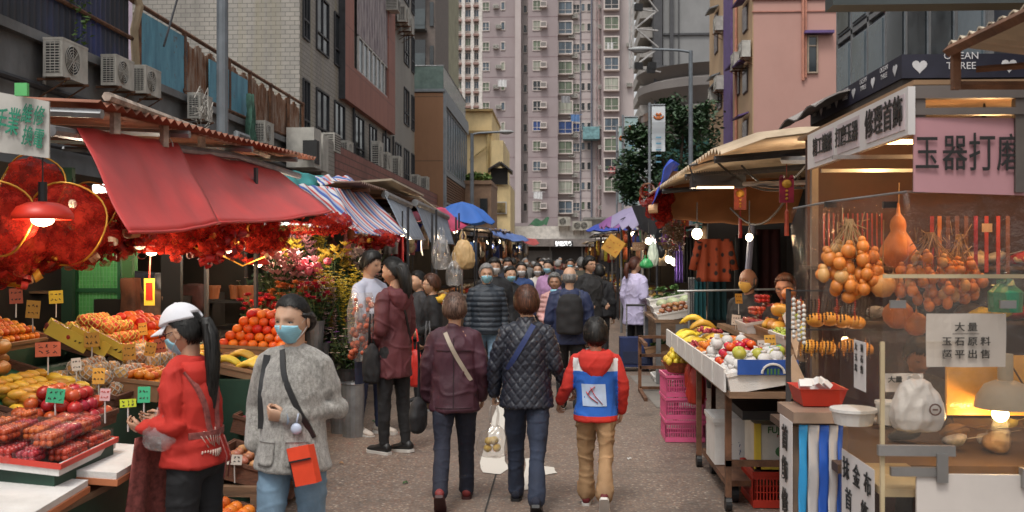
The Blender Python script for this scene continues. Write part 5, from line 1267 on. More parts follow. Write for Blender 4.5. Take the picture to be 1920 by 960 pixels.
def simple(label, px, D, H, rz, hair=None, hs='short', mask=None, top=c_black, bot=c_black, near=1, tone=0, build=1.0, female=False, head=(0, 0, 0), pose=None, z0=.82, glasses=False, extra=None, seed=0, sleeve=1.1, thick=.016, amp=.009, disp=None, hood=None, collar=.03, group=None, shoe=black, puff=1.03):
	p=Person(label, H-.06, at(px, D), rz, pose, near, tone, build, head, group, seed=seed, female=female);p.body(lips=0 if mask else 1)
	if hair:p.hair(hair, hs, thick, extra)
	if mask:p.mask(mask)
	if glasses:p.glasses()
	p.jacket(top, z0, puff, 1.0, 'top', sleeve, .05, disp=disp(p) if disp else p.folds(amp, 6, 8), collar=collar, hood=hood);p.trousers(bot, 1.0);p.shoes(shoe, black if near<1 else M('grey_sole', (.3, .3, .3)))
	return p
walk=dict(legL=(16, 6), legR=(-14, 14));walk2=dict(legL=(-14, 16), legR=(14, 6))
bent=dict(armL=((.05, .02, -.28), (-.04, -.18, -.08)), armR=((-.05, .02, -.28), (.04, -.18, -.08)))
def bob(b):b.tube([(0, .02, .05), (0, .06, -.02), (0, .07, -.10), (0, .07, -.15)], [(.05, .05), (.088, .06), (.082, .05), (.06, .03)], 16)
def longer(b):
	for sg in (-1, 1):b.tube([(sg*.06, .0, .02), (sg*.078, -.005, -.08), (sg*.08, -.02, -.20), (sg*.07, -.03, -.27)], [.02, .026, .028, .01], 8)
	b.tube([(0, .05, .05), (0, .09, -.05), (0, .10, -.2)], [(.06, .04), (.08, .04), (.06, .03)], 12)
def puffd(p):
	return p.folds(.006, 6, 8, lambda q, n:.010*abs(sin(q.z*52))-.004)
yel_t=W('yellow_lining', (.62, .38, .03))
pp=simple('person in black coat with yellow hood lining at the market goods', 809, 11, 1.53, radians(-80), hair_brown, mask=None, top=c_black, pose=bent, hood=None, glasses=True, seed=21)
b=MB();k=pp.k;b.tube([(-.10, .02, pp.Z(1.39)), (-.09, .10, pp.Z(1.40)), (0, .13, pp.Z(1.42)), (.09, .10, pp.Z(1.40)), (.10, .02, pp.Z(1.39))], [.03, .04, .045, .04, .03], 10);pp.add('yellow_hood', b, yel_t, pp.j);pp.strap2([(-.12, .86), (.12, .86)], yel_t, .06, 1, 'yellow_hem');pp.strap2([(-.12, 1.0), (.12, 1.03)], yel_t, .01, 1, 'yellow_cord')
simple('person in dark top half hidden left of the black and yellow coat', 784, 11.6, 1.55, radians(-60), hair_black, 'woman', None, c_char, c_black, seed=22, female=True)
simple('grey haired man with light blue mask in dark puffer jacket', 912, 12.0, 1.64, .08, hair_grey, 'old', mask_blue, W('dark_puffer', (.022, .03, .042), rough=.5), denim, 2, 1, 1.12, pose=dict(legL=(10, 5), legR=(-8, 8)), disp=puffd, seed=23, thick=.016, head=(.1, 0, .1))
simple('tall man in black with white mask behind the grey haired man', 927, 13.4, 1.73, .15, hair_black, 'short', mask_white, c_black, c_char, 1, 1, 1.08, seed=24, pose=walk, head=(.0, 0, .1))
simple('person with short dark hair and white mask in dark top at the back', 952, 17, 1.70, .1, hair_black, 'short', mask_white, c_dknavy, c_black, 1, 2, 1.05, seed=25)
simple('woman in black with a large blue mask turning her head', 957, 14.3, 1.58, .3, hair_black, 'woman', mask_blue, c_black, c_black, 1, 0, 1.0, True, (.1, 0, .1), seed=26, extra=bob)
simple('long haired woman with white mask in a blue top', 978, 16, 1.63, -.1, hair_black, 'woman', mask_white, W('blue_top', (.02, .05, .16)), c_black, 1, 0, 1.0, True, (.05, 0, .1), seed=27, extra=longer)
simple('woman in white knitted sweater with white mask', 1008, 18, 1.60, .1, hair_black, 'woman', mask_white, W('white_knit', (.55, .50, .46)), c_char, 1, 0, .95, True, (.1, 0, -.1), seed=28, extra=longer)
simple('woman in lilac cardigan with pale blue mask', 1028, 17, 1.66, -.15, hair_black, 'woman', mask_blue, W('lilac_knit', (.40, .22, .38)), c_char, 1, 0, .95, True, (.05, 0, -.3), seed=29, extra=longer)
simple('small masked woman further back between the white sweater and lilac cardigan', 1016, 21, 1.66, 0, hair_black, 'woman', mask_white, W('cream_top', (.5, .45, .4)), c_char, 1, 0, .95, True, seed=30)
pinkp=W('pink_puffer', (.55, .30, .28), rough=.55)
p=simple('old grey haired woman in pink puffer jacket, mask under her chin', 1040, 13.0, 1.50, .05, hair_dkgrey, 'old', None, pinkp, c_char, 2, 2, 1.08, True, (.08, 0, -.12), disp=puffd, seed=31, pose=bent, thick=.022)
b=MB();b.tube([p.hc+V((cos(a)*.05, -.03+sin(a)*.05, -.105)) for a in [-pi+i*pi/8 for i in range(9)]], [(.012, .02)]*9, 8);p.add('lowered_mask', b, mask_blue)
simple('tall man with glasses in black jacket looking to the right', 1105, 14.4, 1.73, radians(38), hair_black, 'short', None, c_black, c_char, 2, 1, 1.12, glasses=True, head=(.0, 0, .1), seed=32, pose=bent)
simple('grey cropped man seen from behind left of the man with glasses', 1090, 18, 1.72, pi, hair_dkgrey, 'short', None, W('olive_jacket', (.05, .045, .03)), c_char, 1, 1, 1.1, seed=33, thick=.006)
simple('person in black hooded coat right of the man with glasses', 1124, 15.5, 1.60, pi, hair_black, 'short', None, c_black, c_black, 1, 0, 1.1, seed=34, hood=1.0)
lil=W('pale_lilac_sweater', (.50, .46, .66), var=.1)
p=Person('woman in pale lilac sweater pulling a suitcase on the right', 1.66, at(1191, 15.2), radians(140), dict(armL=((.04, .02, -.27), (-.02, -.08, -.22)), armR=((-.05, .05, -.26), (.02, -.20, -.10)), legL=(2, 3), legR=(4, 4)), 2, 0, 1.0, (.0, 0, -.4), female=True, seed=35)
p.body()
def ponyl(b):b.tube([(.0, .09, .03), (.0, .14, .01), (.0, .16, -.09), (.0, .15, -.2)], [.02, .035, .04, .012], 10)
p.hair(hairmat('auburn_hair', (.05, .018, .012), (.17, .06, .04)), 'woman', .012, ponyl);p.jacket(lil, .66, 1.05, 1.05, 'sweater', 1.25, .045, amp=.010);p.trousers(c_black, .92, cuff=.045);p.shoes(black, white_p)
xb=V(at(1192, 14.75));t=thing('suitcase', 'navy suitcase with tall silver handle beside the woman in lilac', 'suitcase', xb);b=MB()
b.rings([[V((x, y, z)) for x, y in ((-.24, -.12), (-.20, -.14), (.20, -.14), (.24, -.12), (.24, .12), (.20, .14), (-.20, .14), (-.24, .12))] for z in (.07, .50)]);b.build('case_body', W('navy_canvas', (.018, .03, .10)), t, local=True)
b=MB();b.bb(-.2, .2, -.15, -.14, .12, .3);b.build('front_pocket', c_navy, t, local=True)
b=MB()
for sx in (-.13, .13):b.tube([(sx, .05, .5), (sx, .05, .96)], .011, 6)
b.build('handle_rods', M('aluminium', (.55, .55, .56), .3, .7), t, local=True);b=MB();b.tube([(-.14, .05, .97), (.14, .05, .97)], .018, 8);b.build('grip', black, t, local=True)
for sx in (-.18, .18):
	for sy in (-.1, .1):b=MB();b.cyl((sx-.012, sy, .035), (sx+.012, sy, .035), .035, n=10);b.build('wheel', black, t, local=True)
simple('vendor with yellow looking mask and dark polo behind the right fruit stall', 1403, 9.2, 1.62, radians(-48), hair_dkgrey, 'fringe', mask_yellow, c_char, c_black, 2, 2, 1.1, seed=36, pose=bent, thick=.006)
simple('vendor with glasses partly behind the clear plastic curtain', 1473, 8.2, 1.58, radians(-30), hair_brown, 'woman', None, W('patterned_black_top', (.03, .03, .035), var=.9, vs=30), c_black, 2, 2, 1.0, True, glasses=True, seed=37, pose=bent, head=(.15, 0, 0))
cz_=P(1722, 690, 5.5)
simple('seated jade craftsman seen through the clear panels behind the lamp', 1722, 5.5, 1.28, .1, hair_black, 'short', None, c_char, c_black, 1, 2, 1.0, seed=38, pose=bent, head=(.5, 0, 0))
rs=random.Random(21);tops=[c_black, c_dknavy, c_char, W('brown_coat', (.09, .05, .035)), W('dusty_red_coat', (.18, .04, .035)), W('grey_coat', (.16, .16, .16)), W('sand_coat', (.3, .24, .17)), W('green_coat', (.05, .07, .04))]
cn=['black', 'navy', 'charcoal', 'brown', 'red', 'grey', 'sand', 'green']
far=[(938, 26, 0), (962, 24, 1), (985, 29, 0), (1000, 34, 1), (1046, 25, 1), (1058, 27, 1), (1070, 23, 0), (1076, 33, 1), (1020, 31, 0), (1034, 38, 1), (992, 42, 0), (1010, 47, 1), (1050, 44, 0), (1064, 40, 1), (1082, 28, 0), (970, 36, 0), (1040, 52, 0), (1028, 55, 1), (1088, 36, 1), (952, 31, 0), (1122, 24, 1), (1112, 29, 0)]
for i, (px, D, away) in enumerate(far):
	ci=rs.randrange(8);hm, hn=rs.choice(((hair_black, 'black haired'), (hair_black, 'dark haired'), (hair_brown, 'brown haired'), (hair_grey, 'grey haired')))
	H=rs.uniform(1.52, 1.76);near_=(' walking away' if away else ' with face mask')
	simple('%s person in %s coat%s %s'%(hn, cn[ci], near_, ['at the far left', 'by the left stalls', 'left of the glowing sign', 'under the glowing sign', 'right of the glowing sign', 'by the right stalls'][min(5, max(0, int((px-930)/33)))]+(', %s row'%('front' if D<28 else 'mid' if D<38 else 'rear'))), px, D, H, (pi if away else 0)+rs.uniform(-.8, .8), hm, 'short' if rs.random()<.5 else 'woman', None if away else rs.choice((mask_white, mask_white, mask_blue, M('black_mask', (.02, .02, .02), .8))), tops[ci], rs.choice((c_black, c_char, denim_dk)), 0, rs.randrange(3), rs.uniform(.9, 1.18), seed=50+i, head=(rs.uniform(-.1, .4), 0, rs.uniform(-.7, .7)), thick=rs.uniform(.006, .02), pose=rs.choice((walk, walk2)), group='people deep in the crowd')
# ================================================================ produce kinds (prototype meshes)
def fr_mat(n, c, **k):return M(n, c, k.pop('rough', .42), 0, .22, 8, .06, 160, rnd=.35, sss=.05, **k)
def fm(fn, mats, n=14, kk=10, smooth=True):
	b=MB();fn(b);return b.mesh('fruit', mats, smooth)
def round_fruit(r, sq=.94, dent=.12, stem=None):
	def f(b):
		prof=[]
		for j in range(11):
			t=-pi/2+pi*j/10;z=sin(t)*r*sq;q=max(cos(t)*r, .0005)
			if j in (0, 10):z*=1-dent
			prof.append((q, z+r*sq))
		b.lathe(prof, n=14)
		if stem is not None:b.cyl((0, 0, r*sq*1.85), (.003, 0, r*sq*2.1), .0025, n=5, m=1)
	return f
stemm=M('stem_green', (.06, .09, .03), .7)
netm=M('foam_net', (.62, .58, .50), .8)
K={'orange':fm(round_fruit(.042), [fr_mat('orange_peel', (.70, .19, .01))]), 'red_orange':fm(round_fruit(.042), [fr_mat('deep_orange_peel', (.72, .10, .012))]), 'mandarin':fm(round_fruit(.032, .8, .2, 1), [fr_mat('mandarin_peel', (.62, .17, .012)), stemm]), 'apple':fm(round_fruit(.038, .9, .3, 1), [fr_mat('apple_red', (.42, .035, .02), rough=.3), stemm]), 'pink_apple':fm(round_fruit(.038, .9, .3, 1), [fr_mat('apple_blush', (.55, .16, .09), rough=.3), stemm]), 'green_pear':fm(round_fruit(.044, .88, .2, 1), [fr_mat('pear_green', (.45, .46, .06)), stemm]), 'lemon':fm(lambda b:b.lathe([(.001, 0), (.008, .004), (.024, .018), (.03, .038), (.024, .058), (.008, .072), (.001, .077)], n=14), [fr_mat('lemon_peel', (.72, .52, .05))]), 'tomato':fm(round_fruit(.036, .78, .25, 1), [fr_mat('tomato_skin', (.60, .03, .012), rough=.22), stemm]), 'plum':fm(round_fruit(.022, .95, .1), [fr_mat('plum_skin', (.20, .02, .025), rough=.3)]), 'melon':fm(round_fruit(.085, 1.0, .08, 1), [fr_mat('melon_skin', (.50, .36, .10)), stemm]), 'pomelo':fm(round_fruit(.07, 1.0, .08, 1), [fr_mat('pomelo_skin', (.66, .56, .06)), stemm]), 'potato':fm(lambda b:b.ball((0, 0, .025), (.045, .03, .026), 10, 7), [fr_mat('potato_skin', (.40, .17, .08))]), 'cabbage':fm(round_fruit(.085, .8, .1), [fr_mat('cabbage_leaf', (.40, .46, .28))]), }
def mango(b):
	b.rings([[V((x+0, cos(a)*r, sin(a)*r*.85+.036+z)) for a in [2*pi*i/12 for i in range(12)]] for x, r, z in ((-.062, .006, -.004), (-.05, .024, -.002), (-.02, .038, 0), (.02, .036, .001), (.05, .022, .0), (.064, .005, .004))])
K['mango']=fm(mango, [fr_mat('mango_skin', (.66, .36, .04))]);
def papaya(b):
	b.rings([[V((x, cos(a)*r, sin(a)*r*.9+.055)) for a in [2*pi*i/14 for i in range(14)]] for x, r in ((-.13, .005), (-.115, .025), (-.06, .044), (.02, .06), (.09, .052), (.125, .02), (.132, .004))])
K['papaya']=fm(papaya, [fr_mat('papaya_skin', (.62, .27, .04))])
def netted(b):
	round_fruit(.045, 1.0, .1)(b)
	for k in range(7):
		for s_ in (-1, 1):
			b.tube([V((cos(a)*q, sin(a)*q, .004+.045+sin(t)*.047)) for t, a, q in [(-1.3+2.2*i/7, k*.9+s_*i*.28, .049*cos(-1.3+2.2*i/7)) for i in range(8)]], .0032, 4, m=1)
K['netted']=fm(netted, [fr_mat('netted_pear', (.62, .33, .12)), netm]);K['netted_red']=fm(netted, [fr_mat('netted_peach', (.68, .10, .04)), M('yellow_net', (.62, .5, .12), .8)])
K['wrapped']=fm(lambda b:(b.ball((0, 0, .042), (.043, .043, .042), 12, 9), b.tube([(0, 0, .08), (.004, 0, .097)], [.016, .024], 8)), [M('tissue_wrap', (.66, .63, .60), .85, 0, .12, 20, .5, 60)])
def grapes(b):
	rr=random.Random(4)
	for i in range(60):
		t=i/60;a=rr.uniform(0, 6.3);q=.055*sqrt(rr.random())*(1-t*.6);b.ball((-.10+.2*t, cos(a)*q, .03+abs(sin(a))*q*.8), .0125, 7, 5)
	b.tube([(-.1, 0, .05), (-.13, 0, .07)], .003, 5, m=1)
K['grapes']=fm(grapes, [fr_mat('grape_green', (.42, .46, .07), rough=.25), stemm]);K['red_grapes']=fm(grapes, [fr_mat('grape_red', (.40, .05, .05), rough=.25), stemm]);K['brown_grapes']=fm(grapes, [fr_mat('longan_brown', (.52, .28, .08), rough=.6), stemm])
def bananas(b):
	for k in range(6):
		y=(k-2.5)*.028;z0=.02+.012*(1-abs(k-2.5)/2.5)
		b.tube([V((-.11+.22*t, y*(1-.5*t), z0+.055*sin(pi*t))) for t in [i/7 for i in range(8)]], [.006, .015, .018, .019, .018, .017, .013, .007], 7)
	b.tube([(.10, 0, .02), (.125, 0, .035)], .013, 6, m=1)
K['bananas']=fm(bananas, [fr_mat('banana_skin', (.70, .48, .05)), M('banana_tip', (.10, .08, .03))])
def punnet(b):
	rr=random.Random(2)
	for i in range(4):
		for j in range(3):
			for l in range(2):b.ball((-.055+.037*i, -.035+.035*j, .022+.03*l), .019, 8, 6, m=rr.choice((0, 0, 1)))
	b.rings([[V((x*w_, y*w_, z)) for x, y in ((-.085, -.06), (.085, -.06), (.085, .06), (-.085, .06))] for z, w_ in ((0, .9), (.07, 1.0), (.078, .9))], m=2)
K['punnet']=fm(punnet, [fr_mat('strawberry', (.55, .06, .02), rough=.3), fr_mat('strawberry_dark', (.36, .03, .015), rough=.3), clear_plastic('punnet_plastic', (.97, .96, .95), .05, .015)], smooth=False)
K['greens']=fm(lambda b:leaves(b, (0, 0, .06), (.10, .08, .04), 60, .06, rnd=random.Random(1)), [fr_mat('leaf_veg', (.07, .14, .03))], smooth=False)
K['cucumber']=fm(lambda b:b.tube([(-.14, 0, .02), (-.12, 0, .02), (.12, 0, .024), (.14, 0, .02)], [.004, .019, .018, .004], 8), [fr_mat('cucumber_skin', (.05, .12, .03))])
K['red_net']=fm(lambda b:[b.ball((random.Random(i).uniform(-.05, .05), random.Random(i+9).uniform(-.04, .04), .03+.035*(i%3)), .026, 8, 6) for i in range(14)], [fr_mat('netted_onion', (.42, .06, .04))])
SIZES={'orange':.084, 'red_orange':.084, 'mandarin':.064, 'apple':.076, 'pink_apple':.076, 'green_pear':.088, 'lemon':.062, 'tomato':.072, 'plum':.045, 'melon':.17, 'pomelo':.14, 'potato':.085, 'cabbage':.17, 'mango':.10, 'papaya':.17, 'netted':.098, 'netted_red':.098, 'wrapped':.088, 'grapes':.16, 'red_grapes':.16, 'brown_grapes':.15, 'bananas':.19, 'punnet':.13, 'greens':.17, 'cucumber':.09, 'red_net':.16}
CATN={'orange':('orange', 'orange'), 'red_orange':('orange', 'deep orange'), 'mandarin':('mandarin', 'mandarin'), 'apple':('apple', 'red apple'), 'pink_apple':('apple', 'blushing apple'), 'green_pear':('pear', 'green pear'), 'lemon':('lemon', 'lemon'), 'tomato':('tomato', 'tomato'), 'plum':('plum', 'plum'), 'melon':('melon', 'melon'), 'pomelo':('pomelo', 'yellow pomelo'), 'potato':('potato', 'brown potato'), 'cabbage':('cabbage', 'cabbage'), 'mango':('mango', 'mango'), 'papaya':('papaya', 'papaya'), 'netted':('pear', 'foam netted pear'), 'netted_red':('peach', 'netted peach'), 'wrapped':('wrapped pear', 'white wrapped pear'), 'grapes':('grapes', 'green grape bunch'), 'red_grapes':('grapes', 'red grape bunch'), 'brown_grapes':('longans', 'brown longan bunch'), 'bananas':('bananas', 'hand of bananas'), 'punnet':('punnet', 'clear strawberry punnet'), 'greens':('leafy greens', 'bundle of greens'), 'cucumber':('cucumber', 'cucumber'), 'red_net':('onion net', 'net of small red onions')}
rf=random.Random(17);CNT={}
def fruit(kind, p, label, group, rot=None, s=1.0):
	cat, _=CATN[kind];nm=cat.replace(' ', '_')
	o=link(nm, K[kind], None, label, cat, group, loc=p, rot=rot or (rf.uniform(-.2, .2), rf.uniform(-.2, .2), rf.uniform(0, 6.3)));o.scale=(s, )*3;return o
class Tray:
	"""box frame: origin o (front left bottom corner on the surface), axes r (along the aisle), d (depth), n normal"""
	def __init__(s, c, L, W_, tilt=0, rz=0):
		s.c=V(c);s.L, s.W=L, W_;s.R=Matrix.Rotation(rz, 3, 'Z')@Matrix.Rotation(tilt, 3, 'Y')
	def p(s, y, x, z):return s.c+s.R@V((x, y, z))
def fill(tr, kind, where, layers=1, h=.02, keep=1.0, rows=None, s=1.0):
	g=SIZES[kind]*s;cat, nm=CATN[kind];n=0
	ny=max(1, int(tr.L/g));nx=max(1, int(tr.W/(g*.9)))
	lab='%s %s'%(nm, where);grp='all of: '+lab
	for l in range(layers):
		for j in range(ny-l):
			for i in range(nx-l):
				if rf.random()>keep:continue
				y=(j-(ny-l-1)/2)*g+rf.uniform(-.05, .05)*g;x=(i-(nx-l-1)/2)*g*.95+rf.uniform(-.05, .05)*g
				q=tr.p(y, x, h+l*g*.68)
				rot=None if kind not in ('bananas', 'papaya', 'mango', 'punnet', 'grapes', 'red_grapes', 'cucumber') else (0, 0, rf.uniform(-.5, .5)+(pi/2 if kind=='papaya' else 0))
				if kind=='punnet':rot=(0, 0, rf.uniform(-.06, .06)+pi/2)
				fruit(kind, q, lab, grp, rot, s*rf.uniform(.93, 1.05));n+=1
	return n
card=M('brown_cardboard', (.30, .17, .09), .85, 0, .2, 4);cardd=M('dark_basket', (.14, .06, .035), .85, 0, .4, 20, .6, 60, stretch=(1, 1, 6));greenp=M('green_tray_paper', (.02, .16, .08), .7, 0, .4, 12);creamp=M('cream_liner', (.58, .42, .28), .8);yellowc=M('yellow_carton', (.68, .50, .06), .7, 0, .1, 5);bluec=M('blue_carton', (.02, .09, .40), .6);redc=M('red_plastic', (.45, .03, .015), .45);pinkc=M('pink_plastic', (.72, .12, .26), .45, 0, .1, 3, dirt=.1)
CR=0
def crate(tr, h, m, name, label, cat='crate', t=.012, rim=True, lining=None, group=None, liner_h=.012, slots=0):
	th=thing(name, label, cat, tr.c, 0, group);L, W_=tr.L/2, tr.W/2
	b=MB();R=tr.R;c0=V((0, 0, 0))
	def bx_(x0, x1, y0, y1, z0, z1, mb=b):mb.box(R@V(((x0+x1)/2, (y0+y1)/2, (z0+z1)/2)), (x1-x0, y1-y0, z1-z0), R=R)
	bx_(-W_, W_, -L, L, 0, t)
	if not slots:
		bx_(W_-t, W_, -L, L, t, h);bx_(-W_, -W_+t, -L, L, t, h);bx_(-W_+t, W_-t, -L, -L+t, t, h);bx_(-W_+t, W_-t, L-t, L, t, h)
	else:
		for z0, z1 in ((t, h*.22), (h*.80, h)):
			bx_(W_-t, W_, -L, L, z0, z1);bx_(-W_, -W_+t, -L, L, z0, z1);bx_(-W_+t, W_-t, -L, -L+t, z0, z1);bx_(-W_+t, W_-t, L-t, L, z0, z1)
		n=max(5, int(tr.L/.022))
		for k in range(n+1):
			y=-L+(tr.L-t)*k/n;bx_(W_-t, W_, y, y+t*.7, h*.22, h*.8);bx_(-W_, -W_+t, y, y+t*.7, h*.22, h*.8)
		n=max(5, int(tr.W/.022))
		for k in range(n+1):
			x=-W_+(tr.W-t)*k/n;bx_(x, x+t*.7, -L, -L+t, h*.22, h*.8);bx_(x, x+t*.7, L-t, L, h*.22, h*.8)
		for z in (h*.42, h*.60):bx_(W_-t*.8, W_-t*.1, -L, L, z, z+.006);bx_(-W_+t, W_-t, -L+t*.1, -L+t*.8, z, z+.006)
	b.build('box_body', m, th, local=True)
	if rim:
		b=MB();e=.008
		bx_(W_, W_+e, -L-e, L+e, h-.02, h+.004, b);bx_(-W_-e, -W_, -L-e, L+e, h-.02, h+.004, b);bx_(-W_, W_, -L-e, -L, h-.02, h+.004, b);bx_(-W_, W_, L, L+e, h-.02, h+.004, b)
		b.build('rim', rim if rim is not True else m, th, local=True)
	if lining:
		b=MB();bx_(-W_+t+.001, W_-t-.001, -L+t+.001, L-t-.001, t+.001, t+liner_h, b);b.build('liner', lining, th, local=True)
	return th
def scribble(b, o, r, u, w_, h_, rows=2, seed=0, n=3):
	rr=random.Random(seed);nn=r.cross(u)
	for j in range(rows):
		y=h_*(.5-(j+.5)/rows)
		for i in range(n):
			x=w_*(-.5+(i+.5)/n);s_=min(w_/n, h_/rows)*.36
			for k in range(3):
				a=V((rr.uniform(-1, 1), rr.uniform(-1, 1), 0));c=V((rr.uniform(-1, 1), rr.uniform(-1, 1), 0))
				p0=o+r*(x+a.x*s_)+u*(y+a.y*s_)+nn*.002;p1=o+r*(x+c.x*s_)+u*(y+c.y*s_)+nn*.002
				b.tube([p0, p1], .0022, 4)
tagc={'yellow':M('yellow_card', (.72, .55, .05), .7), 'green':M('green_card', (.05, .45, .22), .7), 'white':M('white_card', (.62, .58, .52), .7), 'red':M('orange_red_card', (.50, .12, .06), .7), 'pink':M('pink_card', (.62, .36, .36), .7), 'lime':M('lime_card', (.55, .65, .03), .6), 'orange':M('orange_card', (.70, .36, .06), .7)}
def price_tag(px, py, D, w_, h_, col, where, seed=0, tilt=.1):
	p=P(px, py, D);t=thing('price_tag', '%s handwritten price card %s'%(col, where), 'price tag', (p.x, p.y, p.z-.14))
	a=.35+rf.uniform(-.3, .3);r=V((cos(a), sin(a), rf.uniform(-.15, .15))).normalized();u=V((0, .15, 1));u=(u-r*u.dot(r)).normalized()
	b=MB();b.sheet(p-r*w_/2-u*h_/2, p+r*w_/2-u*h_/2, p+r*w_/2+u*h_/2, p-r*w_/2+u*h_/2, .002);b.build('card', tagc[col], t)
	b=MB();scribble(b, p, r, u, w_*.85, h_*.85, 2, seed, 3);b.build('writing', ink if col!='pink' else redc, t)
	b=MB();b.tube([p-u*h_*.3-r.cross(u)*.004, p-V((0, 0, .14))], .004, 5);b.build('stick', white_p, t)
# ================================================================ left fruit stall
XW=-5.0
sl=thing('stall_stand', 'dark green stepped stand of the left fruit stall', 'stall', (-3, 6.2, 0))
b=MB();dkg=M('dark_green_paint', (.015, .05, .03), .6, 0, .4, 3)
b.bb(-2.5, -2.12, 3.5, 5.0, 0, .62);b.bb(-3.0, -2.55, 3.4, 8.4, 0, .80);b.bb(-3.55, -3.02, 3.4, 8.6, 0, .95);b.bb(-4.1, -3.57, 3.4, 8.6, 0, 1.08);b.build('step', dkg, sl)
b=MB();b.bb(-2.54, -2.08, 3.45, 5.02, .62, .65);b.build('front_board', wood, sl)
def lt(x, y, z, L, W_, tilt=.28, rz=0):return Tray((x, y, z), L, W_, tilt, rz)
for i, (x, y, z, rz) in enumerate(((-2.27, 3.95, .68, .10), (-2.22, 4.62, .70, .08))):
	tr=lt(x, y, z, .62, .46, .08, rz);b=MB();th=thing('foam_slab', ['white foam lid with orange taped edge nearest the camera', 'white foam lid with orange taped edge beside the red hoodie'][i], 'foam lid', tr.c)
	b.box((0, 0, .03), (.46, .62, .05), R=tr.R);b.build('board', foam, th, local=True);b=MB();b.box((0, 0, .012), (.475, .635, .028), R=tr.R);b.build('taped_edge', M('orange_tape', (.50, .17, .07), .6), th, local=True)
tr=lt(-2.38, 4.40, .80, .62, .50, .12, .06);crate(tr, .05, foam, 'foam_tray', 'red edged white foam tray carrying strawberry punnets', 'tray', rim=M('red_edge', (.60, .05, .03), .6));fill(tr, 'punnet', 'on the red edged foam tray', 2, .03, .8, s=.78)
b=MB();b.bb(-2.62, -2.14, 4.12, 4.68, .68, .795);b.build('support_box', dkg, label='dark green box holding up the strawberry tray', cat='box')
tr=lt(-2.52, 4.95, .84, .40, .36, .1);crate(tr, .07, cardd, 'basket', 'brown basket of red apples in pale nets beside the strawberries', 'basket');fill(tr, 'apple', 'in pale net left of the red hoodie', 3, .03);
def boxed(x, y, z, L, W_, m, kind, what, layers=1, tilt=.28, h=.07, lin=None, keep=1.0, name='fruit_box', fh=.02, rz=0, s=1.0):
	tr=lt(x, y, z, L, W_, tilt, rz);crate(tr, h, m, name, what[0], 'box', lining=lin)
	if kind:fill(tr, kind, what[1], layers, fh, keep, s=s)
boxed(-2.78, 4.35, .90, .62, .42, cardd, 'brown_grapes', ('dark basket with cream liner and netted longans at the left edge', 'in dotted net on the cream liner'), 1, lin=creamp, keep=.5)
boxed(-2.80, 5.15, .90, .72, .44, cardd, 'mango', ('dark tray lined with green paper holding mangoes', 'on the green paper tray'), 2, lin=greenp, keep=.8, fh=.03, s=.85)
boxed(-2.80, 5.95, .88, .60, .44, cardd, 'netted', ('brown tray of netted pears behind the mangoes', 'in the brown tray behind the mangoes'), 2, lin=creamp, keep=.85)
boxed(-2.62, 6.15, .84, .55, .40, card, 'mandarin', ('clear fronted carton of mandarins left of the cap', 'in the carton before the white cap'), 3, tilt=.1, h=.12)
boxed(-2.80, 6.65, .90, .62, .44, cardd, 'netted', ('tray of foam netted pears under the price cards', 'in the tray under the price cards'), 2, lin=creamp)
boxed(-2.80, 7.35, .90, .62, .44, card, 'mango', ('carton of small mangoes beside the orange pile', 'beside the orange pile'), 2, keep=.9, s=.85)
boxed(-3.28, 4.55, 1.03, .66, .46, cardd, None, ('empty dark tray with cream liner above the longans', ''), lin=creamp)
boxed(-3.28, 5.35, 1.03, .72, .46, cardd, 'papaya', ('dark tray with crinkled green paper and papayas', 'on the crinkled green paper'), 2, lin=greenp, keep=.7, fh=.03, s=.85)
boxed(-3.28, 6.95, 1.03, .62, .46, cardd, 'netted_red', ('tray of peaches in yellow nets before the green cabinet', 'before the green cabinet'), 3, lin=creamp)
boxed(-3.28, 7.65, 1.03, .62, .46, cardd, 'red_orange', ('tray of deep oranges behind the white cap', 'behind the white cap'), 3, lin=creamp)
boxed(-3.82, 5.05, 1.15, .62, .46, card, 'melon', ('cardboard box with netted melons at the far left', 'in the cardboard box at the far left'), 2, h=.10, keep=.9)
boxed(-3.82, 5.85, 1.15, .70, .46, card, 'netted', ('box of netted pears left of the yellow cartons', 'left of the yellow cartons'), 2, h=.10)
boxed(-3.82, 6.55, 1.10, .62, .46, card, 'mandarin', ('high carton of mandarins at the back', 'in the high carton at the back'), 3, h=.10)
for k in range(3):
	p=P(118+38*k, 640+8*k, 6.3+.10*k);tr=Tray((p.x, p.y, p.z), .34, .26, .55, .5);r_=crate(tr, .09, yellowc, 'yellow_carton', ['leftmost of three tilted yellow printed cartons', 'middle one of three tilted yellow printed cartons', 'rightmost tilted yellow carton with red fruit showing'][k], 'carton', rim=False)
	fill(tr, 'plum', ['inside the left yellow carton', 'inside the middle yellow carton', 'inside the right yellow carton'][k], 2, .02)
	o=tr.R@V((0, -.172, .045));r__=tr.R@V((1, 0, 0));u__=tr.R@V((0, 0, 1));b=MB();b.ball(o, (.014, .004, .014), 8, 6);b.build('printed_dot', redc, r_, local=True);b=MB();scribble(b, o+r__*.06, r__, u__, .06, .05, 1, k, 2);b.build('print', ink, r_, local=True)
tr=lt(-2.42, 8.0, .93, .62, .55, .05);crate(tr, .06, card, 'fruit_box', 'cardboard base under the bright orange pile', 'box');fill(tr, 'red_orange', 'in the bright pile between the two women', 5, .03)
boxed(-2.3, 7.2, .86, .7, .42, card, 'bananas', ('carton of yellow fruit below the orange pile', 'below the orange pile'), 1, tilt=.2, keep=.9)
b=MB();b.bb(-2.72, -2.12, 6.8, 8.4, 0, .84);b.build('side_table', dkg, label='dark stand under the oranges behind the grey coat', cat='table')
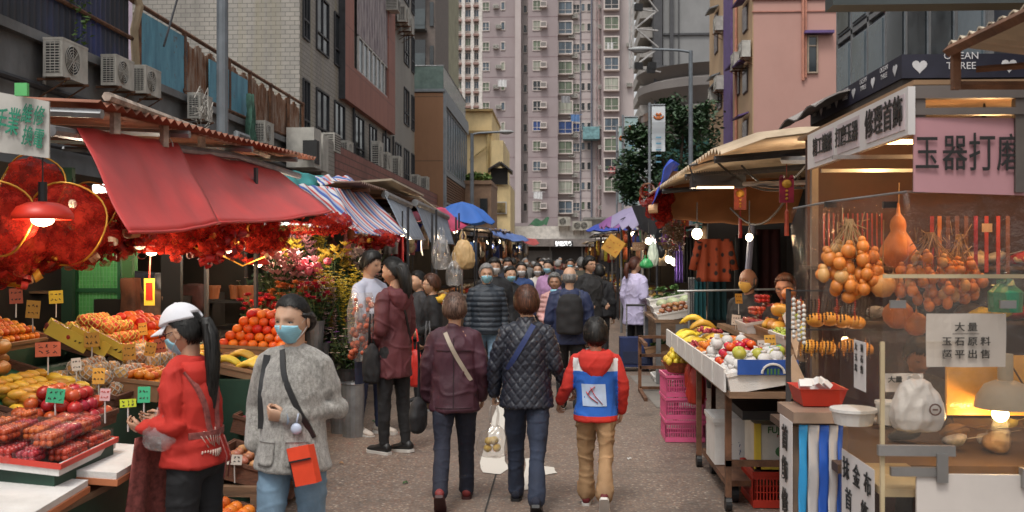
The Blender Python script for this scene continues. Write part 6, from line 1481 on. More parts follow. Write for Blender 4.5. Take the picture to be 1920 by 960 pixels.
for (x, y, z, kind, lab) in ((-1.98, 6.2, .33, 'potato', 'low wicker basket of dark roots between the two women'), (-1.95, 5.6, .12, 'orange', 'wicker basket of oranges on the ground by the apron'), (-2.0, 6.9, .10, 'greens', 'wicker basket with green vegetables low behind the grey coat'), (-2.05, 6.9, .46, 'plum', 'upper wicker basket of dark fruit behind the grey coat')):
	tr=Tray((x, y, z), .5, .38, .25);crate(tr, .12, cardd, 'wicker_basket', lab, 'basket');fill(tr, kind, 'in the '+lab.split(' of ')[0].split(' with ')[0]+(' by the apron' if kind=='orange' else ' between the women' if kind=='potato' else ' at ankle height' if kind=='greens' else ' at knee height'), 2, .03)
b=MB();b.bb(-2.2, -1.8, 5.9, 7.1, .25, .31);b.bb(-2.2, -2.14, 5.9, 5.96, 0, .25);b.bb(-1.86, -1.8, 5.9, 5.96, 0, .25);b.bb(-2.2, -2.14, 7.04, 7.1, 0, .25);b.bb(-1.86, -1.8, 7.04, 7.1, 0, .25);b.build('low_stool', wood, label='low worn wooden bench under the wicker baskets', cat='bench')
for i, (px, py, D, w_, h_, c, wh) in enumerate([(104, 742, 4.9, .085, .07, 'green', 'in front of the mangoes'), (270, 740, 5.0, .06, .08, 'green', 'left of the red sleeve'), (457, 675, 7.6, .09, .09, 'green', 'below the orange pile'), (240, 756, 4.9, .075, .04, 'lime', 'lying over the netted apples'), (143, 683, 5.6, .05, .07, 'white', 'standing between the mangoes'), (197, 740, 4.9, .05, .06, 'pink', 'above the strawberries'), (105, 557, 6.9, .09, .09, 'yellow', 'hung at the dark shelf'), (62, 580, 6.2, .08, .11, 'orange', 'among the far left melons'), (90, 655, 5.5, .13, .08, 'red', 'over the papaya tray'), (172, 637, 6.2, .09, .09, 'orange', 'inside the right yellow carton'), (215, 640, 7.0, .09, .10, 'orange', 'under the green cabinet'), (205, 628, 7.1, .07, .07, 'red', 'beside the green cabinet foot'), (268, 617, 7.2, .06, .09, 'orange', 'sticking out above the netted peaches'), (242, 660, 6.4, .08, .10, 'orange', 'left of the netted pears'), (282, 655, 6.5, .07, .09, 'orange', 'in the middle of the netted pears'), (300, 648, 6.6, .07, .09, 'red', 'right of the netted pears'), (323, 645, 6.4, .06, .10, 'pink', 'close in front of the face mask'), (185, 705, 5.6, .07, .09, 'orange', 'right of the mangoes'), (440, 862, 6.0, .09, .06, 'white', 'hanging on the wicker basket'), (30, 555, 6.5, .08, .10, 'red', 'at the left picture edge over the melons'), (380, 610, 8.1, .07, .08, 'orange', 'left of the bright orange pile')]):
	price_tag(px, py, D, w_, h_, c, wh, i)
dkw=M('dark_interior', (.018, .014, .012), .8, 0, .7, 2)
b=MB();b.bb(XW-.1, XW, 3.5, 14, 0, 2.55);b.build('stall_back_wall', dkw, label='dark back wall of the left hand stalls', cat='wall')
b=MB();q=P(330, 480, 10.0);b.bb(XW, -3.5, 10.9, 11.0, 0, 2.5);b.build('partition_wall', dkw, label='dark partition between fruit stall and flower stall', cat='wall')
cb=P(185, 480, 9.3);cab=thing('green_cabinet', 'bright green mesh fronted cabinet behind the fruit', 'cabinet', (cb.x, cb.y, .0));gm=M('bright_green_sheet', (.12, .50, .16), .5, 0, .2, 2);gml=M('pale_green_mesh', (.22, .58, .27), .5);lit_bulb((cb.x+.1, cb.y-.7, 2.15), 13, (1, .85, .6), 'added fill bulb hanging in front of the bright green cabinet')  # bulb added to brighten the cabinet
x0, x1=cb.x-.20, cb.x+.20
b=MB();b.bb(x0, x1, cb.y, cb.y+.4, .2, 2.05);b.build('cabinet_body', gm, cab)
b=MB()
for k in range(12):x=x0+.02+k*(x1-x0-.04)/11;b.bb(x-.003, x+.003, cb.y-.012, cb.y-.006, .25, 2.0)
for k in range(44):z=.27+k*.04;b.bb(x0, x1, cb.y-.006, cb.y-.002, z-.002, z+.002)
b.build('mesh', gml, cab);b=MB()
for x in (x0-.02, x1-.01):b.bb(x, x+.03, cb.y-.03, cb.y, .2, 2.05)
b.bb(x0+.01, x1-.01, cb.y-.03, cb.y, 1.36, 1.40);b.build('frame', M('dark_green_frame', (.02, .12, .05)), cab)
for i, (px, lab) in enumerate(((125, 'dark green post left of the green cabinet'), (238, 'mid green post right of the green cabinet'), (320, 'black post behind the cap'), (385, 'thin dark rod of the shelf rack'), (478, 'thin rod carrying the last red lamp'))):
	q=P(px, 480, 9.0);b=MB();w_=(.05, .045, .09, .012, .012)[i];b.bb(q.x-w_, q.x+w_, q.y, q.y+.06, 0, 2.5);b.build('stall_post', (dkg, M('mid_green', (.05, .15, .05)), black, steel_dark, steel_dark)[i], label=lab, cat='post')
b=MB();q0, q1=P(20, 545, 9.6), P(110, 545, 9.6);b.bb(q0.x, q1.x, q0.y-.2, q0.y+.1, q0.z-.02, q0.z);b.build('shelf', wood, label='pale wooden shelf in the dark left of the cabinet', cat='shelf')
b=MB();q0, q1=P(385, 563, 10.6), P(478, 563, 10.6);b.bb(q0.x, q1.x+.1, q0.y-.2, q0.y+.1, q0.z-.02, q0.z);b.build('shelf', steel_dark, label='dark shelf of flower pots above the oranges', cat='shelf')
potm=M('orange_plastic_pot', (.48, .17, .07), .6)
for px, w_, l in ((400, .07, 'small dark orange pot leftmost on the dark shelf'), (440, .055, 'small round orange pot on the dark shelf'), (464, .10, 'wide terracotta planter on the dark shelf')):
	q=P(px, 560, 10.5);b=MB();b.lathe([(w_*.8, 0), (w_, .11), (w_*1.1, .11), (w_*1.1, .14), (w_*.9, .14)], (q.x, q.y, q.z), 14);b.build('flower_pot', potm, label=l, cat='pot')
for i, (px, py, D, w_, h_, c) in enumerate(((275, 540, 9.2, .25, .30, (.04, .05, .08)), (285, 590, 9.1, .32, .45, (.16, .10, .07)), (245, 570, 9.0, .16, .5, (.14, .05, .025)), (350, 560, 10.2, .35, .3, (.06, .02, .02)), (60, 520, 9.8, .3, .2, (.15, .05, .03)))):
	q=P(px, py, D);me=None;b=MB();b.box((0, 0, 0), (w_, .2, h_));me=remesh(b, .03, lambda p, n:.03*noise.noise(p*6+V((i, 0, 0))));me.materials.append(M('sack_%s'%'abcde'[i] if False else ['plastic_wrapped_goods', 'paper_sack', 'brown_bag', 'dark_red_bundle', 'orange_brown_bundle'][i], c, .4 if i==0 else.8, 0, .6, 6))
	link(['wrapped_goods', 'paper_sack', 'hanging_bag', 'bundle', 'bundle'][i], me, label=['shiny plastic wrapped stock in the dark beside the green post', 'large grey brown paper sack beside the green post', 'rusty brown cloth bag hanging right of the green cabinet', 'dark red bundle in the dark behind the cap', 'orange brown bundle on the pale wooden shelf'][i], cat='stock', loc=q)
q=P(280, 545, 7.4);t=thing('red_packet_tag', 'small yellow and red festive tag hanging on a red string', 'tag', q);b=MB();b.bb(q.x-.04, q.x+.04, q.y, q.y+.004, q.z-.11, q.z+.09);b.build('card', tagc['yellow'], t);b=MB();b.bb(q.x-.025, q.x+.025, q.y-.004, q.y-.001, q.z-.07, q.z+.06);b.build('panel', redc, t);b=MB();b.tube([q+V((0, 0, .09)), q+V((.01, 0, .32))], .006, 5);b.build('string', redc, t)
def corr_roof(name, label, x0, x1, y0, y1, zf, m, pitch=.14, amp=.018, beams=None, bm=rust, cat='roof'):
	"""ridges running across the aisle direction; zf(x,y) height"""
	n=int(abs(y1-y0)/pitch*4);nx=6;g=[];fs=[]
	for k in (0, 1):
		for i in range(n+1):
			y=y0+(y1-y0)*i/n;o=amp*sin(i*pi/2)
			for j in range(nx+1):x=x0+(x1-x0)*j/nx;g.append((x, y, zf(x, y)+o+k*.004))
	N=(n+1)*(nx+1)
	for k in (0, 1):
		for i in range(n):
			for j in range(nx):a=k*N+i*(nx+1)+j;q=(a, a+1, a+nx+2, a+nx+1);fs.append(q if k else q[::-1])
	for i in range(n):
		for j in (0, nx):a=i*(nx+1)+j;fs.append((a, a+nx+1, a+nx+1+N, a+N))
	for j in range(nx):
		for i in (0, n):a=i*(nx+1)+j;fs.append((a, a+1, a+1+N, a+N))
	t=thing(name, label, cat, ((x0+x1)/2, (y0+y1)/2, zf((x0+x1)/2, (y0+y1)/2)));b=MB();b.add(g, fs);b.build('sheet', m, t)
	if beams:
		for yy in beams:b=MB();b.tube([(x0, yy, zf(x0, yy)-.06), (x1, yy, zf(x1, yy)-.06)], .03, 6);b.build('beam', bm, t)
	return t
rroof=M('rust_brown_roofing', (.24, .095, .055), .8, 0, .5, 2.5, dirt=.5, dirtcol=(.07, .035, .025))
corr_roof('stall_roof', 'rust brown corrugated roof over the left fruit stall', -2.72, -5.2, 5.75, 11.0, lambda x, y:2.60+(y-5.7)*.035+(-2.7-x)*.05, rroof, beams=(5.8, 7.2, 8.7, 10.2), bm=steel)
corr_roof('stall_roof', 'dark rusty roof of the nearest left stall above the white sign', -2.95, -5.2, 3.0, 5.55, lambda x, y:2.42+(-2.7-x)*.05, rroof, beams=(3.6, 5.4))
b=MB();b.tube([P(95, 245, 5.75), P(300, 275, 7.3), P(440, 292, 9.0), P(560, 330, 11.0)], .035, 8);b.build('awning_pipe', steel, label='grey pipe along the top of the red awnings', cat='pipe')
b=MB()
for px, py, D in ((216, 222, 6.3), (308, 250, 7.2), (378, 268, 8.2), (425, 282, 9.0)):p=P(px, py, D);b.tube([p+V((0, 0, .12)), p+V((0, 0, -.10))], .035, 6)
b.tube([P(200, 190, 6.0)+V((0, 0, .03)), P(515, 300, 10.6)+V((0, 0, .02))], .03, 6)
b.build('roof_edge_bracket', M('flaking_white_bar', (.42, .34, .28), .8, 0, .6, 10), label='flaking white edge bar and clamps of the rusty roof', cat='bar')
reda=M('red_tarpaulin', (.56, .055, .05), .45, 0, .22, 1.5, .3, 7, dirt=.35, dirtcol=(.25, .03, .03))
def canopy(name, label, a, b_, c, d, m, sag=.06, nx=24, ny=14, t=.006, wr=.012, cat='awning', seed=0, hem=True, billow=0):
	th=thing(name, label, cat, V(a));mb=MB();n_=(V(b_)-V(a)).cross(V(d)-V(a)).normalized()
	f=lambda u, v_:n_*(wr*noise.noise(V((u*5+seed, v_*2, seed)))*2+wr*.5*sin(u*23+2*v_+seed)*(1-v_))+n_*billow*sin(pi*v_)*sin(pi*u)+V((0, 0, -sag*sin(pi*u)*v_))
	mb.sheet(a, b_, c, d, t, nx, ny, f);mb.build('cloth', m, th, True)
	if hem:mb=MB();mb.tube([V(d).lerp(V(c), u)+f(u, 1) for u in [i/14 for i in range(15)]], .012, 6);mb.build('hem_rod', m, th, True)
	return th
canopy('red_awning', 'nearer sheet of the big red tarpaulin awning', P(146, 238, 6.0), P(332, 268, 7.5), P(412, 418, 7.1), P(243, 436, 5.75), reda, .02, seed=1)
canopy('red_awning', 'further sheet of the big red tarpaulin awning', P(312, 270, 7.45), P(520, 318, 10.3), P(622, 396, 9.9), P(408, 417, 7.15), reda, .03, seed=4, billow=.04)
b=MB();p=P(312, 275, 7.35);b.tube([p+V((cos(a)*.05, 0, sin(a)*.07)) for a in [i*.5 for i in range(12)]], .005, 5);b.tube([p, p+V((.02, -.02, -.2))], .006, 5);b.build('tie_cord', white_p, label='white cord tying the two red awning sheets together', cat='cord')
teal=M('teal_tarp', (.03, .22, .22), .6, 0, .3, 3)
def stripes(name, sc=3.2, rot=0):
	t=NT(name);tc=t.new('ShaderNodeTexCoord');sp=t.new('ShaderNodeSeparateXYZ');t.l(tc.outputs['Object'], sp.inputs[0])
	fr=t.math('FRACT', t.math('MULTIPLY', t.math('ADD', sp.outputs[1], t.math('MULTIPLY', sp.outputs[0], .5)), sc));r=t.ramp(fr, [(0, (.55, .54, .55)), (.16, (.50, .05, .05)), (.30, (.55, .54, .55)), (.42, (.05, .10, .34)), (.56, (.30, .36, .50)), (.66, (.55, .20, .18)), (.76, (.6, .58, .58)), (.9, (.05, .10, .34))])
	r_n=[n for n in t.n if n.type=='VALTORGB'][-1];r_n.color_ramp.interpolation='CONSTANT';t.l(r, t.b.inputs['Base Color']);t.b.inputs['Roughness'].default_value=.6;return t.m
strm=stripes('red_blue_striped_tarp', 1.7)
canopy('teal_tarpaulin', 'teal tarpaulin on the roof above the striped awning', P(510, 312, 11.5), P(612, 332, 13), P(610, 358, 12.6), P(525, 345, 11.0), teal, .03, seed=2, hem=False)
canopy('striped_tarpaulin', 'red white and blue striped tarpaulin folded on the roof', P(590, 330, 12.4), P(655, 330, 14), P(690, 352, 13.4), P(600, 350, 12.2), strm, -.06, seed=3, hem=False, wr=.03)
canopy('striped_awning', 'narrow faded striped awning strip beside the red awning', P(560, 345, 11.4), P(625, 352, 12), P(672, 432, 11.2), P(590, 385, 10.8), strm, .03, seed=8)
canopy('striped_awning', 'wide red white and blue striped awning hanging towards the aisle', P(606, 350, 11.8), P(688, 358, 14.0), P(762, 438, 13.2), P(668, 436, 11.2), strm, .03, seed=5, billow=.05)
wedge=M('cream_roof_board', (.52, .44, .33), .8)
for i, (a, c_) in enumerate((((585, 350, 13.2), (735, 350, 14.5)), ((700, 358, 15.8), (760, 362, 17)))):
	p0, p1=P(*a), P(*c_);b=MB();b.sheet(p0, P(c_[0], c_[1]-12, c_[2]), P(c_[0]+(60, 75)[i], c_[1]+(18, 42)[i], c_[2]+3), p0+V((0, 2.5, .05)), .03);b.build('roof_board', wedge if 1 else rroof, label=['cream edged flat roof board above the first grey blind', 'small cream roof board above the second grey blind'][i], cat='roof')
corr_roof('stall_roof', 'dim ribbed roof behind the grey blinds', -2.5, -5, 12.4, 24, lambda x, y:2.62+(y-12)*.01, M('dim_ribbed_roof', (.13, .08, .06), .8, 0, .4, 2), beams=(13, 15, 17, 20))
bl=NT('grey_blue_blind');n_=bl.noise(bl.coord('Object', (1, 5, .25)), 7, 3, .5);bl.l(bl.ramp(n_, [(.4, (.15, .18, .23)), (.6, (.27, .31, .36))]), bl.b.inputs['Base Color']);bl=bl.m
for i, (a, b_, c, d) in enumerate((((667, 368-0, 13.3), (770, 388, 16.0), (797, 450, 15.4), (762, 447, 13.6)), ((778, 380, 16.2), (838, 408, 19.0), (852, 458, 18.2), (807, 453, 16.2)))):
	if i==0:a, b_=(722, 365, 14.2), (768, 386, 15.6)
	th=canopy('roller_blind', ['nearer grey blue slanted sun blind', 'further grey blue slanted sun blind'][i], P(*a), P(*b_), P(*c), P(*d), bl, .0, wr=.003, seed=i, cat='blind')
	b=MB();b.tube([P(*a), P(*b_)], .06, 8);b.build('roller', steel, th)
	for px in ((765, 790), (812, 838))[i]:p=P(px, 450, a[2]);b=MB();b.tube([p, p+V((0, 0, -.12)), p+V((.02, 0, -.22))], .012, 4);b.build('cord', white_p, th)
pinkt=M('hot_pink_tarp', (.55, .05, .12), .55, 0, .15, 2)
canopy('pink_awning', 'hot pink awning between blind and blue umbrella', P(818, 388, 19.5), P(850, 392, 23), P(886, 412, 22), P(848, 434, 18.6), pinkt, .05, seed=6)
canopy('pink_awning', 'small pink flap between the two grey blinds', P(755, 390, 16.5), P(790, 400, 18), P(796, 412, 17.5), P(770, 412, 16.0), pinkt, .02, seed=7)
def umbrella(px, py, D, r, m, label, h=.5, pole=True, tilt=(0, 0), slack=0):
	p=P(px, py, D);t=thing('market_umbrella', label, 'umbrella', (p.x, p.y, 0));R=Euler((tilt[0], tilt[1], 0)).to_matrix();top=V((p.x, p.y, p.z));n=8;g=[top]
	for rr_, dz in ((.33, -.10), (.66, -.32), (1.0, -.72)):
		for i in range(32):a=2*pi*i/32;sc=1-.05*abs(sin(a*4));g.append(top+R@V((cos(a)*r*rr_*sc, sin(a)*r*rr_*sc, h*(dz-.10*rr_*abs(sin(a*4))-slack*rr_*abs(noise.noise(V((cos(a)*2, sin(a)*2, D))))))))
	fs=[(0, 1+i, 1+(i+1)%32) for i in range(32)]+[(1+k*32+i, 1+(k+1)*32+i, 1+(k+1)*32+(i+1)%32, 1+k*32+(i+1)%32) for k in (0, 1) for i in range(32)]
	N=len(g);b=MB();b.add(g+[q-V((0, 0, .008)) for q in g], fs+[tuple(N+i for i in f)[::-1] for f in fs]);b.build('canopy', m, t, True)
	b=MB();b.tube([(p.x, p.y, 0), tuple(top)], .025, 8);b.build('pole', steel, t)
	for i in range(8):a=2*pi*i/8;b=MB();b.tube([top+R@V((0, 0, -.05)), top+R@V((cos(a)*r*.97, sin(a)*r*.97, -h*.74))], .008, 4);b.build('rib', steel_dark, t)
umbrella(866, 378, 21.5, .72, M('blue_umbrella_cloth', (.03, .12, .42), .6, 0, .2, 1), 'bright blue market umbrella beyond the pink awning', .6)
canopy('blue_tarpaulin', 'slack pale blue tarpaulin over the far left stalls', P(910, 428, 26), P(950, 430, 38), P(992, 450, 36), P(925, 440, 25), M('pale_blue_tarp', (.10, .18, .45), .6), .1, seed=9, wr=.05)
canopy('red_tarpaulin', 'small red tarpaulin past the pale blue one', P(975, 446, 40), P(1005, 448, 50), P(1012, 456, 48), P(985, 455, 38), reda, .1, seed=10)
sg=thing('sign_board', 'white board with green handwritten characters at the far left', 'sign', P(20, 297, 4.75));a, c=P(-30, 168, 4.75), P(94, 191, 4.75);d, e=P(-30, 282, 4.75), P(94, 297, 4.75)
b=MB();b.sheet(d, e, c, a, .012);b.build('board', M('off_white_board', (.52, .50, .46), .6, dirt=.2), sg);gi=M('green_ink', (.02, .22, .13), .6);rt=(c-a).normalized();up=(a-d).normalized()
for body, px, py, h in (('手', 1, 232, .14), ('業', 25, 232, .14), ('維', 51, 216, .10), ('修', 73, 220, .10), ('換', 52, 257, .10), ('電', 72, 262, .10)):put_text('character', body, h, gi, P(px, py, 4.728), rt, up, sg, .001, .45 if h>.12 else.52)
b=MB();q=P(41, 168, 4.7);b.box(q, (.06, .02, .06));b.build('green_clip', gm, sg)
def dome_lamp(px, py, D, r, label, e=6, cord=.35):
	p=P(px, py, D);t=thing('red_lamp', label, 'lamp', p);b=MB()
	b.lathe([(r*.92, 0), (r, .0), (r*.98, r*.2), (r*.82, r*.44), (r*.5, r*.58), (.02, r*.62)], p, 24, cap=False);b.lathe([(r*.5, r*.50), (r*.8, r*.38), (r*.95, .0)], p, 24, cap=False)
	b.build('lamp_shade', M('glowing_red_shade', (.62, .03, .012), .4, emit=.12), t, True);b=MB();b.ball(p+V((0, 0, .002)), (r*.38, r*.38, r*.24), 14, 8);b.build('bulb', bulb_warm, t, True)
	b=MB();b.tube([p+V((0, 0, r*.6)), p+V((0, 0, r*.6+.10))], .022, 8);b.tube([p+V((0, 0, r*.6+.1)), p+V((0, 0, r*.6+cord))], .004, 5);b.build('socket_and_cord', black, t);lamp_light(p+V((0, 0, -.07)), e, parent=t)
dome_lamp(80, 412, 4.95, .145, 'big red dome lamp near the left picture edge', 8)
dome_lamp(262, 462, 6.9, .10, 'red lamp under the near corner of the red awning', 9);dome_lamp(284, 474, 7.3, .10, 'second red lamp just right of the near awning corner', 8)
dome_lamp(426, 470, 8.4, .10, 'red lamp hanging above the cap', 10);dome_lamp(483, 496, 9.2, .11, 'rightmost red lamp low over the orange pile', 13)
for px, py, D, l in ((175, 355, 6.9, 'white tube lamp under the rusty roof'), (352, 440, 8.6, 'red lamp hidden among the red ribbons')):
	p=P(px, py, D);t=thing('tube_lamp', l, 'lamp', p);b=MB();b.tube([p, p+V((.18, .05, .02))], .03, 8);b.build('tube', bulb_white, t);lamp_light(p+V((.1, 0, -.08)), 9, (1, .8, .6), parent=t)
fred=M('festive_red', (.30, .015, .012), .5, 0, .6, 14, rnd=.3)
t_=NT('red_net');t_.n.remove(t_.b);tr_, df_, tl_=t_.new('ShaderNodeBsdfTransparent'), t_.new('ShaderNodeBsdfDiffuse'), t_.new('ShaderNodeBsdfTranslucent');n_=t_.noise(t_.coord('Object'), 11, 5, .7);c_=t_.ramp(n_, [(.35, (.22, .012, .012)), (.65, (.60, .05, .03))]);t_.l(c_, df_.inputs[0]);t_.l(c_, tl_.inputs[0]);a_, b_=t_.new('ShaderNodeMixShader'), t_.new('ShaderNodeMixShader');t_.l(df_.outputs[0], a_.inputs[1]);t_.l(tl_.outputs[0], a_.inputs[2]);t_.l(t_.ramp(n_, [(.35, .25), (.6, .85)]), b_.inputs[0]);t_.l(tr_.outputs[0], b_.inputs[1]);t_.l(a_.outputs[0], b_.inputs[2]);t_.l(b_.outputs[0], t_.out.inputs[0]);rednet=t_.m;fgold=M('gold_foil', (.60, .30, .04), .3, .5, .3, 10);fcream=M('cream_ribbon', (.66, .40, .22), .6)
def ribbons(c, r, n, size, seed, label, gold=.12):
	t=thing('red_decoration', label, 'decoration', c);rr=random.Random(seed);bs=[MB(), MB(), MB()]
	for i in range(n):
		q=V((rr.gauss(0, 1), rr.gauss(0, 1), rr.gauss(0, 1))).normalized()*rr.random()**.45;q=V(c)+V((q.x*r[0], q.y*r[1], q.z*r[2]));R=Euler((rr.uniform(0, 6), rr.uniform(0, 6), rr.uniform(0, 6))).to_matrix();s_=size*rr.uniform(.5, 1.3);k=0 if rr.random()>gold else rr.choice((1, 2));w_=s_*rr.uniform(.15, .4);cv=rr.uniform(.2, .7)
		L=[]
		for j in range(9):tt=j/8*(1.5+cv*7);rad=s_*.34*(1-.05*j);L+=[q+R@V((rad*sin(tt), -w_*.6+.1*s_*j/8, rad*(1-cos(tt)))), q+R@V((rad*sin(tt)*1.15, w_*.6+.18*s_*j/8, rad*(1-cos(tt))*.9))]
		bs[k].add(L, [(2*j, 2*j+1, 2*j+3, 2*j+2) for j in range(8)])
	for k in range(2):
		b=MB();b.ball((0, 0, 0), (r[0]*(.75, .5)[k], r[1]*.7, r[2]*(.7, .9)[k]), 20, 14);me=remesh(b, .018, lambda q, n_:.07*noise.noise(q*8+V((seed, k, 0)))+.035*(.3-abs(noise.noise(q*17+V((0, seed, 0))))*2), 1);me.materials.append(rednet);link('red_tissue', me, t, loc=V(((-.15, .35)[k]*r[0], 0, (0, .05)[k])))
	for b_, m_, nm in zip(bs, ((fred, rednet)[seed%2], fgold, fcream), ('red_ribbons', 'gold_ribbons', 'cream_ribbons')):
		if b_.v:b_.build(nm, m_, t)
for i, (px, py, D, rx, rz, n, l) in enumerate(((215, 440, 6.4, .28, .15, 70, 'red and gold ribbon bow under the near awning corner'), (330, 445, 7.3, .32, .15, 90, 'red silk poinsettia cluster under the red awning'), (385, 450, 7.9, .3, .18, 80, 'red ribbon cluster left of the fourth lamp'), (455, 440, 8.8, .38, .22, 90, 'red foil garland between the last two lamps'), (500, 450, 9.6, .26, .16, 40, 'red paper garland above the flowers'), (600, 425, 10.6, .4, .10, 50, 'red foil fringe under the striped awning'), (700, 452, 12.2, .35, .08, 34, 'red ornaments behind the striped awning edge'), (150, 470, 6.0, .26, .10, 50, 'red ribbons hanging before the green cabinet'), (20, 490, 5.4, .22, .14, 50, 'red and cream ribbons at the left picture edge'), (100, 478, 5.6, .22, .10, 40, 'striped cream and red ribbon below the big dome lamp'))):
	ribbons(P(px, py, D), (rx, .2, rz), int(n*1.1), .12, i, l, .25 if i in (7, 8, 9, 0) else.1)
def hoop(px, py, D, r, label):
	p=P(px, py, D);t=thing('red_foil_hoop', label, 'decoration', p);b=MB();b.tube([p+V((cos(a)*r, .03*sin(3*a), sin(a)*r*.95)) for a in [i*2*pi/32 for i in range(33)]], .006, 6, False);b.build('gold_ring', fgold, t, True)
	b=MB();b.ball((0, 0, 0), (r*.95, r*.4, r*.9), 24, 16);me=remesh(b, .02, lambda q, n:.05*noise.noise(q*9+V((px, 0, 0)))+.03*(.3-abs(noise.noise(q*15))));me.materials.append(rednet);link('net_bag', me, t)
hoop(120, 420, 5.5, .24, 'big red net balloon with gold ring behind the dome lamp');hoop(-10, 410, 5.0, .2, 'red net balloon with gold ring cut by the picture edge');hoop(170, 390, 6.3, .17, 'smaller red net ball beneath the rusty roof');hoop(60, 350, 5.9, .2, 'red net ball above the dome lamp')
p=P(455, 490, 8.9);b=MB();b.tube([p+V((-.18, 0, .05)), p+V((0, 0, -.04)), p+V((.2, 0, .04))], .008, 5);b.build('string_light_cord', MATS['gold_foil'], label='sagging orange cord between the last two red lamps', cat='cord')
# ================================================================ flower stall
fs_=thing('flower_stand', 'dark stepped stand of the flower stall', 'stand', (-3, 10.6, 0));b=MB();b.bb(-3.1, -2.5, 9.0, 12.6, 0, .55);b.bb(-3.7, -3.12, 9.0, 12.6, 0, .95);b.bb(-4.3, -3.72, 9.0, 12.6, 0, 1.3);b.build('step', dkw, fs_)
def flowers(px, py, D, kind, col, label, w_=.16, h=.45, n=14, bucket=True, seed=0):
	"""px,py = centre of the blossoms"""
	p=P(px, py, D);rr=random.Random(seed);z0=p.z-h;t=thing('flower_bunch', label, 'flowers', (p.x, p.y, z0));bl_, st, lf=MB(), MB(), MB();base=V((p.x, p.y, z0))
	for i in range(n):
		a=rr.uniform(0, 6.28);q=w_*sqrt(rr.random());top=V((p.x+cos(a)*q, p.y+sin(a)*q, p.z+rr.uniform(-.12, .12)));st.tube([base+V((cos(a)*.03, sin(a)*.03, 0)), top], .004, 4)
		s_={'lily':.085, 'glad':.036, 'carn':.05, 'rose':.06, 'daisy':.03}[kind]
		def petals(c, s_, m_=6, up=.5):
			for k in range(m_):
				aa=k*2*pi/m_+rr.random();d=V((cos(aa), sin(aa), up)).normalized();sd_=d.cross(V((0, 0, 1))).normalized()*s_*.32;bl_.add([c, c+d*s_*.6+sd_, c+d*s_*1.15, c+d*s_*.6-sd_], [(0, 1, 2, 3)])
		if kind=='glad':
			for k in range(9):petals(top+V((rr.uniform(-.015, .015), rr.uniform(-.02, .02), .05*(k-6))), s_, 5)
		elif kind=='lily':petals(top, s_, 6, .8);petals(top+V((.04, 0, -.06)), s_*.8, 6, .6)
		elif kind=='rose':bl_.ball(top, (s_*.75, s_*.75, s_*.7), 8, 6);petals(top, s_, 7, .6)
		elif kind=='carn':
			for k in range(3):petals(top+V((0, 0, .006*k)), s_*(1-.2*k), 8, .3+.3*k)
		else:petals(top, s_, 8, .2)
		for k in range(4):leaves(lf, base.lerp(top, rr.uniform(.25, .85)), (.05, .05, .06), 2, .07 if kind!='glad' else.04, rnd=rr)
		if kind in ('lily', 'glad'):
			q0=base.lerp(top, .4);d=(top-base).normalized()+V((rr.uniform(-.4, .4), rr.uniform(-.4, .4), 0));sd_=d.cross(V((0, 1, 0))).normalized()*.01;lf.add([q0-sd_, q0+sd_, q0+d*.22+sd_*.6, q0+d*.32, q0+d*.22-sd_*.6], [(0, 1, 2, 3, 4)])
	bl_.build('blossoms', M(col[0], col[1], .6, 0, .35, 25, rnd=.2), t);st.build('stems', stemm, t);lf.build('leaves', leafm, t)
	if bucket:b=MB();b.lathe([(.08, -.22), (.10, .06), (.105, .06), (.095, .02)], base, 14);b.build('bucket', rf.choice((steel_dark, dkw, steel)), t)
cols={'lp':('lily_pink', (.66, .30, .32)), 'ly':('lily_yellow', (.62, .42, .05)), 'gy':('gladiolus_yellow', (.68, .50, .06)), 'cr':('carnation_red', (.58, .03, .03)), 'co':('carnation_orange', (.70, .20, .05)), 'rp':('rose_pink', (.62, .10, .18)), 'wh':('pale_blossom', (.60, .45, .40)), 'pu':('purple_blossom', (.20, .06, .25))}
fl=[(520, 495, 10.6, 'lily', 'lp', 'pink lilies beside the last red lamp'), (560, 500, 10.9, 'lily', 'lp', 'pink lilies in the middle of the flower stall'), (590, 510, 10.8, 'rose', 'rp', 'deep pink rounded blossoms above the yellow stems'), (625, 480, 11.4, 'lily', 'ly', 'budding yellow green lilies high in the flower stall'), (655, 490, 11.8, 'lily', 'wh', 'pale lilies beside the striped shirt'), (560, 465, 11.8, 'lily', 'lp', 'tall pink lilies under the green tube lamp'), (530, 470, 11.4, 'lily', 'ly', 'tall yellow orange lilies at the left of the stall'), (620, 540, 10.4, 'glad', 'gy', 'yellow gladioli leaning left'), (645, 555, 10.2, 'glad', 'gy', 'yellow gladioli in front of the striped shirt'), (665, 535, 10.9, 'glad', 'gy', 'yellow gladioli further back'), (600, 560, 10.1, 'glad', 'wh', 'pale cream gladioli behind the woman in grey'), (490, 575, 9.6, 'carn', 'cr', 'red carnations left of the grey coat woman'), (505, 585, 9.5, 'carn', 'cr', 'low red carnations touching the dark hair'), (535, 548, 10.0, 'carn', 'co', 'orange carnations boxed behind the dark hair'), (565, 548, 10.0, 'carn', 'co', 'orange carnations right of the dark hair'), (590, 552, 9.9, 'carn', 'cr', 'red carnations ending the orange row'), (640, 620, 9.9, 'daisy', 'pu', 'small bluish purple flowers low beside the aisle'), (655, 640, 9.7, 'daisy', 'wh', 'small pale flowers low beside the aisle'), (690, 470, 12.4, 'glad', 'wh', 'pale tall flowers near the striped awning'), (480, 540, 10.6, 'daisy', 'wh', 'sparse pale sprigs by the thin rod'), (510, 530, 11.2, 'daisy', 'lp', 'small pink sprigs behind the carnations'), (590, 455, 12.2, 'glad', 'ly', 'tall yellow spikes at the back of the flower stall'), (500, 620, 9.2, 'daisy', 'cr', 'small red flowers right of the oranges')]
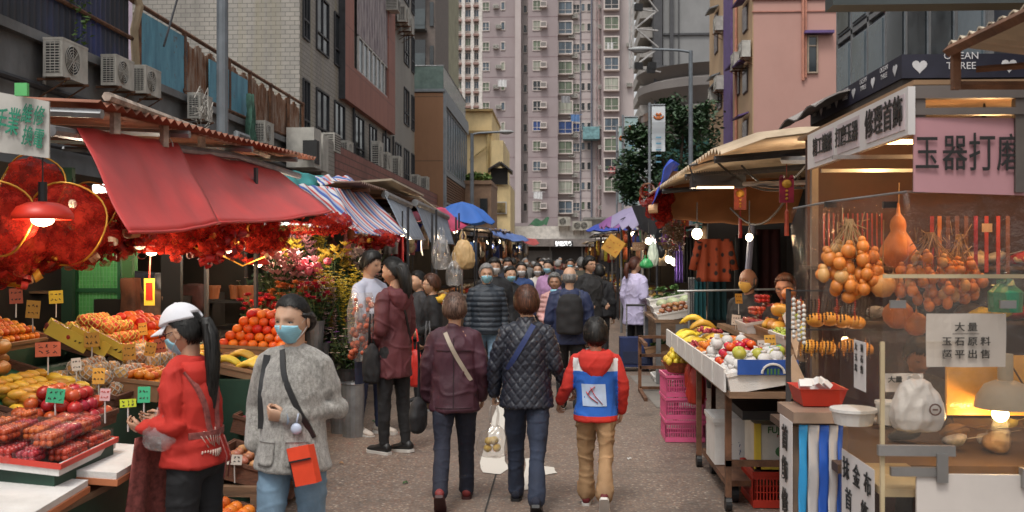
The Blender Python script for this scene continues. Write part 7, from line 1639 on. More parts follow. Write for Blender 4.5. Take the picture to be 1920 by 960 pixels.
for i, (px, py, D, k, c, l) in enumerate(fl):flowers(px, py, D, k, cols[c], l, .20 if k!='glad' else.16, .5 if k in ('lily', 'glad') else.32, 26 if k in ('carn', 'glad') else 18, True, i)
b=MB();rr=random.Random(5)
for k in range(30):leaves(b, P(rr.uniform(480, 690), rr.uniform(500, 640), rr.uniform(10.8, 12)), (.3, .2, .15), 40, .10, rnd=rr)
b.build('green_foliage', leafm, label='dark green foliage filling the gaps of the flower stall', cat='foliage', kind='stuff')
for i, (px, py, D) in enumerate(((662, 700, 9.4), (640, 690, 9.6), (690, 620, 11.5))):p=P(px, 480, D);b=MB();b.lathe([(.10, 0), (.11, .5), (.115, .5), (.1, .46)], (p.x, p.y, 0 if i<2 else.3), 16);b.build('metal_bucket', steel, smooth=False, label=['tall shiny metal flower bucket by the maroon woman\'s feet', 'tall metal bucket behind the shiny one', 'metal bucket standing deeper in the stall'][i], cat='bucket')
p=P(545, 425, 11.5);t=thing('tube_lamp', 'green cased tube lamp under the roof above the flowers', 'lamp', p);b=MB();b.bb(p.x-.35, p.x+.2, p.y, p.y+.06, p.z-.05, p.z+.02);b.build('casing', M('lit_green_case', (.03, .40, .10), .4, emit=.4), t);b=MB();b.tube([p+V((-.3, -.02, .04)), p+V((.5, .1, .0))], .02, 8);b.build('tube', bulb_white, t);lamp_light(p+V((.3, -.6, -.25)), 24, (1, .86, .7), .15, parent=t)
p=P(510, 420, 10.8);t=thing('bulb_lamp', 'bright white bulb hanging at the far end of the red awning', 'lamp', p);b=MB();b.ball(p, .045, 12, 8);b.build('bulb', bulb_warm, t, True);b=MB();b.tube([p+V((0, 0, .03)), p+V((0, 0, .35))], .012, 5);b.build('cord', black, t);lamp_light(p+V((0, -.05, -.1)), 14, parent=t)
# ================================================================ right: jade stall
XS=1.505
js=thing('jade_stall', 'small jade carving stall with steel frame and warm lit interior', 'stall', (2.4, 5.2, 0))
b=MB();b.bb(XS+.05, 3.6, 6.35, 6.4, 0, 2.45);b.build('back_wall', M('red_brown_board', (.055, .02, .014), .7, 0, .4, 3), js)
b=MB();b.bb(XS, 3.8, 4.32, 6.4, 2.43, 2.45);b.build('roof_panel', M('brown_ply', (.25, .15, .08), .8), js)
b=MB()
for x, y in ((XS+.03, 4.34), (XS+.03, 6.1), (1.95, 4.34)):b.bb(x-.02, x+.02, y-.02, y+.02, 0 if y>5 else 1.97, 2.425)
b.bb(XS, 3.8, 4.31, 4.35, 2.37, 2.425);b.bb(XS, 3.8, 4.31, 4.35, 2.30, 2.33);b.bb(XS, 3.8, 4.9, 4.94, 2.36, 2.40);b.bb(XS, 3.8, 5.5, 5.54, 2.36, 2.40);b.build('frame', M('brown_grey_steel', (.13, .11, .10), .5, .3), js)
b=MB();b.bb(1.25, 3.2, 4.55, 6.0, .72, .76);b.bb(1.5, 3.2, 5.9, 6.34, 1.3, 1.32);b.bb(1.5, 3.2, 5.9, 6.34, 1.62, 1.64);b.build('counter', M('dark_bench', (.07, .04, .025), .7), js)
b=MB()
for (x0, x1, y) in ((1.35, 3.6, 5.0), (1.5, 3.6, 5.8)):b.bb(x0, x1, y, y+.02, 2.18, 2.20)
b.build('hanging_rail', steel, js)
ss=thing('strip_sign', 'long white sign with three printed panels along the jade stall eave', 'sign', (XS, 5.1, 2.22));b=MB();b.bb(XS-.03, XS, 4.3, 6.02, 2.215, 2.42);b.build('board', M('white_sign_board', (.60, .58, .57), .5, 0, .05, 3), ss)
b=MB()
for y in (4.30, 4.95, 5.42):b.bb(XS-.034, XS-.031, y+.03, y+(.56 if y<4.5 else.42), 2.24, 2.395)
b.build('panel', M('pinkish_sign_panel', (.58, .50, .52), .5), ss)
for body, y, w_ in (('修理首飾', 4.61, .145), ('打磨玉器', 5.19, .11), ('精工鑲嵌', 5.66, .11)):put_text('lettering', body, w_, ink, (XS-.036, y, 2.318), (0, -1, 0), (0, 0, 1), ss, .0015, .92)
ps=thing('pink_sign', 'pink sign with four bold black brush characters', 'sign', P(1815, 362, 4.25));a, c=P(1712, 221, 4.25), P(1960, 222, 4.25);d, e=P(1712, 360, 4.25), P(1960, 368, 4.25)
b=MB();b.sheet(d, e, c, a, .01);b.build('board', M('dusty_pink_board', (.46, .24, .265), .5, 0, .08, 3), ps)
for ch, px, hh in (('玉', 1738, .16), ('器', 1790, .165), ('打', 1841, .175), ('磨', 1893, .17)):put_text('character', ch, hh, ink, P(px, 291, 4.232), (1, .0, 0), (0, 0, 1), ps, .0008, .66)
cp_=clear_plastic('acrylic', (.97, .95, .92), .03, .012, .05);sheetp=clear_plastic('curtain_plastic', (.97, .92, .87), .035, .014, .08, .6)
ca=thing('acrylic_case', 'clear acrylic case at the jade stall corner with metal brackets', 'display case', (1.6, 4.1, 0));b=MB()
b.bb(1.235, 1.240, 3.9, 4.46, .1, 1.37);b.bb(1.24, 2.4, 3.895, 3.90, .86, 1.62);b.bb(1.24, 2.4, 3.895, 3.90, .1, .855);b.bb(1.24, 1.55, 3.9, 4.46, 1.365, 1.37);b.bb(1.245, 2.3, 3.91, 4.45, .985, .99);b.build('panel', cp_, ca)
b=MB();b.bb(1.23, 1.245, 3.885, 3.90, 0, 1.37);b.bb(1.24, 2.4, 3.885, 3.895, 1.615, 1.63);b.bb(1.245, 1.5, 3.91, 4.4, .77, .80);b.build('edge_strip', M('yellowed_edge', (.45, .36, .22), .4), ca)
b=MB();b.bb(P(1632, 832, 3.9).x, P(1770, 832, 3.9).x, 3.86, 3.885, P(1632, 845, 3.9).z, P(1632, 826, 3.9).z);b.build('bracket', M('drilled_bracket', (.26, .25, .24), .45, .6), ca);b=MB();b.bb(P(1655, 875, 3.9).x, P(1755, 875, 3.9).x, 3.86, 3.885, P(1632, 882, 3.9).z, P(1632, 866, 3.9).z)
b.bb(P(1735, 875, 3.9).x, P(1755, 875, 3.9).x, 3.85, 3.86, P(1632, 892, 3.9).z, P(1632, 840, 3.9).z);b.build('bracket', MATS['drilled_bracket'], ca);x_=P(1893, 880, 3.9).x;b=MB();b.bb(x_-.012, x_+.012, 3.85, 3.885, P(1, 900, 3.9).z, P(1, 865, 3.9).z)
b.build('bracket', MATS['drilled_bracket'], ca)
for px in (1670, 1868):x_=P(px, 570, 3.9).x;MB().bb(x_-.03, x_+.03, 3.88, 3.893, 1.50, 1.53).build('hinge', MATS['drilled_bracket'], ca)
b=MB();b.bb(P(1705, 880, 3.88).x, 2.5, 3.87, 3.883, 0, .868);b.build('white_board', M('grimy_white_board', (.55, .50, .46), .6, 0, .08, 3, dirt=.15), ca)
def paper(px0, py0, px1, py1, D, lines, label, name='paper_sign', h=.07, r=(1, 0, 0), vertical=False, under=False):
	a, c=P(px0, py1, D), P(px1, py0, D);t=thing(name, label, 'sign', (a.x, a.y, a.z));b=MB();q0=V((a.x, a.y, a.z));q1=V((c.x, c.y, a.z));b.sheet(q0, q1, V((c.x, c.y, c.z)), V((a.x, a.y, c.z)), .002, 10, 6, lambda u, v_:V((0, .006*sin(u*9+v_*3), 0)));b.build('paper', M('white_paper', (.60, .57, .56), .8, 0, .04, 3), t)
	r_=(q1-q0).normalized()
	for i, (tx, cx, cy, hh) in enumerate(lines):put_text('writing', tx, hh, ink, P(cx, cy, D-.012), r_, (0, 0, 1), t, .0006, 1.08)
	return t
t=paper(1737, 588, 1885, 688, 3.86, [('大 量', 1811, 614, .036), ('玉 石 原 料', 1811, 641, .036), ('超 平 出 售', 1811, 665, .036)], 'white paper with three lines of black characters on the acrylic');b=MB();q0, q1=P(1786, 626, 3.845), P(1836, 626, 3.845);b.tube([q0, q1], .0012, 4);b.build('underline', ink, t)
paper(1660, 700, 1730, 735, 4.35, [('大量', 1678, 712, .03)], 'smaller paper sign behind the acrylic case')
def slant_paper(name, y0, y1, z0, z1, x, txt, label, hh, bold=.002):
	t=thing(name, label, 'sign', (x, (y0+y1)/2, z0));b=MB();b.bb(x-.002, x, y0, y1, z0, z1);b.build('paper', MATS['white_paper'], t)
	for i, row in enumerate(txt):
		for j, ch in enumerate(row):put_text('writing', ch, hh, ink, (x-.003, y1-(y1-y0)*(j+.5)/len(row), z1-hh*.8-i*hh*1.25), (0, -1, 0), (0, 0, 1), t, bold)
slant_paper('paper_sign', 3.97, 4.42, .35, .86, 1.233, ('抹金布', '首飾', '修理'), 'white paper with large characters on the lower side of the acrylic case', .10, .0005)
slant_paper('paper_sign', 4.08, 4.24, 1.15, 1.35, 1.233, ('大量', '玉石', '出售'), 'small bluish paper on the upper side of the acrylic case', .035, .0)
t=thing('striped_sheet', 'blue and white striped nylon sheet covering the small counter', 'cloth', (1.18, 4.7, 0));blu=M('nylon_blue', (.02, .10, .48), .5, 0, .15, 6);blu2=M('nylon_light_blue', (.03, .30, .62), .5, 0, .15, 6);wht=M('nylon_white', (.50, .48, .48), .5, 0, .1, 6)
xs=[P(px, 480, 4.7).x for px in (1489, 1504, 1506, 1525, 1543, 1559, 1568)];mm=[1, None, 2, 0, 2, 0]
for m_i, nm, mm_ in ((0, 'blue_stripe', blu), (1, 'light_blue_stripe', blu2), (2, 'white_stripe', wht)):
	b=MB()
	for k in range(6):
		if mm[k]==m_i:b.sheet((xs[k], 4.70, 0), (xs[k+1], 4.70, 0), (xs[k+1], 4.66, .92), (xs[k], 4.66, .92), .004, 4, 30, lambda u, v_:V((0, .010*sin(v_*21+u*2)*(1-v_*.4), 0)))
	b.build(nm, mm_, t, True)
b=MB();b.bb(xs[0]-.02, xs[-1]+.04, 4.72, 4.93, 0, .90);b.bb(xs[0]-.03, xs[-1]+.05, 4.64, 4.98, .93, .98);b.build('small_counter', M('clear_box_brown', (.28, .20, .15), .4, 0, .3, 5), label='small counter box under the red basket', cat='counter')
b=MB();
t=thing('paper_sign', 'tall narrow white poster with black characters left of the striped sheet', 'sign', (1.09, 4.8, .1));b.bb(xs[0]-.032, xs[0]-.03, 4.66, 4.92, .05, .93);b.build('paper', MATS['white_paper'], t)
for i, ch in enumerate('首飾修理'):put_text('writing', ch, .12, ink, (xs[0]-.035, 4.79, .83-i*.15), (0, -1, 0), (0, 0, 1), t, .003)
tr=Tray((P(1530, 770, 4.85).x, 4.9, .985), .24, .22, 0);t=thing('red_basket', 'small red plastic basket with white wrapped bits', 'basket', tr.c);b=MB();b.rings([[V((x*w_, y*w_*1.05, z)) for x, y in ((-.11, -.12), (.11, -.12), (.11, .12), (-.11, .12))] for z, w_ in ((0, .8), (.08, 1.0), (.085, 1.06), (.085, .98), (.01, .76))], True);b.build('basket_body', redc, t, local=True)
b=MB()
for k in range(9):b.box(tr.c+V((rf.uniform(-.07, .07), rf.uniform(-.08, .08), .07+rf.uniform(0, .03))), (.06, .04, .025), R=Euler((rf.random(), rf.random(), rf.random()*3)).to_matrix())
b.build('wrapped_stone', white_p, label='white paper wrapped stones heaped in the small red basket', cat='stone', kind='stuff')
rk=thing('bead_rack', 'dark rack with hanging strings of dark and amber beads', 'rack', P(1560, 700, 5.35));b=MB();a=P(1479, 545, 5.3);z1, z2=a.z, P(1479, 618, 5.3).z;y_=a.y;xr0, xr1=a.x, P(1640, 545, 5.3).x
b.bb(xr0-.012, xr0+.012, y_, y_+.02, .9, z1+.01);b.bb(xr0, xr1, y_, y_+.01, z1-.004, z1+.004);b.bb(xr0, xr1, y_, y_+.01, z2-.004, z2+.004);b.build('rack_frame', steel_dark, rk)
beadm=[M('dark_bead', (.03, .015, .01), .25), M('amber_bead', (.55, .22, .03), .25), M('red_bead', (.40, .04, .02), .3), M('white_bead', (.55, .55, .52), .3)]
def strand(x, y, z, L, r, m_, label, grp):
	b=MB();n=int(L/(r*2));
	for i in range(n):b.ball((x+.002*sin(i), y, z-i*r*2), r, 6, 5)
	b.tube([(x, y, z+.02), (x, y, z-L)], .0012, 3);b.build('bead_string', m_, smooth=True, label=label, cat='beads', group=grp)
for i in range(20):
	x=xr0+.06+i*(xr1-xr0-.08)/20;strand(x, y_-.012, z1-.05, .11+.015*sin(i*1.3), .0062, beadm[0 if i%5 else 2], 'string of dark beads on the upper rail of the bead rack', 'bead strings on the upper rail')
	strand(x, y_-.012, z2-.06, .09+.02*sin(i*2.1), .0062, beadm[0 if i%3 else 1], 'string of beads on the lower rail of the bead rack', 'bead strings on the lower rail')
for i, px in enumerate((1488, 1498, 1507)):q=P(px, 562+6*i, 5.2);strand(q.x, q.y, q.z, .22, .012, beadm[3], 'string of round white jade discs beside the rack post', 'white disc strings beside the rack post')
amb=M('amber_goods', (.72, .36, .04), .5, 0, .3, 8)  # plain amber colour of the stones
for i, (px, py) in enumerate(((1530, 600), (1555, 598), (1580, 602), (1605, 605), (1520, 650), (1550, 652), (1590, 648), (1620, 655))):q=P(px, py, 5.6);b=MB();b.ball(q, (.055, .05, .04), 12, 8);b.build('yellow_stone', amb, smooth=True, label='rounded yellow stone behind the bead rack', cat='stone', group='yellow stones behind the bead rack')
gm_=M('gourd_skin', (.62, .21, .04), .45, 0, .35, 9);gm2=M('pale_gourd_skin', (.62, .34, .12), .4, 0, .3, 6)
def gourd(px, py, D, R, kind, label, m=gm_, group=None):
	p=P(px, py, D);t=thing('gourd', label, 'gourd', (p.x, p.y, p.z-R), 0, group);b=MB()
	if kind=='bottle':b.lathe([(.002, -R), (R*.6, -R*.9), (R, -R*.3), (R*.98, R*.1), (R*.62, R*.75), (R*.40, R*1.1), (R*.45, R*1.4), (R*.38, R*1.75), (R*.12, R*2.1), (R*.08, R*2.6), (.002, R*2.7)], p, 24)
	else:b.lathe([(.002, -R*.95), (R*.5, -R*.85), (R*.9, -R*.4), (R, 0), (R*.88, R*.45), (R*.5, R*.82), (R*.1, R*.95), (.003, R*1.2)], p, 18)
	b.build('shell', m, t, True);b=MB();b.tube([p+V((0, 0, R)), p+V((.005, 0, R+.25))], .003, 4);b.build('string', M('jute_string', (.35, .22, .10)), t)
gourd(1684, 470, 4.95, .088, 'bottle', 'largest orange bottle gourd hanging in the centre of the jade stall');gourd(1655, 535, 4.75, .062, 'ball', 'pale round gourd hanging below the largest gourd', gm2);gourd(1684, 590, 4.9, .075, 'ball', 'shaded round gourd behind the acrylic top');gourd(1718, 608, 4.85, .06, 'ball', 'lower round gourd behind the acrylic top');gourd(1675, 530, 5.0, .05, 'ball', 'half hidden pale gourd beside the cluster', gm2)
def cluster(px, py, D, n, r, W_, H_, label, seed):
	p=P(px, py, D);t=thing('gourd_cluster', label, 'gourds', p);rr=random.Random(seed)
	b=MB();st=MB();pts=[]
	for k in range(n*8):
		if len(pts)>=n:break
		q=p+V((rr.uniform(-W_, W_), rr.uniform(-.06, .06), rr.uniform(-H_, H_)));
		if abs((q.x-p.x)/W_)+abs((q.z-p.z)/H_)>1.35 or any((q-o).length<r*1.5 for o in pts):continue
		pts.append(q)
	for q in pts:
		g_=MB();g_.ball(q, (r*rr.uniform(.85, 1.1), r, r*rr.uniform(.9, 1.15)), 12, 9);g_.ball(q+V((rr.uniform(-.3, .3)*r, 0, r*1.05)), r*.55, 10, 7);g_.build('small_gourd', gm_ if rr.random()<.8 else gm2, t, True);st.tube([q+V((0, 0, r)), p+V((rr.uniform(-.02, .02), 0, H_+.12))], .002, 4)
	for k in range(25):a=p+V((rr.uniform(-W_*.6, W_*.6), 0, H_+rr.uniform(-.02, .12)));st.tube([a, a+V((rr.uniform(-.05, .05), rr.uniform(-.03, .03), rr.uniform(-.05, .08)))], .0022, 3)
	st.build('strings', MATS['jute_string'], t)
cluster(1592, 508, 4.8, 34, .033, .125, .13, 'left cluster of small round orange gourds', 1);cluster(1745, 530, 4.75, 40, .027, .15, .12, 'middle cluster of small knobbly orange gourds', 2);cluster(1800, 525, 4.8, 30, .027, .10, .10, 'right cluster of small knobbly orange gourds', 3)
for i, px in enumerate((1748, 1762, 1778, 1795, 1812, 1830, 1850, 1872, 1890)):q=P(px, 405, 5.5);b=MB();b.bb(q.x-.010, q.x+.010, q.y, q.y+.006, q.z-.32-.03*sin(i), q.z);b.build('cord_strip', rf.choice((MATS['red_bead'], MATS['gourd_skin'], M('brown_cord', (.14, .05, .03)), fred)), label='long red or brown cord strip hanging at the back of the jade stall', cat='cord', group='cord strips at the back of the jade stall')
for i, px in enumerate(range(1545, 1660, 9)):q=P(px, 400, 5.6);b=MB();b.tube([q, q+V((0, 0, -.16)), q+V((.004, 0, -.2))], .005, 4);b.build('pendant_cord', rf.choice((fred, MATS['brown_cord'], MATS['red_bead'])), label='thin red pendant cord above the gourds', cat='cord', group='thin pendant cords above the gourds')
p=P(1850, 428, 5.3);b=MB();b.bb(p.x-.025, p.x+.025, p.y-.01, p.y, p.z-.02, p.z+.025);b.build('small_tag', creamp, label='small cream tag among the red cords', cat='tag')
p=P(1885, 560, 4.5);t=thing('plastic_bottle', 'upturned clear plastic bottle with green inside hanging at the right edge', 'bottle', p);b=MB();b.lathe([(.09, -.07), (.092, .05), (.075, .12), (.03, .165), (.022, .2), (.022, .22)], p, 20);b.build('bottle_wall', cp_, t, True);b=MB();b.lathe([(.07, -.06), (.075, .03), (.03, .07)], p, 14);leaves(b, p+V((0, 0, .06)), (.05, .04, .05), 14, .07);b.build('green_filling', M('jade_green', (.02, .30, .18), .3, 0, .4, 8), t)
p=P(1885, 745, 4.35);t=thing('desk_lamp', 'old beige work lamp lit low over the jade bench', 'lamp', p);lm=M('old_beige_enamel', (.36, .30, .22), .45);b=MB();b.lathe([(.128, -.045), (.12, .0), (.085, .055), (.04, .075), (.036, .075)], p, 24, cap=False);b.lathe([(.125, -.044), (.08, .04)], p, 24, cap=False);b.build('lamp_shade', lm, t, True)
b=MB();b.cyl(p+V((0, 0, .07)), p+V((0, 0, .19)), .032, n=14);b.build('lamp_neck', lm, t);b=MB();b.ball(p+V((-.03, -.02, -.07)), .035, 14, 10);b.build('bulb', M('lit_lamp_bulb', (1, .72, .32), .3, emit=16), t, True);lamp_light(p+V((-.03, -.02, -.13)), 7, (1, .62, .22), .04, parent=t)
b=MB();b.tube([P(1770, 812, 4.15), P(1810, 800, 4.15), P(1850, 806, 4.1), P(1930, 802, 4.1)], .004, 5);b.tube([P(1900, 690, 4.4), P(1930, 740, 4.4)], .004, 5);b.build('lamp_cable', M('brown_cable', (.12, .07, .04)), label='brown cable lying in front of the lit work lamp', cat='cable')
b=MB();b.bb(1.75, 2.5, 4.6, 4.62, .98, 1.25);b.build('amber_screen', M('amber_sheet', (.75, .42, .08), .4, 0, .35, 5), label='amber backlit sheet behind the work lamp', cat='screen')
q=P(1716, 775, 4.1);t=bag_at(V((q.x, q.y, q.z+.16)), .21, .15, .21, M('crumpled_white_bag', (.60, .60, .62), .35, 0, .1, 6, .4, 30), 'knotted_bag', 'knotted white carrier bag on the acrylic shelf', 'bag', 8, .02, .008);b=MB();lw=V(t.location)+V((.045, -.098, .10));b.tube([lw+V((cos(a)*.022, 0, sin(a)*.022)) for a in [i*pi/6 for i in range(13)]], .0035, 5);b.box(lw, (.02, .004, .006));b.build('round_print', M('brown_print', (.12, .05, .04)), t)
for px, py, r, h, l in ((1600, 735, .09, .055, 'wide low white tub on the acrylic case'), (1665, 805, .05, .085, 'white plastic tub left of the knotted bag')):
	q=P(px, py, 4.2);b=MB();z_0=.992;b.lathe([(r*.85, 0), (r, h), (r*1.08, h), (r*1.08, h+.012), (.01, h+.014)], (q.x, q.y, z_0), 20);b.build('plastic_tub', white_p, smooth=False, label=l, cat='tub')
t=thing('plastic_curtain', 'creased clear plastic curtain hanging around the jade stall', 'curtain', (1.4, 5.2, .3));pts=[P(1488, 370, 5.95), P(1560, 365, 5.2), P(1700, 372, 4.42), P(1940, 372, 4.42)];
b=MB()
for i, (a, c, n) in enumerate(((pts[0], pts[1], 10), (pts[1], pts[2], 12), (pts[2], pts[3], 12))):
	b.sheet(V((a.x-(.05 if i==0 else.06), a.y, .55 if i<1 else 1.0)), V((c.x-(.06 if i==0 else 0), c.y, .55 if i<1 else 1.0)), V((c.x, c.y, 1.98)), V((a.x, a.y, 1.98)), .0015, n, 18, lambda u, v_:V((.020*sin(v_*11+u*5), .02*sin(u*14+v_*4), 0)))
b.build('sheet', sheetp, t, True);b=MB();b.tube([V((q.x, q.y, 1.985)) for q in pts], .006, 6);b.build('top_wire', steel, t)
for px, D in ((1557, 5.2), (1668, 4.55)):q=P(px, 384, D);b=MB();b.box(q, (.06, .02, .03));b.build('clip', black, t)
for px, py, D, l in ((1480, 625, 5.9, 'upper white paper sheet clipped on the plastic curtain edge'), (1487, 715, 5.8, 'lower white paper sheet on the plastic curtain edge')):q=P(px, py, D);b=MB();b.sheet(q+V((-.04, 0, .10)), q+V((.05, .03, -.15)), q+V((.07, .03, .02)), q+V((.0, 0, .16)), .003);b.build('paper_sheet', MATS['white_paper'], label=l, cat='paper')
for px, py, D, e in ((1875, 215, 5.2, 16), (1560, 305, 5.6, 14)):
	p=P(px, py, D);t=thing('tube_lamp', ['warm tube lamp behind the jade stall beam', 'warm tube lamp inside the jade stall by the strip sign'][e==14], 'lamp', (p.x, p.y, 2.4));b=MB();b.tube([(p.x-.0, p.y, 2.34), (p.x+.7, p.y, 2.34)], .014, 8);b.build('tube', M('warm_tube', (1, .62, .22), .3, emit=7), t);lamp_light(V((p.x+.3, p.y, 2.25)), e, (1, .58, .24), .1, parent=t)
lit_bulb((2.0, 4.8, 2.2), 9, (1, .55, .22), 'added warm fill bulb just behind the pink sign');lit_bulb((1.62, 5.75, 1.22), 3, (1, .6, .2), 'small added warm fill bulb behind the bead rack', .02)  # both bulbs are added fill lights for the jade stall interior
# ================================================================ right fruit stall
rt_=thing('fruit_table', 'long fruit table of the right hand stall on a rusty frame with castors', 'table', (1.5, 8, 0));b=MB()
b.bb(1.07, 1.52, 6.35, 9.85, .80, .84);b.bb(1.5, 2.2, 6.5, 9.6, 1.02, 1.06);b.build('board', wood, rt_)
b=MB()
for y in (6.7, 8.1, 9.7):
	for x in (1.12, 1.48, 2.1):b.bb(x-.02, x+.02, y-.02, y+.02, .08, .80 if x<2 else 1.02)
b.bb(1.1, 1.5, 6.68, 6.72, .3, .34);b.build('frame', rust, rt_)
for y in (6.7, 8.1):b=MB();b.cyl((1.10, y, .05), (1.14, y, .05), .05, n=14);b.build('castor', black, rt_)
b=MB()
for k in range(7):y=6.42+k*.5;b.bb(1.045, 1.06, y, y+.46, .83, .98)
b.build('side_board', foam, rt_)
def rbox(x, y, z, L, W_, m, kind, box, where, layers=1, tilt=-.18, h=.10, lin=None, keep=1.0, fh=.02, s=1.0, slots=0, name='fruit_box'):tr=Tray((x, y, z), L, W_, tilt);crate(tr, h, m, name, box, 'box', lining=lin, slots=slots);kind and fill(tr, kind, where, layers+(z>.8 and kind not in ('cabbage', 'pomelo')), fh+.02, keep, s=s);return tr
rbox(1.29, 6.60, .86, .46, .42, foam, 'wrapped', 'near white foam box of wrapped green pears', 'in the near foam box', 1, h=.13, fh=.05)
b=MB();b.bb(1.12, 1.50, 6.345, 6.36, .95, 1.045);bc=b.build('carton_front', bluec, label='blue and white printed carton front clipped in the near foam box', cat='carton');b=MB();b.tube([V((1.34+.07*cos(a), 6.335, .96+.06*sin(a))) for a in [i*pi/10 for i in range(11)]], .008, 5);b.build('printed_arch', white_p, bc);b=MB();[b.bb(1.30+.022*k, 1.312+.022*k, 6.33, 6.342, .955, .99) for k in range(4)];b.build('printed_letters', MATS['mid_green'], bc)
for k, (x, y) in enumerate(((1.16, 6.47), (1.28, 6.50), (1.40, 6.50), (1.45, 6.66), (1.18, 6.62))):fruit('green_pear', V((x, y, 1.03)), 'bare green pear on top of the near white box', 'bare green pears on the near white box')
rbox(1.30, 7.12, .86, .46, .42, foam, 'tomato', 'white box of shiny tomatoes behind the green pears', 'in the white box behind the green pears', 3)
rbox(1.30, 7.60, .86, .42, .42, foam, 'wrapped', 'white box of wrapped fruit behind the tomatoes', 'behind the tomatoes', 2, keep=.8);rbox(1.30, 8.05, .86, .40, .42, foam, 'mandarin', 'white box of mandarins in the middle of the table', 'in the middle of the right table', 2)
rbox(1.30, 8.50, .86, .42, .42, foam, 'red_grapes', 'white box of red grapes before the bananas', 'before the bananas', 1, keep=1, fh=.04);rbox(1.30, 8.98, .86, .46, .42, foam, 'bananas', 'white box with bananas towards the far table end', 'towards the far table end', 1);rbox(1.30, 9.48, .86, .46, .42, foam, 'bananas', 'last white box with bananas at the table end', 'at the very end of the table', 1, fh=.04)
rbox(1.85, 6.85, 1.08, .5, .5, card, 'pomelo', 'upper carton of yellow pomelos next to the plastic curtain', 'next to the plastic curtain', 2);rbox(1.85, 7.4, 1.08, .5, .5, foam, 'grapes', 'upper foam box of green grapes', 'in the upper foam box', 2, keep=.8);rbox(1.85, 7.95, 1.08, .52, .5, card, 'papaya', 'upper carton of papayas before the vendor', 'before the vendor', 2, keep=.9);rbox(1.75, 8.5, 1.08, .45, .42, foam, 'punnet', 'upper foam box of strawberry punnets before the vendor', 'before the vendor', 2, fh=.03)
for i, (px, py, D, c, wh) in enumerate(((1444, 640, 6.9, 'orange', 'right of the tomatoes'), (1430, 650, 7.0, 'white', 'above the tomatoes'), (1380, 600, 8.7, 'white', 'beside the upper punnets'), (1385, 560, 9.0, 'orange', 'behind the upper papayas'), (1455, 660, 6.6, 'green', 'at the corner of the near box'))):price_tag(px, py, D, .08, .09, c, wh, 40+i)
for k in range(3):
	tr=Tray((1.14, 9.35-.0*k, .005+.205*k), .44, .36, 0, .02*k);crate(tr, .195, pinkc, 'pink_crate', ['bottom pink plastic crate of the stack of three', 'middle pink plastic crate of the stack of three', 'top pink plastic crate carrying the lemon basket'][k], 'crate', slots=1, group='pink plastic crates')
tr=Tray((1.12, 9.30, .625), .34, .34, 0);t=thing('wicker_basket', 'round brown basket heaped with lemons on the pink crates', 'basket', tr.c);b=MB();b.lathe([(.12, 0), (.175, .10), (.185, .10), (.17, .085), (.11, .01)], (0, 0, 0), 20);b.build('basket_body', M('red_brown_wicker', (.30, .09, .035), .7, 0, .5, 30), t, local=True);fill(tr, 'lemon', 'heaped in the basket on the pink crates', 3, .07, s=1.05)
for px, py, D, w_, h_, l in ((1306, 745, 8.6, .16, .34, 'red carrier bag tied to the table edge'), (1295, 715, 8.9, .12, .24, 'smaller red carrier bag behind the first')):q=P(px, py, D);bag_at(q+V((0, 0, h_)), w_, .10, h_, redc, 'red_bag', l, 'bag', px, .06)
tl=thing('trolley', 'low dark trolley on black wheels under the fruit table', 'trolley', (1.45, 7.2, 0));b=MB();b.bb(1.13, 1.75, 6.85, 8.0, .13, .17);b.build('platform', rust, tl)
for x in (1.2, 1.65):
	for y in (6.95, 7.85):b=MB();b.cyl((x-.025, y, .065), (x+.025, y, .065), .065, n=16);b.build('wheel', black, tl)
tr=Tray((1.30, 7.55, .175), .42, .34);t=crate(tr, .31, foam, 'foam_box', 'tall white foam box with blue scrawl on the trolley', 'box');b=MB();b.box((0, 0, .325), (.37, .45, .03));b.build('lid', foam, t, local=True);b=MB();scribble(b, V((0, -.212, .12)), V((1, 0, 0)), V((0, 0, 1)), .2, .12, 2, 3, 3);b.build('writing', M('blue_scrawl', (.05, .08, .2)), t, local=True)
t=thing('apple_carton', 'white and yellow apple carton with printed apples', 'carton', (1.52, 7.02, .25));cx2, cy2=1.52, 7.0;b=MB();b.bb(1.33, 1.72, 6.85, 7.25, .25, .55);b.build('box_body', M('white_carton', (.60, .57, .50), .7), t);b=MB();b.bb(1.322, 1.33, 6.845, 6.87, .25, .56);b.bb(1.33, 1.365, 6.84, 6.85, .25, .56);b.bb(1.33, 1.72, 6.84, 6.85, .25, .27);b.build('yellow_edge', yellowc, t)
put_text('lettering', 'FUJI APPLE', .062, MATS['mid_green'], (1.545, 6.848, .515), (1, 0, 0), (0, 0, 1), t, .001, .95);put_text('lettering', 'FRESH FRUIT', .026, redc, (1.545, 6.848, .475), (1, 0, 0), (0, 0, 1), t)
for x, m_ in ((1.50, MATS['mid_green']), (1.56, redc)):b=MB();b.ball((x, 6.847, .37), (.038, .004, .036), 14, 8);b.build('printed_apple', m_, t)
b=MB();b.bb(1.50, 1.57, 6.843, 6.85, .425, .44);b.build('handle_hole', black, t);b=MB();b.bb(1.40, 1.70, 6.847, 6.85, .29, .294);b.bb(1.40, 1.70, 6.847, 6.85, .305, .309);b.build('small_print', M('grey_print', (.2, .2, .2)), t)
crate(Tray((1.50, 7.0, .005), .46, .40), .24, redc, 'red_crate', 'red plastic crate on the ground under the apple carton', 'crate', slots=1)
b=MB();b.bb(1.2, 1.75, 6.62, 7.3, .62, .68);b.build('black_tray', black, label='black plastic tray shelf under the near end of the table', cat='tray')
croof=M('cream_brown_roofing', (.46, .36, .25), .75, 0, .3, 2, dirt=.4, dirtcol=(.12, .06, .03))
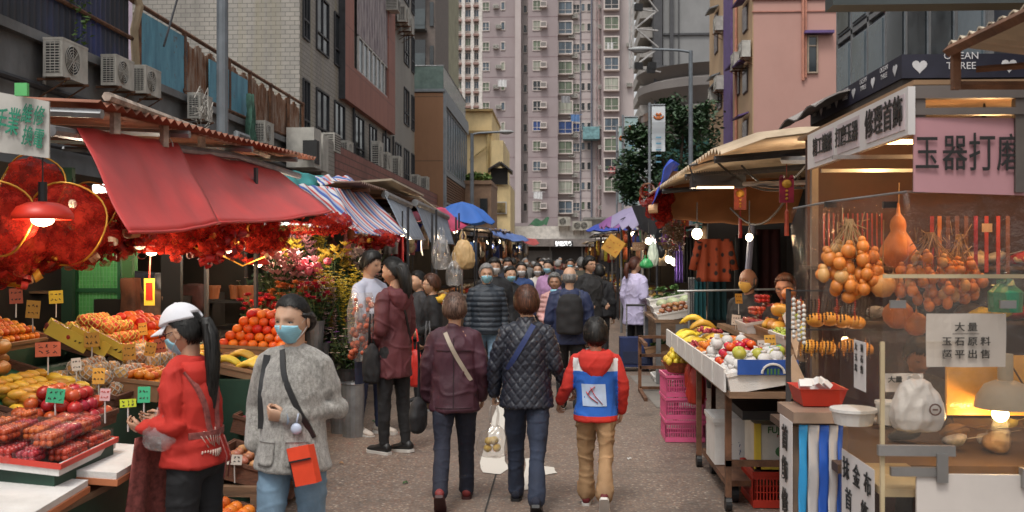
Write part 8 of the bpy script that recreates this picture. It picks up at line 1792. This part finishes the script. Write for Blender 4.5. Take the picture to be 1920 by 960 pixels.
corr_roof('stall_roof', 'cream brown corrugated roof over the right fruit stall', 1.12, 3.0, 7.0, 12.6, lambda x, y:2.62-.38*max(0, 1.75-x)**2-.25*max(0, 7.5-y)**2, croof, pitch=.15, amp=.022, beams=(7.3, 9, 11), bm=steel_dark)
brt=M('orange_brown_tarp', (.50, .22, .09), .65, 0, .25, 1.5, dirt=.35, dirtcol=(.14, .05, .03))
canopy('brown_tarpaulin', 'orange brown tarpaulin hanging under the right corrugated roof', P(1248, 322, 12.2), P(1520, 318, 11.4), P(1485, 416, 10.8), P(1238, 403, 11.8), brt, .06, seed=11, wr=.03, billow=.12)
bt=M('blue_tarp_scrap', (.03, .08, .50), .5, 0, .2, 4);canopy('blue_tarpaulin', 'bright blue tarpaulin scrap at the corner of the right roof', P(1262, 300, 11.2), P(1270, 306, 12.4), P(1236, 372, 12.2), P(1222, 385, 11.2), bt, -.02, seed=12, wr=.05, hem=False);ribbons(P(1238, 385, 11.6), (.16, .1, .3), 26, .25, 33, 'orange red plastic streamers under the blue tarpaulin scrap', .1)
def lantern(px, py, D, s, label):
	p=P(px, py, D);t=thing('red_hanging', label, 'decoration', p);b=MB();b.bb(p.x-.065*s, p.x+.065*s, p.y, p.y+.012, p.z-.12*s, p.z+.10*s);b.ball(p+V((-.045*s, 0, .11*s)), .022*s, 8, 6);b.ball(p+V((.045*s, 0, .11*s)), .022*s, 8, 6);b.build('red_card', fred, t);b=MB();b.ball(p+V((0, -.004, .05*s)), (.045*s, .01, .04*s), 10, 6)
	for k in range(3):b.ball(p+V((0, -.006, -.015*s-.035*s*k)), (.014*s, .006, .013*s), 6, 5)
	b.build('gold_print', fgold, t);b=MB();b.tube([p+V((0, 0, .1*s)), p+V((0, 0, .3*s))], .004, 4);b.tube([p+V((0, 0, -.12*s)), p+V((0, 0, -.18*s)), p+V((0, 0, -.20*s)), p+V((0, 0, -.42*s))], [.004, .006, .018*s, .022*s], 8);b.build('tassel', fred, t)
lantern(1475, 355, 7.2, .8, 'largest red festive card with tassel hanging before the brown tarpaulin');lantern(1388, 372, 9.0, .85, 'red festive card with tassel left of the largest one');lantern(1262, 410, 12.5, .8, 'small red hanging card at the left of the row');lantern(1284, 410, 12.5, .8, 'small red hanging card beside the leftmost one')
p=P(1348, 340, 8.2);t=thing('heat_lamp', 'black bracketed strip lamp with glowing bar under the right roof', 'lamp', p);b=MB();b.bb(p.x-.22, p.x+.22, p.y, p.y+.15, p.z-.05, p.z+.05);b.tube([p+V((-.2, 0, 0)), p+V((-.24, 0, .13)), p+V((0, 0, .18)), p+V((.05, 0, .3))], .012, 6)
for k in range(22):b.tube([p+V((-.2+.02*k, -.01, .05)), p+V((-.2+.02*k, -.01, .085))], .004, 4)
b.build('housing', black, t);b=MB();b.bb(p.x-.18, p.x+.12, p.y-.01, p.y-.002, p.z-.06, p.z-.042);b.build('glow_bar', M('orange_glow', (1, .55, .25), .3, emit=5), t)
b=MB()
for a, c, s_ in (((1340, 300, 8.4), (1500, 350, 7.6), .12), ((1390, 310, 8.2), (1520, 300, 8), .2), ((1370, 390, 9), (1500, 330, 7.5), .25), ((1400, 345, 8), (1545, 350, 7), .02)):p0, p1=P(*a), P(*c);b.tube([p0.lerp(p1, u)-V((0, 0, s_*sin(pi*u))) for u in [i/12 for i in range(13)]], .010, 5)
b.build('power_cable', black, label='sagging black cables under the right hand roofs', cat='cable')
b=MB();b.tube([P(1395, 345, 8.0), P(1520, 342, 7.3)], .02, 6);b.tube([P(1470, 300, 7.2), P(1522, 300, 6.6)], .03, 6);b.build('roof_bar', steel, label='grey bars under the edge of the right corrugated roof', cat='bar')
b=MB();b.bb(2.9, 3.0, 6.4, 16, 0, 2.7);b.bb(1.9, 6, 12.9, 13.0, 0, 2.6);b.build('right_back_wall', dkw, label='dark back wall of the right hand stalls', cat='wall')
def garment(px, py0, py1, w_, D, m, label, name='garment', seed=0, arms=False):
	a, c=P(px, py0, D), P(px, py1, D);b=MB();b.sheet((a.x-w_/2, a.y, c.z), (a.x+w_/2, a.y, c.z), (a.x+w_/2*.9, a.y, a.z), (a.x-w_/2*.9, a.y, a.z), .02, 18, 10, lambda u, v_:V((0, .025*sin(u*17+seed)*(1-.5*v_), 0)))
	if arms:
		for s_ in (-1, 1):b.tube([(a.x+s_*w_*.42, a.y, a.z-.03), (a.x+s_*w_*.62, a.y, a.z-.35)], [.05, .045], 8)
	return b.build(name, m, smooth=True, label=label, cat='garment')
bk=NT('orange_black_print');vo=bk.new('ShaderNodeTexVoronoi');bk.l(bk.coord('Object', (1, 1, 1)), vo.inputs['Vector']);bk.set(vo, Scale=11.0, Randomness=.5);bk.l(bk.ramp(vo.outputs['Distance'], [(.30, (.03, .025, .025)), (.42, (.42, .08, .03))]), bk.b.inputs['Base Color']);bk.b.inputs['Roughness'].default_value=.8;bk=bk.m
tealc=W('teal_cloth', (.02, .12, .14));garment(1338, 448, 528, .38, 11.2, bk, 'orange and black patterned blouse hanging behind the fruit', seed=1, arms=True)
for i, (px, a, c, w_, m_, l) in enumerate(((1312, 525, 610, .14, tealc, 'left teal garment below the patterned blouse'), (1345, 525, 600, .22, W('blue_green_cloth', (.015, .06, .07)), 'dark teal garment below the patterned blouse'), (1400, 440, 560, .3, c_black, 'black garment with faint print above the vendor'), (1440, 430, 550, .32, W('dark_wine_cloth', (.05, .012, .015)), 'dark wine garment right of the black one'), (1297, 520, 595, .10, stripemat('navy_stripe', (.5, .5, .5), (.02, .02, .04), 30), 'narrow striped garment left of the teal one'), (1291, 445, 530, .12, c_black, 'black hanging trousers above the striped garment'), (1272, 455, 530, .10, W('purple_cloth', (.08, .04, .22)), 'purple hanging cloth left of the black trousers'), (1375, 560, 640, .22, c_black, 'long black garment beside the vendor'), (1310, 590, 640, .10, redc, 'small red cloth below the striped garment'))):garment(px, a, c, w_, 11.6+.15*i, m_, l, seed=i)
p=P(1408, 480, 8.9);b=MB();b.tube([P(1410, 420, 9.3), P(1400, 545, 9.3)], .03, 8);b.build('grey_pole', M('blue_grey_pole', (.16, .18, .26), .4), label='blue grey pole rising behind the masked vendor', cat='pole')
b=MB();b.tube([P(1270, 546, 10.2), P(1480, 542, 10.0)], .012, 6);b.tube([P(1292, 546, 10.2), P(1292, 640, 10.2)], .015, 6);b.build('clothes_rail', steel, label='thin metal rail in front of the hanging clothes', cat='rail')
rkf=thing('metal_rack', 'rusty folding metal rack standing beside the aisle on the right', 'rack', P(1215, 480, 12.8));b=MB();X0, X1=P(1200, 1, 12.5).x, P(1256, 1, 12.5).x;Yr=12.6
for z in (.68, .45, .30, .04):b.bb(X0, X1, Yr-.02, Yr+.02, z-.018, z+.018)
b.bb(X0-.02, X0+.02, Yr-.02, Yr+.02, 0, .7);b.bb(X1-.02, X1+.02, Yr-.02, Yr+.02, 0, .7);b.bb(X0-.02, X0+.02, Yr-.9, Yr, .0, .04);b.bb(X0-.02, X0+.02, Yr-.9, Yr, .64, .68);b.build('frame', rust, rkf)
vt=thing('vegetable_table', 'table of the vegetable stall behind the metal rack', 'table', (1.8, 14.2, 0));b=MB();b.bb(1.25, 2.4, 13.2, 15.2, .82, .86);b.build('board', wood, vt);[MB().bb(x, x+.06, y, y+.06, 0, .82).build('leg', steel, vt) for x in (1.27, 2.3) for y in (13.22, 15.1)];MB().bb(1.52, 1.75, 13.18, 13.2, .1, .8).build('side_panel', steel, vt)
rbox(1.55, 13.5, .87, .5, .5, foam, 'potato', 'white foam box of brown potatoes on the vegetable table', 'on the vegetable table', 2);rbox(1.6, 14.1, .95, .5, .6, foam, 'cabbage', 'white foam box of pale cabbages on the vegetable table', 'on the vegetable table', 1);rbox(1.6, 14.7, 1.02, .5, .6, foam, 'greens', 'white foam box of leafy greens on the vegetable table', 'on the vegetable table', 2);rbox(1.5, 13.7, .02, .5, .45, foam, 'greens', 'white foam box of greens on the ground under the vegetables', 'in the box on the ground', 1, slots=0);rbox(1.45, 14.8, .3, .4, .4, card, 'greens', 'carton of greens under the vegetable table', 'in the carton under the table', 1)
def bulb(px, py, D, label, e=14, r=.05, col=(1, .85, .65), h=.3):
	p=P(px, py, D);t=thing('bulb_lamp', label, 'lamp', p);b=MB();b.ball(p, (r, r, r*1.1), 12, 8);b.build('bulb', bulb_warm, t, True);b=MB();b.tube([p+V((0, 0, r*.8)), p+V((0, 0, r*2))], r*.45, 8);b.tube([p+V((0, 0, r*2)), p+V((0, 0, h))], .006, 4);b.build('cord', black, t)
	if e:lamp_light(p+V((-.05, -.1, -.05)), e, col, parent=t)
bulb(1307, 438, 9.6, 'bright bare bulb left of the patterned blouse', 12);bulb(1254, 486, 12.4, 'left one of two hanging bulbs by the purple cloth', 7, .045);bulb(1264, 491, 12.6, 'right one of two hanging bulbs by the purple cloth', 0, .045);bulb(1216, 452, 14, 'hanging bulb above the woman in lilac', 10, .045);bulb(1405, 445, 8.2, 'bulb tucked under the brown tarpaulin before the vendor', 8, .03, (1, .55, .28));lit_bulb((2.0, 8.0, 2.38), 12, (1, .78, .55), 'added fill bulb over the fruit nearest the plastic curtain')  # the last bulb is an added fill light above the fruit
umbrella(1204, 388, 17.0, .46, M('lilac_umbrella_cloth', (.27, .23, .36), .6, 0, .15, 2), 'slack pale lilac umbrella with a hanging corner', .38, tilt=(.1, .25), slack=.9);umbrella(1165, 400, 22, .5, M('violet_umbrella_cloth', (.22, .08, .24), .6, 0, .15, 2), 'violet umbrella behind the lilac one', .35, slack=.6);umbrella(1148, 414, 30, .8, M('deep_blue_umbrella_cloth', (.03, .06, .34), .6), 'dark blue umbrella low behind the violet one', .4)
p=P(1196, 398, 15.5);b=MB();b.sheet(p+V((-.1, 0, .1)), p+V((.5, 0, .15)), p+V((.35, .1, -.45)), p+V((.05, .1, -.25)), .01, 8, 6, lambda u, v_:V((0, .05*sin(u*7), 0)));b.build('dark_tarpaulin', c_char, label='dark tarpaulin scrap below the lilac umbrella', cat='tarpaulin')
goods_m=[M('goods_'+n, c, .5, 0, .5, 12, rnd=.5) for n, c in (('red', (.45, .05, .03)), ('orange', (.55, .22, .05)), ('brown', (.18, .09, .05)), ('cream', (.50, .42, .30)), ('blue', (.04, .08, .28)), ('green', (.05, .16, .05)), ('purple', (.16, .05, .22)), ('black', (.02, .02, .022)), ('silver', (.35, .35, .36)), ('pink', (.5, .16, .22)), ('yellow', (.6, .45, .06)))]
rg_=random.Random(99)
def blobmesh(seed, w_, h_):
	b=MB();b.ball((0, 0, 0), (w_, w_*.6, h_), 10, 8)
	for i, v in enumerate(b.v):b.v[i]=v*(1+.35*noise.noise(v*12+V((seed, 0, 0))))
	b.tube([(0, 0, h_*.8), (0, 0, h_+.12)], .005, 4);return b
protos={}
for mi, m_ in enumerate(goods_m):
	for k in range(3):protos[mi, k]=[blobmesh(mi*3+k, .08, .10), blobmesh(mi+k, .05, .2), None][k] if k<2 else None
	b=MB();b.sheet((-.11, 0, -.55), (.11, 0, -.55), (.10, 0, 0), (-.10, 0, 0), .02, 8, 3, lambda u, v_:V((0, .02*sin(u*13), 0)));protos[mi, 2]=b
	for k in range(3):protos[mi, k]=protos[mi, k].mesh('goods', [m_], True)
cnn='red orange brown cream blue green purple black silver pink yellow'.split();kn_=['small round bundle', 'long slim bundle', 'flat hanging cloth'];knm=['bundle', 'bundle', 'hanging_cloth']
def far_stall(side, y, ln, pal, low, i):
	s=side;x0=1.55*s if s>0 else -2.0;x1=x0+1.7*s;sd='right' if s>0 else 'left';nth=['first', 'second', 'third', 'fourth', 'fifth', 'sixth', 'seventh', 'eighth', 'ninth', 'tenth'][i]
	t=thing('market_stall', '%s far market stall along the %s side, with table and dark roof'%(nth, sd), 'stall', ((x0+x1)/2, y+ln/2, 0));ym=y+ln/2;h=2.45+.1*(i%3)
	b=MB();b.bb(min(x0, x1), max(x0, x1), y, y+ln*.92, .72, .78);b.bb(min(x0, x1)+.05, max(x0, x1)-.05, y+.05, y+ln*.9, 0, .71);b.build('counter', rg_.choice((wood, steel_dark, cardd, dkw)), t)
	xe=x0-.25*s if not (s<0 and i<3) else -2.7;b=MB();b.sheet((xe, y-.1, h-.12), (xe, y+ln, h-.12), (x1+.6*s, y+ln, h+.1), (x1+.6*s, y-.1, h+.1), .03, 12, 3, lambda u, v_:V((0, 0, .03*sin(u*20))));b.build('roof', rg_.choice((c_char, MATS['dim_ribbed_roof'], steel_dark, croof)), t)
	b=MB();b.bb(x1+.6*s-.03, x1+.6*s+.03, y, y+ln, 0, h);b.build('back_panel', dkw, t);[MB().tube([(x0, yy, 0), (x0, yy, h-.1)], .02, 6).build('post', steel_dark, t) for yy in (y+.03, y+ln*.9)]
	n=22 if y<30 else 12
	for k in range(n):
		mi=rg_.choice(pal);kd=rg_.choice((0, 1, 2)) if rg_.random()<.8 else 0;yy=y+rg_.random()*ln*.9;xx=x0+s*rg_.uniform(-.1, 1.0)*(1 if k%2 else.15)-(.75 if s<0 and i<3 else 0);zz=h-.22-(.15 if kd<2 else 0)-rg_.random()*.35
		o=link(knm[kd], protos[mi, kd], None, '%s %s hanging from the %s stall on the %s'%(cnn[mi], kn_[kd], nth, sd), 'goods', 'goods hanging at the %s stall on the %s'%(nth, sd), loc=(xx, yy, zz), rot=(0, 0, rg_.uniform(-1, 1)))
	nb=5 if y<30 else 3
	for k in range(nb):
		mi=rg_.choice(low);yy=y+(k+.5)*ln*.9/nb;tr=Tray((x0+.35*s, yy, .79), ln*.8/nb, .5, -.2*s);crate(tr, .08, rg_.choice((foam, card, cardd, redc)), 'goods_tray', '%s tray from the near end on the %s stall, %s side'%(['first', 'second', 'third', 'fourth', 'fifth'][k], nth, sd), 'tray')
		for q in range(5 if y<30 else 3):o=link('packet', protos[mi, 0], None, '%s packet in a tray of the %s stall on the %s'%(cnn[mi], nth, sd), 'packet', 'packets on the %s stall on the %s'%(nth, sd), loc=tr.p(rg_.uniform(-.4, .4)*tr.L, rg_.uniform(-.2, .2), .10), rot=(1.2, 0, rg_.uniform(0, 3)));o.scale=(.8, )*3
	p=V((x0+.2*s, y+ln*.3, h-.42));t=thing('bulb_lamp', 'bulb lit over the %s far stall on the %s side'%(nth, sd), 'lamp', p);b=MB();b.ball(p, .055, 10, 8);b.build('bulb', bulb_warm, t, True);b=MB();b.tube([p+V((0, 0, .05)), p+V((0, 0, .3))], .012, 5);b.build('cord', black, t)
	lamp_light(p+V((-.1*s, 0, -.1)), 16 if y<34 else 25, (1, .70, .42), .06, parent=t)
ys=13.0
for i in range(9):ln=3.0+.9*i*.7;far_stall(-1, ys, ln-.2, [0, 1, 2, 3, 8, 9] if i<2 else [2, 7, 4, 8, 3], [0, 1, 3, 9, 10] if i<2 else [2, 3, 8, 1], i);ys+=ln
ys=16.0
for i in range(8):ln=3.0+.9*i*.8;far_stall(1, ys, ln-.2, [4, 8, 3, 5, 7, 6, 2] if i<2 else [1, 0, 2, 3, 10], [8, 4, 3] if i<1 else [10, 1, 3], i);ys+=ln
for px, py, D, w_, h_, m_, l in ((868, 490, 12.6, .28, .38, M('tan_plastic', (.50, .33, .15), .5, alpha=1), 'large tan plastic sack hanging beyond the grey blinds'), (828, 490, 12.2, .22, .42, milky, 'clear plastic bag bundle hanging left of the tan sack'), (850, 520, 12.0, .2, .3, milky, 'clear plastic bag bundle below the tan sack')):q=P(px, py, D);bag_at(q+V((0, 0, h_)), w_, .16, h_, m_, 'hanging_bag', l, 'bag', px, .1)
for px, py, D, w_, h_, m_, rz, l in ((1150, 461, 19, .34, .34, MATS['orange_card'], .6, 'tilted orange notice board hanging on the right'), (1197, 462, 15.8, .19, .13, card, 0, 'brown cardboard notice with pale writing above the woman in lilac')):
	q=P(px, py, D);t=thing('notice_board', l, 'sign', q);R=Euler((0, rz, 0)).to_matrix();b=MB();b.box(q, (w_, .012, h_), R=R);b.build('board', m_, t);b=MB();scribble(b, q-V((0, .008, 0)), R@V((1, 0, 0)), R@V((0, 0, 1)), w_*.8, h_*.8, 2, px, 4);b.build('writing', creamp if rz==0 else redc, t)
q=P(1143, 580, 16.5);bag_at(q+V((0, 0, .3)), .2, .14, .34, redc, 'carrier_bag', 'red carrier bag hanging low at the right stall edge', 'bag', 77, .1)
q=P(1224, 440, 14.5);bag_at(q, .16, .12, .36, M('pale_green_bag', (.32, .38, .33), .4), 'hanging_bag', 'pale bag hanging below the bulb above the woman in lilac', 'bag', 78, .1);q=P(1212, 478, 14.3);bag_at(q, .18, .12, .14, M('green_carrier', (.02, .18, .06), .4), 'hanging_bag', 'small bright green bag beside the notice', 'bag', 79, .05);q=P(1262, 440, 12.0);b=MB();leaves(b, q, (.16, .12, .28), 500, .05, rnd=rg_);b.build('dried_bundle', MATS['goods_brown'], label='big bundle of dried brown goods hanging left of the bright bulb', cat='goods')
ta=thing('awning_edge', 'rusty steel awning edge crossing the upper right corner', 'awning', P(1850, 90, 3.6));b=MB();p0, p1=P(1778, 96, 3.7), P(1975, 2, 3.0);b.tube([p0, p1], .022, 4);b.tube([P(1792, 90, 3.7), P(1792, 168, 3.7)], .02, 4);b.tube([P(1792, 160, 3.7), P(1960, 160, 3.7)], .016, 4);b.tube([P(1830, 130, 3.7), P(1960, 120, 3.6)], .012, 4);b.build('bar', rust, ta)
b=MB();b.sheet(p0+V((0, 0, .02)), p1+V((0, 0, .02)), p1+V((.8, .6, .05)), p0+V((.9, .5, .03)), .006, 30, 2, lambda u, v_:V((0, 0, .012*sin(u*60))));b.build('sheet', MATS['cream_roof_board'], ta)
rq=random.Random(8)
for i in range(46):
	sh=rq.choice((1.322, 1.642, .762));mi=rq.choice((2, 3, 0, 8, 10, 7));kd=0;y=rq.uniform(5.95, 6.3) if sh>1 else rq.uniform(4.7, 5.6);x=rq.uniform(1.55, 3.0)
	o=link('trinket', protos[mi, kd], None, '%s trinket %s in the jade stall'%(cnn[mi], {1.322:'on the lower back shelf', 1.642:'on the upper back shelf', .762:'on the dark bench'}[sh]), 'trinket', 'trinkets in the jade stall', loc=(x, y, sh+.045), rot=(1.3, 0, rq.uniform(0, 3)));o.scale=(rq.uniform(.4, .9), )*3
for i, (px, py, c) in enumerate(((943, 150, 'white'), (1010, 360, 'white'), (1080, 215, 'blue'), (1150, 312, 'red'), (1062, 180, 'grey'), (1145, 80, 'white'))):
	q=RY(px, py, YT-.9);b=MB();b.tube([q+V((-.9, 0, 0)), q+V((.9, 0, 0))], .03, 4);b.sheet(q+V((-.7, 0, -.9)), q+V((.5, 0, -1.0)), q+V((.5, 0, 0)), q+V((-.7, 0, 0)), .03, 8, 3, lambda u, v_:V((0, .08*sin(u*15), 0)))
	b.build('laundry', {'white':bwhite, 'blue':W('washed_blue', (.1, .2, .4)), 'red':W('washed_red', (.4, .12, .12)), 'grey':W('washed_grey', (.25, .25, .26))}[c], label='%s washing on a pole %s of the tower'%(c, ['high at the left', 'low in the middle', 'beside the middle bays', 'at the right bays', 'on a middle bay window', 'high at the right bays'][i]), cat='laundry')
for i, (px, py) in enumerate(((678, 746), (702, 790), (1150, 730), (1180, 860), (760, 905), (640, 868))):
	q=RZ(px, py, .01);b=MB();b.sheet(q+V((-.02, -.015, 0)), q+V((.02, -.01, 0)), q+V((.015, .02, .004)), q+V((-.018, .012, .01)), .001, 3, 3, lambda u, v_:V((0, 0, .006*sin(u*6+i))));b.build('litter', (white_p, leafm, card)[i%3], label=['white paper scrap by the dark shoes of the maroon woman', 'green leaf scrap left of the aisle', 'brown cardboard scrap beside the boy\'s path', 'white scrap low on the right of the boy', 'green leaf scrap behind the plum jacket', 'brown scrap near the grey coat'][i], cat='litter')
